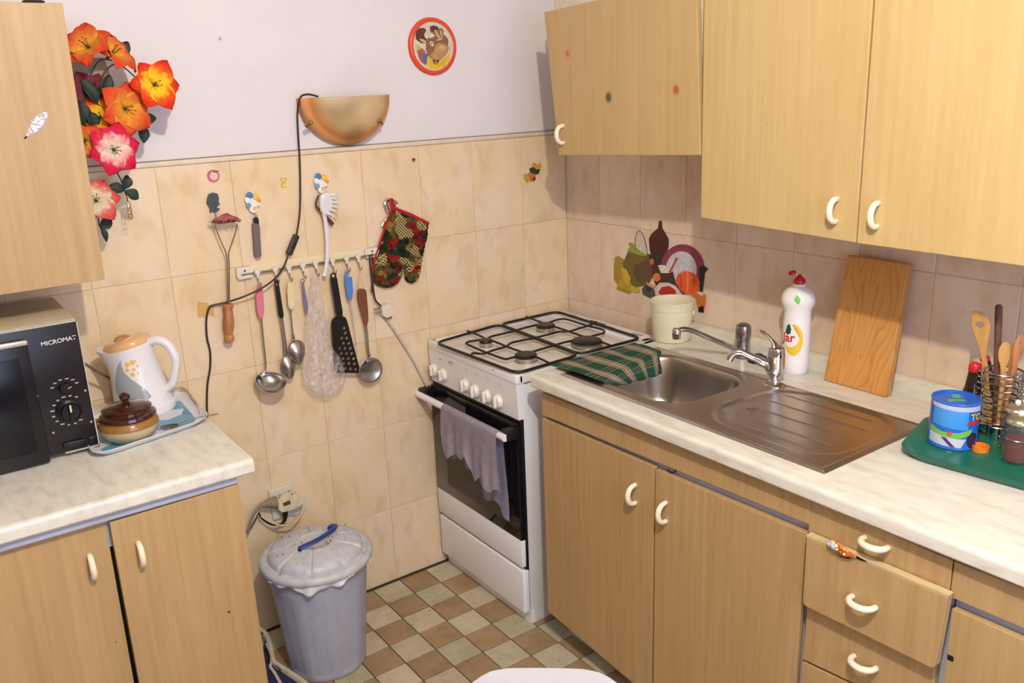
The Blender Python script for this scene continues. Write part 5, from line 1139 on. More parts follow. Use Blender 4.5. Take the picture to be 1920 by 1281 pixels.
# potato masher
g = thing('potato_masher', 'wire potato masher with turned wooden handle and pink scrunchie on top', 'masher', (-1.2475, -0.03, 1.1828))
mw_ = mat('masher_wire', (150, 140, 132), .3, 1.0)
zz = []
for k in range(48): u = k / 47; q = lerp((-1.2854, -0.045, 1.3117), (-1.203, -0.045, 1.3092), u); zz.append(q + Vector((0, .020 * sin(u * 5 * 2 * pi), .002 * cos(u * 5 * 2 * pi))))
obj('zigzag', MB().tube(zz, .0017, 6), mw_, g)
obj('stem_wire', MB().tube(spline([(-1.2701, -0.035, 1.3045), (-1.266, -0.035, 1.2804), (-1.2581, -0.035, 1.2512), (-1.2502, -0.035, 1.2202), (-1.252, -0.035, 1.1842), (-1.2574, -0.035, 1.1317), (-1.2629, -0.035, 1.0788)], 4), .0019, 6), mw_, g)
obj('stem_wire', MB().tube(spline([(-1.2074, -0.032, 1.298), (-1.2168, -0.032, 1.2723), (-1.2311, -0.032, 1.2442), (-1.242, -0.032, 1.2186), (-1.2452, -0.032, 1.1827), (-1.2521, -0.032, 1.1304), (-1.259, -0.032, 1.0775)], 4), .0019, 6), mw_, g)
ha_, hb_2 = Vector((-1.2614, -0.03, 1.0776)), Vector((-1.2734, -0.03, 0.9637)); dv = (hb_2 - ha_)
def along(a, b, prof, n=20): 
    d = (Vector(b) - Vector(a)); L = d.length; return MB().lathe(a, [(r, h * L) for r, h in prof], n, d)
obj('handle', along(ha_, hb_2, [(0, 0), (.011, 0), (.0145, .03), (.0145, .08), (.0115, .13), (.0125, .2), (.015, .45), (.0145, .6), (.011, .72), (.010, .77), (.0135, .82), (.0145, .9), (.011, .97), (.003, 1), (0, 1)]), WOOD, g)
p = Vector((-1.2408, -0.045, 1.3166))
g2 = obj('hair_scrunchie', MB().pillow([(-1.2791, -0.045, 1.3153), (-1.2693, -0.045, 1.3229), (-1.2572, -0.045, 1.3259), (-1.2447, -0.045, 1.3317), (-1.2341, -0.045, 1.3334), (-1.2219, -0.045, 1.3247), (-1.2065, -0.045, 1.317), (-1.2015, -0.045, 1.309), (-1.2183, -0.045, 1.3066), (-1.2481, -0.045, 1.3057), (-1.2698, -0.045, 1.3084)], (0, -1, .2), .016, .008, .010, .012, .004), mat('dusty_pink_cloth', (176, 92, 104), .9, var=.3, vscale=60), loc=p); tag(g2, 'dusty pink fabric scrunchie lying on top of the masher wires', 'scrunchie')
# folded opener
g = thing('folding_opener', 'grey-handled folding opener hanging on the left daisy hook', 'opener', (-1.1536, -0.018, 1.2596))
obj('pivot', MB().prism([(-1.1556, -0.014, 1.3066), (-1.143, -0.014, 1.3081), (-1.1408, -0.014, 1.3003), (-1.1423, -0.014, 1.2761), (-1.1505, -0.014, 1.2725), (-1.1554, -0.014, 1.2838), (-1.1554, -0.014, 1.296)], (0, -.005, 0)), BLACK_PL, g, smooth=False)
obj('handle', MB().prism([(-1.16, -0.012, 1.2903), (-1.1551, -0.012, 1.2927), (-1.1432, -0.012, 1.2882), (-1.141, -0.012, 1.2803), (-1.1463, -0.012, 1.1994), (-1.1502, -0.012, 1.1937), (-1.1628, -0.012, 1.194), (-1.1651, -0.012, 1.2005)], (0, -.010, 0)), mat('taupe_handle', (112, 98, 100), .45), g, ang=30)
# spaghetti server and black tongs behind it
g = thing('spaghetti_server', 'white plastic spaghetti server hanging over the hook rail', 'utensil', (-0.9479, -0.035, 1.2351))
WS = mat('server_white', (222, 220, 228), .3)
o = obj('head', MB().pillow([(-0.9567, -0.04, 1.3466), (-0.9473, -0.04, 1.3565), (-0.9336, -0.04, 1.3583), (-0.9226, -0.04, 1.3509), (-0.9179, -0.04, 1.3301), (-0.9236, -0.04, 1.3087), (-0.937, -0.04, 1.2945), (-0.9492, -0.04, 1.2912), (-0.9578, -0.04, 1.3063), (-0.9607, -0.04, 1.3253)], (0, -1, 0), .004, .006, .01, .010), WS, g)
for u, v in ((620, 366), (623, 373), (625, 380), (625, 387), (623, 394), (618, 400)): pass
for a in ([(-0.9286, -0.042, 1.3501), (-0.9115, -0.042, 1.3515), (-0.9105, -0.042, 1.3451)], [(-0.9263, -0.042, 1.3405), (-0.9077, -0.042, 1.3386), (-0.9067, -0.042, 1.3322)], [(-0.9257, -0.042, 1.3295), (-0.909, -0.042, 1.3262), (-0.908, -0.042, 1.3198)], [(-0.9269, -0.042, 1.3187), (-0.912, -0.042, 1.3139), (-0.9108, -0.042, 1.309)], [(-0.9314, -0.042, 1.3082), (-0.9184, -0.042, 1.302), (-0.9172, -0.042, 1.2971)], [(-0.9408, -0.042, 1.2998), (-0.9313, -0.042, 1.2924), (-0.9301, -0.042, 1.2876)]):
    obj('prong', MB().tube([a[0], Vector(a[1]) + Y * -.006, Vector(a[2]) + Y * -.018], [.0035, .003, .002], 8), WS, g)
obj('handle', MB().tube(spline([(-0.9488, -0.034, 1.3016), (-0.9458, -0.034, 1.2665), (-0.9458, -0.034, 1.2187), (-0.9508, -0.034, 1.1712), (-0.9601, -0.034, 1.132), (-0.9675, -0.034, 1.112)], 5), [.006] * 6 + [.007] * 10 + [.0062] * 10, 12, flat=((0, 1, 0), .55)), WS, g)
g = obj('metal_opener', MB().tube(spline([(-0.9524, -0.02, 1.3509), (-0.9626, -0.02, 1.3348), (-0.963, -0.02, 1.3161), (-0.9478, -0.02, 1.3002), (-0.936, -0.02, 1.283), (-0.9238, -0.02, 1.2688), (-0.9178, -0.02, 1.2601)], 5), [.003] * 12 + [.004] * 8 + [.006] * 11, 8, flat=((0, 1, 0), .5)), mat('bronze_metal', (110, 92, 80), .35, .9), loc=(-0.9523, -0.02, 1.3212)); tag(g, 'bronze-coloured metal opener hanging behind the white spaghetti server', 'opener')

# hook rail
g = thing('hook_rail', 'cream rail with sliding white hooks running across the tiles', 'rail', (-1.0135, 0, 1.1482))
ca = mat('rail_cream', (232, 218, 184), .35)
rl = [(-1.1801, -0.0005, 1.1732), (-0.8084, -0.0005, 1.1733), (-0.8018, -0.0005, 1.1454), (-1.1832, -0.0005, 1.1487)]
obj('rail_strip', MB().prism(rl, (0, -.005, 0)), ca, g, smooth=False)
for q in ([(-1.2207, -0.0005, 1.1715), (-1.1803, -0.0005, 1.1716), (-1.1732, -0.0005, 1.1659), (-1.1767, -0.0005, 1.1382), (-1.216, -0.0005, 1.1366), (-1.2226, -0.0005, 1.1455)], [(-0.8179, -0.0005, 1.1695), (-0.7735, -0.0005, 1.1702), (-0.7686, -0.0005, 1.1627), (-0.7706, -0.0005, 1.141), (-0.8133, -0.0005, 1.1403), (-0.8181, -0.0005, 1.1478)]):
    b = obj('end_bracket', MB().prism(q, (0, -.016, 0)), mat('bracket_white', (222, 218, 204), .35), g, smooth=False)
    e = b.modifiers.new('b', 'BEVEL'); e.width = .003; e.segments = 2
    c0 = sum((Vector(v) for v in q), Vector()) / 6; obj('screw', MB().lathe(c0 + Vector((0, -.016, .006)), [(0, 0), (.003, 0), (.0025, .001), (0, .0012)], 10, (0, -1, 0)), BLACK_PL, b)
obj('rod', MB().tube([(-1.2103, -0.016, 1.1505), (-0.7797, -0.016, 1.1494)], .0028, 10), mat('rod_metal', (160, 150, 140), .25, 1.0), g)
HK = []
for p in [(-1.1631, -0.016, 1.1525), (-1.1089, -0.016, 1.1521), (-1.068, -0.016, 1.1522), (-1.0249, -0.016, 1.1521), (-0.9842, -0.016, 1.1526), (-0.929, -0.016, 1.1526), (-0.8831, -0.016, 1.1525), (-0.8437, -0.016, 1.1518)]:
    p = Vector(p); HK.append(p)
    s_ = obj('sliding_hook', MB().box(p.x - .008, p.x + .008, p.y - .005, p.y + .004, p.z - .006, p.z + .006, .002).box(p.x - .004, p.x + .004, p.y - .005, p.y + .001, p.z - .018, p.z - .004, .0015), mat('bracket_white', (1, 1, 1)), g)
    obj('hook_wire', MB().tube(spline([p + Vector((0, -.002, -.015)), p + Vector((.001, -.003, -.032)), p + Vector((.001, -.010, -.040)), p + Vector((.001, -.018, -.036)), p + Vector((.001, -.020, -.028))], 4), .0014, 6), DULL, s_)

def flat_handle(par, name, poly, matl, th=.008, holes=(), bev=.0025):
    o = obj(name, MB().prism(poly, (0, -th, 0), holes), matl, par, smooth=False)
    b = o.modifiers.new('b', 'BEVEL'); b.width = bev; b.segments = 2; b.limit_method = 'ANGLE'; return o
# pink ladle
g = thing('ladle', 'steel soup ladle with pink handle, leftmost on the hook rail', 'ladle', (-1.1682, -0.03, 1.077))
flat_handle(g, 'handle', [(-1.1703, -0.024, 1.1189), (-1.1621, -0.024, 1.1207), (-1.1584, -0.024, 1.1122), (-1.1584, -0.024, 1.0742), (-1.1616, -0.024, 1.0349), (-1.1665, -0.024, 1.0214), (-1.1747, -0.024, 1.0197), (-1.1813, -0.024, 1.0305), (-1.1821, -0.024, 1.0625), (-1.1772, -0.024, 1.1011)], mat('pink_handle', (212, 122, 146), .35), .009, [[(-1.1695, -0.024, 1.1124), (-1.1648, -0.024, 1.1117), (-1.1656, -0.024, 1.1055), (-1.1703, -0.024, 1.1063)]])
Lc = Vector((-1.1765, -0.058, 0.8339)); Lr = .0440
obj('shaft', MB().tube(spline([(-1.1718, -0.028, 1.0295), (-1.1737, -0.028, 0.9493), (-1.1772, -0.028, 0.868), Lc + Vector((-.016, .030, .012)), Lc + Vector((-.010, .037, -.002))], 5), [.0028] * 16 + [.0035] * 5, 8), STEEL_U, g)
bw = []
for k in range(10): a = radians(90) * k / 9; bw.append((Lr * sin(a) + 1e-5, -.034 * cos(a)))
bw += [(Lr + .0015, .001), (Lr - .001, .0015)] + [((Lr - .0018) * sin(radians(90) * (9 - k) / 9) + 1e-5, -.032 * cos(radians(90) * (9 - k) / 9)) for k in range(10)]
obj('bowl', MB().lathe(Lc, bw, 36, (.10, -.42, 1)), STEEL_U, g, ang=60)
def spoonhead(c, u, v, n, a, b, depth, pw=1.0):
    """oval spoon bowl, convex side along n"""
    c, u, v, n = Vector(c), Vector(u).normalized(), Vector(v).normalized(), Vector(n).normalized()
    def f(s, t):
        th = 2 * pi * s; r = t; k = 1 + pw * .18 * sin(th)
        return c + u * a * r * cos(th) * k + v * b * r * sin(th) + n * depth * (1 - r * r)
    m = MB(); m.grid(f, 36, 9, True)
    return m
def spoon_obj(par, c, top, a, b, depth, name='head', pw=1.0, flip=1):
    c = Vector(c); v = (Vector(top) - c).normalized(); n = Vector((0, -1, 0)) * flip; u = v.cross(n).normalized(); n = u.cross(v).normalized() * 1
    if n.y * flip > 0: n = -n
    m = spoonhead(c, u, v, n, a, b, depth, pw); bmesh.ops.remove_doubles(m.b, verts=m.b.verts[:], dist=1e-5)
    o = obj(name, m, STEEL_U, par, ang=80); o.modifiers.new('s', 'SOLIDIFY').thickness = .0012; return o
# black-handled serving spoon
g = thing('serving_spoon', 'steel serving spoon with slim black handle, second on the rail', 'spoon', (-1.1134, -0.03, 1.0514))
flat_handle(g, 'handle', [(-1.1204, -0.024, 1.1218), (-1.1135, -0.024, 1.1255), (-1.1076, -0.024, 1.1214), (-1.1037, -0.024, 1.0162), (-1.1065, -0.024, 1.007), (-1.1163, -0.024, 1.0072), (-1.1198, -0.024, 1.0192)], BLACK_PL, .007, [[(-1.1166, -0.024, 1.1133), (-1.1119, -0.024, 1.1125), (-1.111, -0.024, 1.106), (-1.1158, -0.024, 1.1068)]])
obj('shaft', MB().tube(spline([(-1.112, -0.028, 1.0153), (-1.1108, -0.028, 0.9694), (-1.1101, -0.028, 0.9198), (-1.1119, -0.028, 0.8902)], 4), .0052, 10, flat=((0, 1, 0), .35)), STEEL_U, g)
spoon_obj(g, (-1.1097, -0.034, 0.8577), (-1.1103, -0.028, 0.9032), .0215, .037, .012)
# cream-handled spoon
g = thing('serving_spoon', 'pointed steel spoon with translucent cream handle, third on the rail', 'spoon', (-1.0793, -0.03, 1.0616))
flat_handle(g, 'handle', [(-1.082, -0.026, 1.1096), (-1.0705, -0.026, 1.1093), (-1.0644, -0.026, 1.0907), (-1.0683, -0.026, 1.0427), (-1.073, -0.026, 1.0305), (-1.0817, -0.026, 1.0272), (-1.0885, -0.026, 1.0398), (-1.0864, -0.026, 1.0863)], mat('cream_translucent', (222, 212, 168), .3), .008)
obj('shaft', MB().tube(spline([(-1.0827, -0.03, 1.033), (-1.0828, -0.03, 0.9889), (-1.0833, -0.03, 0.9561), (-1.082, -0.03, 0.9377)], 4), [.0022] * 9 + [.004] * 4, 8), DULL, g)
spoon_obj(g, (-1.0791, -0.036, 0.8967), (-1.0793, -0.03, 0.947), .0255, .038, .013, pw=1.6)
# slim peeler
g = thing('peeler', 'slim blue-grey metal peeler, fourth on the rail', 'peeler', (-1.0359, -0.03, 1.0622))
flat_handle(g, 'handle', [(-1.0384, -0.026, 1.0993), (-1.0315, -0.026, 1.1014), (-1.0263, -0.026, 1.0271), (-1.0303, -0.026, 1.0064), (-1.0373, -0.026, 1.0043), (-1.0385, -0.026, 1.0538)], mat('blue_grey_metal', (140, 136, 170), .35, .6), .004, bev=.001)
obj('loop', MB().tube(ell((-1.035, -0.028, 1.1072), X, Z, .005, .006, 14), .0014, 6, closed=True), DULL, g)
# plastic bag
bagp = [(-1.0012, -0.034, 1.1156), (-0.9937, -0.034, 1.1226), (-0.986, -0.034, 1.1149), (-0.9805, -0.034, 1.0863), (-0.9781, -0.034, 1.0448), (-0.9766, -0.034, 0.9946), (-0.9724, -0.034, 0.935), (-0.9664, -0.034, 0.8912), (-0.9416, -0.034, 0.855), (-0.9313, -0.034, 0.8145), (-0.9316, -0.034, 0.7759), (-0.949, -0.034, 0.7482), (-0.9828, -0.034, 0.7352), (-1.0221, -0.034, 0.7343), (-1.0506, -0.034, 0.7622), (-1.0682, -0.034, 0.7905), (-1.0655, -0.034, 0.8445), (-1.0514, -0.034, 0.9089), (-1.0417, -0.034, 0.9653), (-1.0278, -0.034, 1.0288), (-1.0133, -0.034, 1.0835)]
m = MB(); m.pillow(bagp, (0, -1, 0), .022, .011, .035, .016, .0042)
def bagm():
    m, nt, b = base('clear_crinkled_plastic', .12, .6); out = nt.nodes['Material Output']
    b.inputs['Base Color'].default_value = lin((236, 226, 226)); tr = nd(nt, 'ShaderNodeBsdfTransparent'); mx = nd(nt, 'ShaderNodeMixShader')
    g = nd(nt, 'ShaderNodeNewGeometry'); mp = nd(nt, 'ShaderNodeMapping', i_Scale=(2, 2, .6)); nt.links.new(g.outputs['Position'], mp.inputs[0])
    n = nd(nt, 'ShaderNodeTexNoise', i_Scale=28, i_Detail=5, i_Distortion=1.5); nt.links.new(mp.outputs[0], n.inputs['Vector'])
    bp = nd(nt, 'ShaderNodeBump', i_Strength=1, i_Distance=.006); nt.links.new(n.outputs[0], bp.inputs['Height']); nt.links.new(bp.outputs[0], b.inputs['Normal'])
    r = ramp(nt, n.outputs[0], [(.38, (70, 70, 70)), (.66, (190, 190, 190))]); nt.links.new(r.outputs[0], mx.inputs[0])
    nt.links.new(tr.outputs[0], mx.inputs[1]); nt.links.new(b.outputs[0], mx.inputs[2]); nt.links.new(mx.outputs[0], out.inputs['Surface']); return m
g = obj('plastic_bag', m, bagm(), loc=HK[4], ang=25); tag(g, 'crumpled clear plastic bag hanging in the middle of the rail', 'bag')
# black slotted spatula
g = thing('slotted_spatula', 'black plastic spatula with a blade full of round holes', 'spatula', (-0.9246, -0.03, 0.9674))
ringo = ell((-0.9396, -0.033, 1.1091), X, Z, .0098, .0098, 20); ringi = ell((-0.9396, -0.033, 1.1091), X, Z, .0055, .0055, 14)
hp_ = [(-0.9504, -0.033, 1.1058), (-0.9298, -0.033, 1.1026), (-0.9218, -0.033, 0.9911), (-0.9253, -0.033, 0.9748), (-0.9394, -0.033, 0.9758), (-0.9445, -0.033, 0.9953)]
flat_handle(g, 'loop', ringo, BLACK_PL, .006, [ringi], .0012)
flat_handle(g, 'handle', hp_, BLACK_PL, .008, bev=.0015)
hl = []
for q in [(-0.9206, -0.034, 0.942), (-0.9184, -0.034, 0.9256), (-0.9315, -0.034, 0.9116), (-0.9156, -0.034, 0.9084), (-0.9281, -0.034, 0.8943), (-0.9103, -0.034, 0.8906), (-0.9423, -0.034, 0.8811), (-0.9246, -0.034, 0.8774), (-0.9068, -0.034, 0.8737), (-0.9383, -0.034, 0.8636), (-0.9212, -0.034, 0.8599), (-0.9039, -0.034, 0.8562), (-0.9525, -0.034, 0.8511), (-0.9343, -0.034, 0.8459), (-0.9165, -0.034, 0.842), (-0.8991, -0.034, 0.8383), (-0.9511, -0.034, 0.834), (-0.934, -0.034, 0.8302), (-0.9161, -0.034, 0.8263), (-0.8982, -0.034, 0.8211), (-0.9488, -0.034, 0.8178), (-0.9311, -0.034, 0.8133), (-0.9133, -0.034, 0.808), (-0.8954, -0.034, 0.8027)]: hl.append(ell(q, X, Z, .0049, .0049, 10))
flat_handle(g, 'blade', [(-0.9492, -0.034, 0.9809), (-0.9406, -0.034, 0.9842), (-0.9218, -0.034, 0.9807), (-0.9129, -0.034, 0.9742), (-0.9089, -0.034, 0.9624), (-0.8809, -0.034, 0.7944), (-0.8843, -0.034, 0.7875), (-0.9624, -0.034, 0.8053), (-0.9654, -0.034, 0.8134), (-0.9609, -0.034, 0.9662), (-0.9567, -0.034, 0.9763)], BLACK_PL, .004, hl, .0006)
# blue tool
g = thing('blue_skewer', 'thin metal skewer with blue plastic handle right of the spatula', 'utensil', (-0.8935, -0.03, 1.063))
flat_handle(g, 'handle', [(-0.8978, -0.028, 1.1167), (-0.8871, -0.028, 1.1167), (-0.8844, -0.028, 1.108), (-0.8899, -0.028, 1.1072), (-0.8909, -0.028, 1.0973), (-0.8768, -0.028, 1.0951), (-0.878, -0.028, 1.0467), (-0.8835, -0.028, 1.0273), (-0.893, -0.028, 1.0222), (-0.8991, -0.028, 1.0334), (-0.9014, -0.028, 1.0807)], mat('blue_plastic', (84, 132, 206), .35), .007)
obj('pin', MB().tube([(-0.8902, -0.031, 1.029), (-0.8828, -0.027, 0.9383), (-0.8784, -0.022, 0.8457)], [.0016, .0015, .0008], 6), mat('pale_pin', (226, 206, 200), .3, .5), g)
# brown-handled skimmer
g = thing('skimmer', 'round steel skimmer with brown wooden handle, rightmost on the rail', 'skimmer', (-0.8501, -0.03, 0.9877))
flat_handle(g, 'handle', [(-0.8612, -0.024, 1.0499), (-0.8536, -0.024, 1.0538), (-0.8374, -0.024, 1.0511), (-0.8327, -0.024, 1.0418), (-0.8328, -0.024, 0.9835), (-0.8342, -0.024, 0.9492), (-0.8414, -0.024, 0.9314), (-0.8486, -0.024, 0.9345), (-0.8544, -0.024, 0.9702), (-0.862, -0.024, 1.0229)], WOOD_D, .010)
obj('string', MB().tube(spline([HK[7] + Vector((0, -.012, -.038)), (-0.8543, -0.032, 1.0871), (-0.8577, -0.03, 1.0605), (-0.8487, -0.032, 1.0509), (-0.8373, -0.03, 1.0639), (-0.8492, -0.032, 1.083)], 4), .0008, 5), mat('string_tan', (206, 176, 140), .9), g)
obj('shaft', MB().tube(spline([(-0.8447, -0.028, 0.938), (-0.8428, -0.028, 0.8993), (-0.8432, -0.028, 0.8555), (-0.8402, -0.028, 0.8283)], 4), .0046, 10, flat=((0, 1, 0), .4)), STEEL_U, g)
Sc = Vector((-0.8461, -0.036, 0.7888))
def skim(s, t): th = 2 * pi * s; return Sc + Vector((.0415 * t * cos(th), -.010 * (t * t) + .006, .0415 * t * sin(th)))
m = MB(); m.grid(skim, 40, 9, True); bmesh.ops.remove_doubles(m.b, verts=m.b.verts[:], dist=1e-5); o = obj('disc', m, STEEL_U, g, ang=80); o.modifiers.new('s', 'SOLIDIFY').thickness = .0014
obj('collar', MB().box(Sc.x - .014, Sc.x + .016, -.046, -.038, Sc.z + .028, Sc.z + .037, .002), STEEL_U, g)
# hanging plug and its doubled cord
g = thing('hanging_plug', 'white two-pin plug hanging on a short dark cord beside the oven mitt', 'plug', (-0.7754, -0.02, 0.9724))
obj('cord', MB().tube(spline([(-0.8056, -0.02, 1.1519), (-0.8054, -0.02, 1.1148), (-0.8038, -0.02, 1.0722), (-0.8093, -0.02, 1.0338), (-0.8035, -0.02, 1.0551), (-0.8001, -0.02, 1.0115), (-0.7888, -0.02, 0.9922), (-0.7784, -0.02, 0.9817)], 5), .0028, 8), CORD, g)
obj('cord', MB().tube(spline([(-0.797, -0.018, 1.1538), (-0.7953, -0.018, 1.113), (-0.7999, -0.018, 1.0627), (-0.8084, -0.018, 1.0316)], 5), .0024, 8), CORD, g)
obj('plug_body', MB().prism([(-0.7834, -0.012, 0.9846), (-0.762, -0.012, 0.9896), (-0.7455, -0.012, 0.9814), (-0.7412, -0.012, 0.9648), (-0.7484, -0.012, 0.9484), (-0.7662, -0.012, 0.9429), (-0.7823, -0.012, 0.9547)], (0, -.018, 0)), mat('plug_white', (226, 216, 200), .35), g, ang=30)
for a in ([(-0.7843, -0.02, 0.9792), (-0.8071, -0.02, 0.9764)], [(-0.7837, -0.02, 0.9652), (-0.8047, -0.02, 0.962)]): obj('pin', MB().tube(a, .0022, 8), DULL, g)
obj('cord', MB().tube(spline([(-0.7689, -0.022, 0.9506), (-0.7621, -0.022, 0.9405), (-0.7503, -0.022, 0.9436), (-0.7513, -0.022, 0.9543)], 4), .0025, 8), BLACK_PL, g)

# oven mitt
mp = [(-0.7131, -0.012, 1.3116), (-0.7063, -0.012, 1.3121), (-0.7019, -0.012, 1.2854), (-0.6911, -0.012, 1.277), (-0.6412, -0.012, 1.2544), (-0.5852, -0.012, 1.2219), (-0.5919, -0.012, 1.1805), (-0.6099, -0.012, 1.1329), (-0.6216, -0.012, 1.0936), (-0.6267, -0.012, 1.0659), (-0.6407, -0.012, 1.0427), (-0.659, -0.012, 1.0362), (-0.6741, -0.012, 1.0418), (-0.6829, -0.012, 1.0545), (-0.6827, -0.012, 1.0746), (-0.6783, -0.012, 1.0927), (-0.6867, -0.012, 1.0846), (-0.6961, -0.012, 1.0642), (-0.711, -0.012, 1.0446), (-0.7326, -0.012, 1.0356), (-0.7599, -0.012, 1.037), (-0.7859, -0.012, 1.05), (-0.7977, -0.012, 1.0679), (-0.7987, -0.012, 1.0926), (-0.7874, -0.012, 1.1275), (-0.7684, -0.012, 1.1672), (-0.7475, -0.012, 1.2127), (-0.7291, -0.012, 1.2525), (-0.7146, -0.012, 1.2796)]
g = thing('oven_mitt', 'patterned red and green quilted oven mitt hanging beside the rail', 'oven mitt', mp[0])
def mittmat():
    m, nt, b = base('mitt_fruit_print', .95, .2); gg = nd(nt, 'ShaderNodeNewGeometry')
    v = nd(nt, 'ShaderNodeTexVoronoi', i_Scale=38, i_Randomness=1.0); nt.links.new(gg.outputs['Position'], v.inputs['Vector'])
    sp = nd(nt, 'ShaderNodeSeparateColor'); nt.links.new(v.outputs['Color'], sp.inputs[0])
    r = ramp(nt, sp.outputs[0], [(0, (140, 34, 34)), (.28, (36, 50, 34)), (.48, (140, 116, 64)), (.64, (88, 84, 44)), (.80, (110, 36, 32)), (.92, (36, 52, 36))], 'CONSTANT')
    n = nd(nt, 'ShaderNodeTexNoise', i_Scale=70, i_Detail=4); nt.links.new(gg.outputs['Position'], n.inputs['Vector'])
    r2 = ramp(nt, n.outputs[0], [(.36, (70, 50, 34)), (.5, (230, 220, 200)), (.66, (255, 240, 190))])
    c = nd(nt, 'ShaderNodeTexChecker', i_Scale=190); nt.links.new(gg.outputs['Position'], c.inputs['Vector'])
    c.inputs['Color1'].default_value = lin((190, 170, 110)); c.inputs['Color2'].default_value = lin((50, 50, 34))
    s2 = nd(nt, 'ShaderNodeMath', operation='GREATER_THAN'); nt.links.new(sp.outputs[1], s2.inputs[0]); s2.inputs[1].default_value = .74
    c1 = mixc(nt, .8, r.outputs[0], r2.outputs[0], 'MULTIPLY'); nt.links.new(mixc(nt, s2.outputs[0], c1, c.outputs[0]), b.inputs['Base Color'])
    bp = nd(nt, 'ShaderNodeBump', i_Strength=.5, i_Distance=.003); nt.links.new(n.outputs[0], bp.inputs['Height']); nt.links.new(bp.outputs[0], b.inputs['Normal'])
    return m
obj('mitt_body', MB().pillow(mp[2:], (0, -1, 0), .020, .009, .020, .004), mittmat(), g, ang=80)
RB = mat('mitt_red_binding', (176, 24, 32), .8)
obj('binding', MB().tube([(-0.7128, -0.02, 1.2872), (-0.6954, -0.02, 1.2781), (-0.6458, -0.02, 1.2544), (-0.5892, -0.02, 1.222)], .0065, 8), RB, g)
obj('binding', MB().tube(spline([(-0.7138, -0.016, 1.2822), (-0.7312, -0.016, 1.2532), (-0.7508, -0.016, 1.2136), (-0.7717, -0.016, 1.1682), (-0.7907, -0.016, 1.1285), (-0.8007, -0.016, 1.0935)], 4), .0035, 8), RB, g)
obj('hanging_loop', MB().tube(spline([(-0.7142, -0.024, 1.2806), (-0.719, -0.024, 1.3031), (-0.7208, -0.024, 1.3133), (-0.714, -0.024, 1.3138), (-0.71, -0.024, 1.298), (-0.7074, -0.024, 1.2822)], 4), .0036, 8), RB, g)
g = thing('metal_hook', 'bent silver metal hook above and left of the oven mitt', 'hook', (-0.7186, -0.01, 1.2949))
obj('hook_body', MB().tube(spline([(-0.7183, -0.012, 1.3139), (-0.7288, -0.012, 1.3091), (-0.7318, -0.012, 1.2976), (-0.7266, -0.012, 1.2809), (-0.7225, -0.012, 1.2667), (-0.7302, -0.012, 1.2557), (-0.7419, -0.012, 1.2451), (-0.7497, -0.012, 1.2323)], 5), [.005] * 6 + [.007] * 10 + [.0055] * 12 + [.0045] * 8, 10, flat=((0, 1, 0), .6)), CHROME, g)
obj('hook_loop', MB().tube(spline([(-0.7205, -0.018, 1.3105), (-0.7085, -0.018, 1.3092), (-0.6981, -0.018, 1.3045), (-0.6949, -0.018, 1.2941), (-0.7011, -0.018, 1.2858), (-0.7106, -0.018, 1.2856)], 5), .0032, 8), CHROME, g)

# socket with adaptor and plugs
g = thing('wall_socket', 'white wall socket with grimy triple adaptor above the bin', 'socket', (-1.164, 0, 0.4102))
b = obj('plate', MB().prism([(-1.2102, -0.0005, 0.4727), (-1.1359, -0.0005, 0.4729), (-1.1323, -0.0005, 0.3664), (-1.2054, -0.0005, 0.3708)], (0, -.010, 0)).prism([(-1.1665, -0.0005, 0.4204), (-1.0937, -0.0005, 0.4226), (-1.0961, -0.0005, 0.3692), (-1.135, -0.0005, 0.358)], (0, -.006, 0)), mat('socket_white', (214, 208, 196), .4), g, smooth=False)
e = b.modifiers.new('b', 'BEVEL'); e.width = .002
ad = obj('adaptor', MB().prism([(-1.1973, -0.018, 0.4517), (-1.1518, -0.018, 0.457), (-1.1267, -0.018, 0.4472), (-1.1159, -0.018, 0.4179), (-1.1275, -0.018, 0.4088), (-1.1546, -0.018, 0.403), (-1.1891, -0.018, 0.4054), (-1.1978, -0.018, 0.4192)], (0, -.030, 0)), mat('adaptor_cream', (222, 206, 172), .4, var=.25, vscale=60), g, smooth=False)
e = ad.modifiers.new('b', 'BEVEL'); e.width = .004; e.segments = 3
obj('adaptor_window', MB().prism([(-1.1836, -0.0485, 0.4373), (-1.1608, -0.0485, 0.4407), (-1.1589, -0.0485, 0.4274), (-1.1799, -0.0485, 0.4252)], (0, -.0006, 0)), mat('brown_label', (92, 60, 44), .5), ad, smooth=False)
m = MB()
for q in [(-1.1914, -0.049, 0.4598), (-1.1505, -0.049, 0.4574), (-1.1576, -0.049, 0.4705), (-1.1889, -0.049, 0.4662)]: m.ball(q, .0022, 5)
obj('pin_hole', m, BLACK_PL, ad)
g = thing('grey_plug', 'grimy grey plug and cables leaving the adaptor to the left', 'plug', (-1.2202, -0.035, 0.4423))
obj('plug_body', MB().tube([(-1.1981, -0.034, 0.4401), (-1.2114, -0.034, 0.4426), (-1.228, -0.034, 0.4445), (-1.2464, -0.034, 0.4452)], [.019, .017, .011, .006], 12), mat('grimy_plug', (140, 124, 106), .6, var=.3, vscale=60), g)
obj('cord', MB().tube(spline([(-1.2417, -0.035, 0.4458), (-1.2594, -0.035, 0.4374), (-1.2749, -0.035, 0.4194), (-1.2881, -0.035, 0.3935), (-1.2993, -0.035, 0.3705)], 5), .0048, 8), mat('grimy_plug', (1, 1, 1)), g)
obj('cord', MB().tube(spline([(-1.2547, -0.03, 0.4339), (-1.2634, -0.03, 0.4171), (-1.2835, -0.03, 0.3898), (-1.2967, -0.03, 0.3638)], 5), .0032, 8), GREYCORD, g)
g = thing('black_plug', 'small black plug pushed into the underside of the adaptor', 'plug', (-1.1761, -0.035, 0.3968))
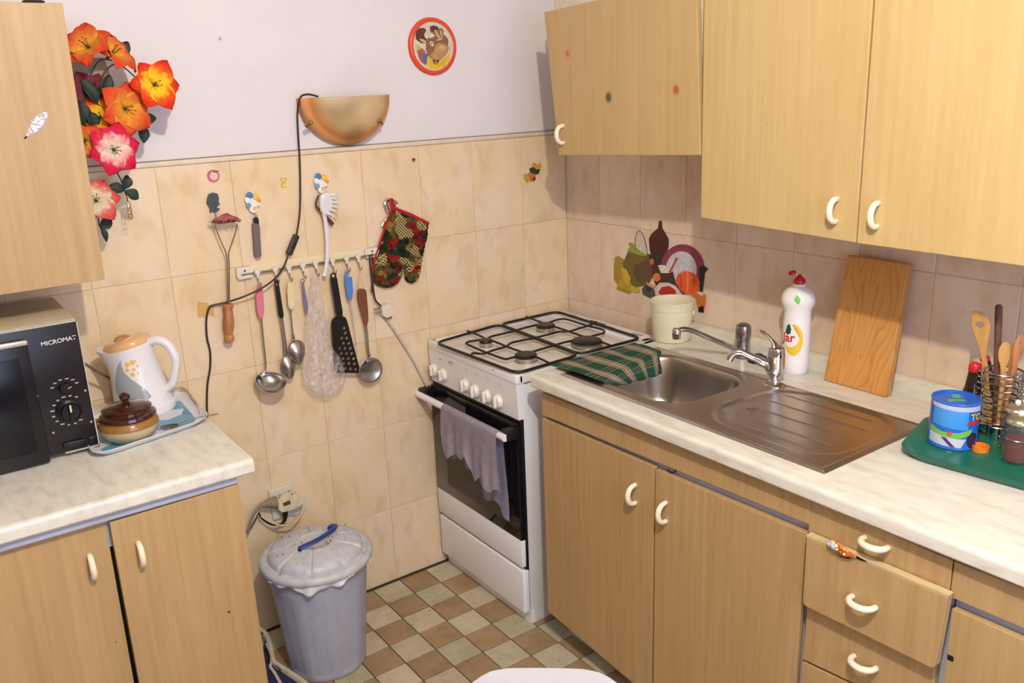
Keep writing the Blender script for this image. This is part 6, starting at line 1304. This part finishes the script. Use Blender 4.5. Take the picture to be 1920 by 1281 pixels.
obj('plug_body', MB().tube([(-1.1743, -0.034, 0.4086), (-1.1747, -0.034, 0.3905), (-1.1785, -0.034, 0.3734), (-1.1864, -0.034, 0.3651)], [.009, .0085, .006, .003], 10), BLACK_PL, g)
obj('cord', MB().tube(spline([(-1.1832, -0.03, 0.3642), (-1.1989, -0.03, 0.3623), (-1.2187, -0.03, 0.3692), (-1.237, -0.03, 0.3864), (-1.2499, -0.03, 0.4053), (-1.2562, -0.03, 0.4218), (-1.2686, -0.03, 0.4027), (-1.2882, -0.03, 0.3789)], 5), .0030, 8), BLACK_PL, g)
g = obj('loose_cord', MB().tube(spline([(-1.2523, -0.04, 0.4155), (-1.2379, -0.045, 0.3982), (-1.2182, -0.05, 0.3809), (-1.1928, -0.05, 0.3648), (-1.164, -0.045, 0.3564), (-1.1382, -0.035, 0.3618), (-1.1183, -0.025, 0.3752), (-1.1065, -0.014, 0.3911)], 6), .0030, 8), mat('cream_cord', (206, 192, 158), .5), loc=(-1.1894, -0.04, 0.3594)); tag(g, 'cream cable looping under the socket plate', 'cable')

# ================================================================ STILL LIFE STICKER ON THE RIGHT WALL
def C6(s): return s
DS = [
 ([(-0.0008, -0.2578, 1.0609), (-0.0008, -0.2766, 1.0671), (-0.0008, -0.3083, 1.0566), (-0.0008, -0.3291, 1.0008), (-0.0008, -0.3395, 0.9507), (-0.0008, -0.3291, 0.9415), (-0.0008, -0.2651, 0.9478), (-0.0008, -0.2706, 0.9638), (-0.0008, -0.2518, 0.9815), (-0.0008, -0.2522, 1.0266)], (170, 140, 50)),
 ([(-0.0008, -0.2707, 0.9732), (-0.0008, -0.3161, 1.0081), (-0.0008, -0.3551, 0.9864), (-0.0008, -0.3807, 0.9576), (-0.0008, -0.3603, 0.9523), (-0.0008, -0.3186, 0.9566), (-0.0008, -0.2706, 0.9581)], (196, 156, 48)),
 ([(-0.0008, -0.2977, 1.0423), (-0.0008, -0.3188, 1.0817), (-0.0008, -0.3447, 1.1085), (-0.0008, -0.3802, 1.0986), (-0.0008, -0.4348, 1.0914), (-0.0008, -0.4403, 1.0177), (-0.0008, -0.4184, 0.9874), (-0.0008, -0.3551, 0.9681), (-0.0008, -0.3187, 0.9992)], (112, 100, 48)),
 ([(-0.0008, -0.3215, 1.1165), (-0.0008, -0.3396, 1.1204), (-0.0008, -0.3676, 1.1113), (-0.0008, -0.4002, 1.1011), (-0.0008, -0.4151, 1.0888), (-0.0008, -0.3903, 1.082), (-0.0008, -0.3549, 1.0846), (-0.0008, -0.3189, 1.0908), (-0.0008, -0.3344, 1.1072)], (150, 160, 66)),
 ([(-0.0008, -0.36, 1.1068), (-0.0008, -0.3599, 1.1424), (-0.0008, -0.37, 1.1613), (-0.0008, -0.3825, 1.1626), (-0.0008, -0.4, 1.1435), (-0.0008, -0.4126, 1.1027), (-0.0008, -0.4127, 1.0885), (-0.0008, -0.3878, 1.096)], (206, 200, 186)),
 ([(-0.0008, -0.4672, 1.206), (-0.0008, -0.479, 1.2072), (-0.0008, -0.4817, 1.1836), (-0.0008, -0.4936, 1.1713), (-0.0008, -0.5102, 1.1527), (-0.0008, -0.5106, 1.1288), (-0.0008, -0.5018, 1.0967), (-0.0008, -0.4903, 1.0743), (-0.0008, -0.4593, 1.07), (-0.0008, -0.4349, 1.0808), (-0.0008, -0.4248, 1.1112), (-0.0008, -0.4221, 1.1425), (-0.0008, -0.4341, 1.1613), (-0.0008, -0.4628, 1.1816)], (74, 26, 28)),
 ([(-0.0008, -0.4201, 1.0895), (-0.0008, -0.4589, 1.098), (-0.0008, -0.4925, 1.0851), (-0.0008, -0.4834, 1.0594), (-0.0008, -0.45, 1.0334), (-0.0008, -0.4351, 1.0525)], (44, 40, 30)),
 ([(-0.0008, -0.6618, 1.0764), (-0.0008, -0.6606, 1.0609), (-0.0008, -0.656, 1.0455), (-0.0008, -0.6483, 1.0307), (-0.0008, -0.6375, 1.0169), (-0.0008, -0.6242, 1.0048), (-0.0008, -0.6086, 0.9948), (-0.0008, -0.5915, 0.9874), (-0.0008, -0.5735, 0.9827), (-0.0008, -0.5551, 0.9812), (-0.0008, -0.5372, 0.9829), (-0.0008, -0.5205, 0.9878), (-0.0008, -0.5057, 0.9956), (-0.0008, -0.4935, 1.0062), (-0.0008, -0.4842, 1.0191), (-0.0008, -0.4784, 1.0338), (-0.0008, -0.4763, 1.0496), (-0.0008, -0.478, 1.0659), (-0.0008, -0.4834, 1.0821), (-0.0008, -0.4921, 1.0973), (-0.0008, -0.5039, 1.1112), (-0.0008, -0.5182, 1.123), (-0.0008, -0.5344, 1.1324), (-0.0008, -0.5519, 1.1391), (-0.0008, -0.5699, 1.1428), (-0.0008, -0.5878, 1.1434), (-0.0008, -0.6049, 1.141), (-0.0008, -0.6206, 1.1357), (-0.0008, -0.6344, 1.1278), (-0.0008, -0.6457, 1.1174), (-0.0008, -0.6542, 1.1051), (-0.0008, -0.6597, 1.0913)], (140, 54, 78)), ([(-0.0008, -0.6316, 1.0703), (-0.0008, -0.6304, 1.0571), (-0.0008, -0.6261, 1.044), (-0.0008, -0.6188, 1.0316), (-0.0008, -0.6089, 1.0206), (-0.0008, -0.5968, 1.0115), (-0.0008, -0.5831, 1.0049), (-0.0008, -0.5685, 1.001), (-0.0008, -0.5537, 1.0001), (-0.0008, -0.5395, 1.0023), (-0.0008, -0.5265, 1.0075), (-0.0008, -0.5156, 1.0155), (-0.0008, -0.5073, 1.0258), (-0.0008, -0.5021, 1.038), (-0.0008, -0.5001, 1.0513), (-0.0008, -0.5016, 1.0651), (-0.0008, -0.5065, 1.0786), (-0.0008, -0.5144, 1.0911), (-0.0008, -0.5249, 1.1021), (-0.0008, -0.5374, 1.1108), (-0.0008, -0.5513, 1.117), (-0.0008, -0.5659, 1.1203), (-0.0008, -0.5804, 1.1207), (-0.0008, -0.5942, 1.1181), (-0.0008, -0.6065, 1.1127), (-0.0008, -0.6168, 1.1048), (-0.0008, -0.6247, 1.0948), (-0.0008, -0.6297, 1.0831)], (206, 204, 214)),
 ([(-0.0008, -0.6422, 1.0819), (-0.0008, -0.6593, 1.0876), (-0.0008, -0.6767, 1.0802), (-0.0008, -0.6643, 1.0651), (-0.0008, -0.6609, 1.0379), (-0.0008, -0.6576, 1.0037), (-0.0008, -0.6445, 1.0049)], (34, 34, 34)),
 ([(-0.0008, -0.4351, 1.0525), (-0.0008, -0.469, 1.0644), (-0.0008, -0.5306, 1.0523), (-0.0008, -0.5452, 1.0163), (-0.0008, -0.5733, 0.9897), (-0.0008, -0.5037, 0.971), (-0.0008, -0.4602, 0.9851), (-0.0008, -0.4403, 1.0177)], (76, 44, 44)),
 ([(-0.0008, -0.4642, 1.0619), (-0.0008, -0.4928, 1.066), (-0.0008, -0.5306, 1.0523), (-0.0008, -0.5167, 1.0433), (-0.0008, -0.4789, 1.0377)], (226, 218, 200)),
 ([(-0.0008, -0.5436, 1.0988), (-0.0008, -0.555, 1.0969), (-0.0008, -0.535, 1.0667), (-0.0008, -0.5214, 1.044), (-0.0008, -0.512, 1.0461), (-0.0008, -0.5302, 1.0729)], (176, 90, 50)),
 ([(-0.0008, -0.3954, 1.0648), (-0.0008, -0.4152, 1.0747), (-0.0008, -0.4351, 1.0561), (-0.0008, -0.4403, 1.0177), (-0.0008, -0.4158, 0.9924), (-0.0008, -0.3755, 0.9897), (-0.0008, -0.3499, 1.0131), (-0.0008, -0.355, 1.0448)], (96, 76, 46)),
 ([(-0.0008, -0.4767, 1.0233), (-0.0008, -0.4751, 1.0169), (-0.0008, -0.4705, 1.0112), (-0.0008, -0.4638, 1.0074), (-0.0008, -0.4562, 1.0063), (-0.0008, -0.4493, 1.0079), (-0.0008, -0.4445, 1.0122), (-0.0008, -0.4428, 1.0181), (-0.0008, -0.4444, 1.0245), (-0.0008, -0.4491, 1.0302), (-0.0008, -0.4559, 1.0339), (-0.0008, -0.4634, 1.035), (-0.0008, -0.4702, 1.0333), (-0.0008, -0.4749, 1.0291)], (222, 128, 44)),
 ([(-0.0008, -0.3909, 0.9702), (-0.0008, -0.4059, 0.9872), (-0.0008, -0.4357, 0.9884), (-0.0008, -0.4506, 0.9728), (-0.0008, -0.4557, 0.9521), (-0.0008, -0.4361, 0.9451), (-0.0008, -0.396, 0.9528)], (84, 80, 74)), (ell((-0.0008, -0.4234, 0.9774), Y, Z, .0145, .010, 16), (44, 48, 54)),
 ([(-0.0008, -0.4505, 0.9836), (-0.0008, -0.4745, 1.0052), (-0.0008, -0.5126, 1.0112), (-0.0008, -0.5454, 1.0059), (-0.0008, -0.5735, 0.9827), (-0.0008, -0.5274, 0.9679), (-0.0008, -0.4702, 0.9618)], (222, 208, 200)), ([(-0.0008, -0.4677, 0.9721), (-0.0008, -0.4843, 0.9926), (-0.0008, -0.5174, 1.0015), (-0.0008, -0.5456, 0.992), (-0.0008, -0.5459, 0.9781), (-0.0008, -0.4799, 0.9634)], (190, 44, 40)),
 ([(-0.0008, -0.545, 1.0232), (-0.0008, -0.5538, 1.0453), (-0.0008, -0.5808, 1.0596), (-0.0008, -0.6121, 1.0608), (-0.0008, -0.6344, 1.0506), (-0.0008, -0.6458, 1.0321), (-0.0008, -0.6444, 1.0083), (-0.0008, -0.6271, 0.9952), (-0.0008, -0.5961, 0.9866), (-0.0008, -0.564, 0.9951)], (226, 96, 44)),
 ([(-0.0008, -0.5898, 1.0592), (-0.0008, -0.5966, 1.0585), (-0.0008, -0.6019, 1.0252), (-0.0008, -0.596, 0.9883), (-0.0008, -0.5892, 0.9889), (-0.0008, -0.5907, 1.0235)], (240, 130, 70)), ([(-0.0008, -0.5629, 1.0467), (-0.0008, -0.5674, 1.0491), (-0.0008, -0.5726, 1.0206), (-0.0008, -0.5686, 0.9958), (-0.0008, -0.564, 0.9968), (-0.0008, -0.5658, 1.0196)], (206, 76, 36)), ([(-0.0008, -0.6166, 1.058), (-0.0008, -0.6233, 1.0557), (-0.0008, -0.6262, 1.0291), (-0.0008, -0.6204, 0.9975), (-0.0008, -0.616, 0.9968), (-0.0008, -0.6196, 1.028)], (206, 76, 36)),
 ([(-0.0008, -0.6095, 0.9888), (-0.0008, -0.6314, 0.9993), (-0.0008, -0.6537, 0.9895), (-0.0008, -0.6664, 1.0001), (-0.0008, -0.6731, 0.9928), (-0.0008, -0.6698, 0.9601), (-0.0008, -0.6595, 0.9394), (-0.0008, -0.6441, 0.94), (-0.0008, -0.632, 0.979)], (206, 120, 46)), ([(-0.0008, -0.6437, 0.9537), (-0.0008, -0.6632, 0.9623), (-0.0008, -0.666, 0.9407), (-0.0008, -0.6442, 0.9383)], (34, 28, 20)),
 ([(-0.0008, -0.4108, 0.9988), (-0.0008, -0.4307, 0.9947), (-0.0008, -0.4602, 0.9887), (-0.0008, -0.4505, 0.9818), (-0.0008, -0.4209, 0.986)], (206, 146, 96)), ([(-0.0008, -0.43, 1.0766), (-0.0008, -0.4446, 1.0821), (-0.0008, -0.4496, 1.0687), (-0.0008, -0.44, 1.0568), (-0.0008, -0.4301, 1.0625)], (206, 96, 66)),
 ([(-0.0008, -0.2897, 1.032), (-0.0008, -0.3187, 1.0269), (-0.0008, -0.3395, 0.9987), (-0.0008, -0.3343, 0.9684), (-0.0008, -0.3081, 0.9791), (-0.0008, -0.2976, 1.0053)], (206, 170, 60)), ([(-0.0008, -0.3291, 0.9657), (-0.0008, -0.3551, 0.9754), (-0.0008, -0.3807, 0.9686), (-0.0008, -0.3757, 0.9549), (-0.0008, -0.3447, 0.9534)], (190, 180, 60)),
]
g = decal('still_life_sticker', DS, (-1, 0, 0), step=.0001, loc=(0, -0.4778, 1.0585)); tag(g, 'still life wall sticker with pumpkin, plate and dark bottle behind the bucket', 'sticker')
obj('sticker_handle', MB().tube(spline([(-0.0016, -0.3608, 1.0962), (-0.0016, -0.3582, 1.1317), (-0.0016, -0.3658, 1.1539), (-0.0016, -0.3783, 1.164), (-0.0016, -0.3933, 1.1534), (-0.0016, -0.4083, 1.1234), (-0.0016, -0.416, 1.0891)], 4), .0012, 6), mat('print_maroon', (96, 50, 44), .4), g)

# ================================================================ ARTIFICIAL FLOWERS
FB = Vector((-1.548, -0.1, 1.6536))
fl_ = thing('artificial_flowers', 'bunch of orange and pink artificial lilies hanging beside the left wall cabinet', 'flowers', FB)
def petal_mat(name, stops):
    m, nt, b = base(name, .8, .2); at = nd(nt, 'ShaderNodeAttribute', attribute_name='cuv'); sp = nd(nt, 'ShaderNodeSeparateXYZ'); nt.links.new(at.outputs['Vector'], sp.inputs[0])
    gg = nd(nt, 'ShaderNodeNewGeometry'); n = nd(nt, 'ShaderNodeTexNoise', i_Scale=120, i_Detail=3); nt.links.new(gg.outputs['Position'], n.inputs['Vector'])
    ma = nd(nt, 'ShaderNodeMath', operation='MULTIPLY_ADD'); nt.links.new(n.outputs[0], ma.inputs[0]); ma.inputs[1].default_value = .35; nt.links.new(sp.outputs[0], ma.inputs[2])
    r = ramp(nt, ma.outputs[0], [(min(1, p + .17), c) for p, c in stops]); nt.links.new(r.outputs[0], b.inputs['Base Color']); b.inputs['Subsurface Weight'].default_value = 0; return m
ORY = petal_mat('petal_orange_yellow', [(.0, (150, 120, 20)), (.14, (240, 200, 40)), (.40, (240, 180, 40)), (.58, (224, 84, 30)), (.83, (206, 50, 24))])
ORG = petal_mat('petal_orange', [(.0, (150, 110, 30)), (.2, (226, 160, 48)), (.5, (214, 110, 50)), (.83, (206, 66, 40))])
PNK = petal_mat('petal_pink', [(.0, (190, 180, 100)), (.2, (226, 206, 196)), (.45, (224, 150, 150)), (.62, (206, 40, 76)), (.83, (200, 24, 60))])
FAD = petal_mat('petal_faded', [(.0, (200, 190, 150)), (.4, (214, 196, 172)), (.6, (206, 110, 96)), (.83, (196, 70, 70))])
def flower(c, nrm, R, pm, spin=0, open_=.55, n=6):
    c, nn = Vector(c), Vector(nrm).normalized(); a = nn.orthogonal().normalized(); b = nn.cross(a)
    f = obj('flower', MB().tube([c - nn * .012, c + nn * .004], [.003, .0045], 10), mat('stem_green', (56, 74, 56), .7), fl_)
    st_ = MB()
    for k in range(4): t = k * 1.6 + spin; st_.tube([c, c + nn * R * .5 + (a * cos(t) + b * sin(t)) * R * .12], [.0008, .0006], 5).ball(c + nn * R * .5 + (a * cos(t) + b * sin(t)) * R * .12, .0018, 4)
    obj('stamen', st_, mat('stamen_dark', (90, 66, 40), .8), f)
    for k in range(n):
        t = spin + 2 * pi * k / n; d = a * cos(t) + b * sin(t); s = nn.cross(d); off = .0012 * (k % 2); jr = random.uniform(.9, 1.08); jz = random.uniform(-.12, .12)
        def pf(u, v):
            w = R * .47 * (sin(pi * min(1, u ** .75 * .97 + .03)) ** .7) * (1 if u < .97 else .5); q = 2 * v - 1
            rad = R * jr * (u * .25 + .75 * u ** 1.1); h = R * (open_ * u ** .8 * (1 - .75 * u ** 2) + jz * u) + R * .10 * q * q * (1 - u) + R * .055 * u * sin(u * 9 + q * 5 + k * 2 + spin * 9)
            return c + d * rad + s * w * q + nn * (h + off)
        m = MB(); m.grid(pf, 12, 7); o = obj('petal', m, pm, f, ang=80, normals=False); attr_uv(o, [(i / 11, j / 6) for i in range(12) for j in range(7)])
        o.modifiers.new('s', 'SOLIDIFY').thickness = .0006
def leaf(p, q, wd, par=fl_):
    p, q = Vector(p), Vector(q); d = q - p; s = d.cross(Vector((.3, -1, .2))).normalized(); n = s.cross(d).normalized()
    m = MB(); m.grid(lambda u, v: p + d * u + s * wd * sin(pi * min(.995, u * .96 + .02)) ** .8 * (2 * v - 1) + n * (.006 * (2 * v - 1) ** 2 + .006 * sin(pi * u)), 10, 5)
    o = obj('leaf', m, mat('leaf_dark_green', (40, 54, 46), .6, var=.25, vscale=80), par, ang=80, normals=False); o.modifiers.new('s', 'SOLIDIFY').thickness = .0006
cam_dir = Vector((-.25, -.93, .18))
flower((-1.5391, -0.16, 1.757), (-.5, -.6, .6), .064, ORG, .3, .5)
flower((-1.4909, -0.13, 1.7437), (.55, -.55, .55), .062, ORG, .9, .7)
flower((-1.4065, -0.15, 1.6725), (.15, -.95, .1), .064, ORY, .2, .4)
flower((-1.4811, -0.14, 1.6208), (.3, -.8, -.1), .070, ORG, .6, .45)
flower((-1.5307, -0.12, 1.6008), (-.4, -.8, .3), .056, ORY, .1, .5)
flower((-1.5264, -0.17, 1.5281), (.1, -.95, .0), .064, PNK, .45, .35)
flower((-1.5795, -0.15, 1.5547), (-.3, -.8, -.3), .052, ORG, .1, .5)
flower((-1.5795, -0.15, 1.4092), (-.1, -.8, .4), .060, FAD, .2, .4)
flower((-1.5449, -0.1, 1.6658), (.1, -.8, -.3), .052, petal_mat('petal_maroon', [(.0, (60, 40, 40)), (.4, (110, 60, 62)), (.8, (120, 40, 56))]), .2, .4)
for a, b, w_ in (((-1.465, -0.1, 1.7448), (-1.4393, -0.1, 1.7764), .014), ((-1.5712, -0.12, 1.6421), (-1.5689, -0.12, 1.5707), .018), ((-1.5225, -0.12, 1.6524), (-1.498, -0.12, 1.7006), .016), ((-1.5315, -0.12, 1.5508), (-1.5708, -0.12, 1.5732), .014),
                 ((-1.4442, -0.1, 1.5911), (-1.4004, -0.1, 1.5939), .014), ((-1.4404, -0.1, 1.5831), (-1.4398, -0.1, 1.5364), .015), ((-1.4479, -0.1, 1.5835), (-1.4519, -0.1, 1.6068), .010), ((-1.505, -0.12, 1.4304), (-1.4961, -0.12, 1.4635), .014), ((-1.5071, -0.12, 1.4254), (-1.542, -0.12, 1.4392), .014), ((-1.5046, -0.12, 1.4251), (-1.478, -0.12, 1.4013), .015),
                 ((-1.579, -0.14, 1.3475), (-1.55, -0.14, 1.361), .014), ((-1.58, -0.14, 1.3489), (-1.5717, -0.14, 1.3098), .008), ((-1.5562, -0.13, 1.6169), (-1.5528, -0.13, 1.5798), .016), ((-1.5633, -0.12, 1.6902), (-1.5264, -0.12, 1.6279), .016)): leaf(a, b, w_)
m = MB(); m.grid(lambda u, v: Vector((-1.5323, -0.08, 1.6904)) + Vector((.055 * (u - .5) * 2 * (1 - .3 * v), -.01 * sin(pi * u), .05 * (v - .5) * 2)), 10, 6)
o = obj('faded_leaf', m, mat('faded_beige_leaf', (176, 156, 132), .9), fl_, ang=80, normals=False); o.modifiers.new('s', 'SOLIDIFY').thickness = .001
STM = mat('stem_green', (56, 74, 56), .7)
for q in ([(-1.586, -0.11, 1.6122), (-1.5584, -0.11, 1.6661), (-1.5268, -0.11, 1.7162), (-1.5071, -0.11, 1.7352), (-1.4835, -0.11, 1.7336)], [(-1.5734, -0.11, 1.6177), (-1.534, -0.11, 1.6713), (-1.4788, -0.11, 1.725), (-1.4295, -0.11, 1.6867), (-1.4028, -0.11, 1.6632)], [(-1.554, -0.11, 1.592), (-1.4973, -0.11, 1.6078), (-1.4375, -0.11, 1.6176), (-1.4101, -0.11, 1.6482), (-1.4013, -0.11, 1.6733)], [(-1.5782, -0.12, 1.5996), (-1.5443, -0.12, 1.5163), (-1.5151, -0.12, 1.4691), (-1.5058, -0.12, 1.4331), (-1.5012, -0.12, 1.3985)], [(-1.5812, -0.12, 1.5813), (-1.582, -0.12, 1.4686), (-1.5741, -0.12, 1.4062), (-1.5764, -0.12, 1.3464)], [(-1.55, -0.1, 1.6414), (-1.4974, -0.1, 1.6703), (-1.4596, -0.1, 1.6376), (-1.4446, -0.1, 1.5885)]):
    obj('stem', MB().tube(spline(q, 5), .0016, 6), STM, fl_)
# twine ring hanging below the leaves
m = MB()
for k in range(3): q = (-1.499, -0.11, 1.3895); m.tube(ell(Vector(q) - Z * .014 * k, X, Z, .0045, .009, 12), .001, 5, closed=True)
obj('chain', m, BRASS, fl_)
# something dark resting on top of the left wall cabinet
g = obj('cabinet_ornament', MB().lathe((-1.66, -.30, 1.841), [(0, 0), (.02, 0), (.022, .004), (.008, .01), (.006, .03), (.012, .05), (0, .055)], 20), mat('dark_ornament', (60, 52, 50), .5), loc=(-1.66, -.30, 1.841)); tag(g, 'small dark ornament foot on top of the left wall cabinet', 'ornament')
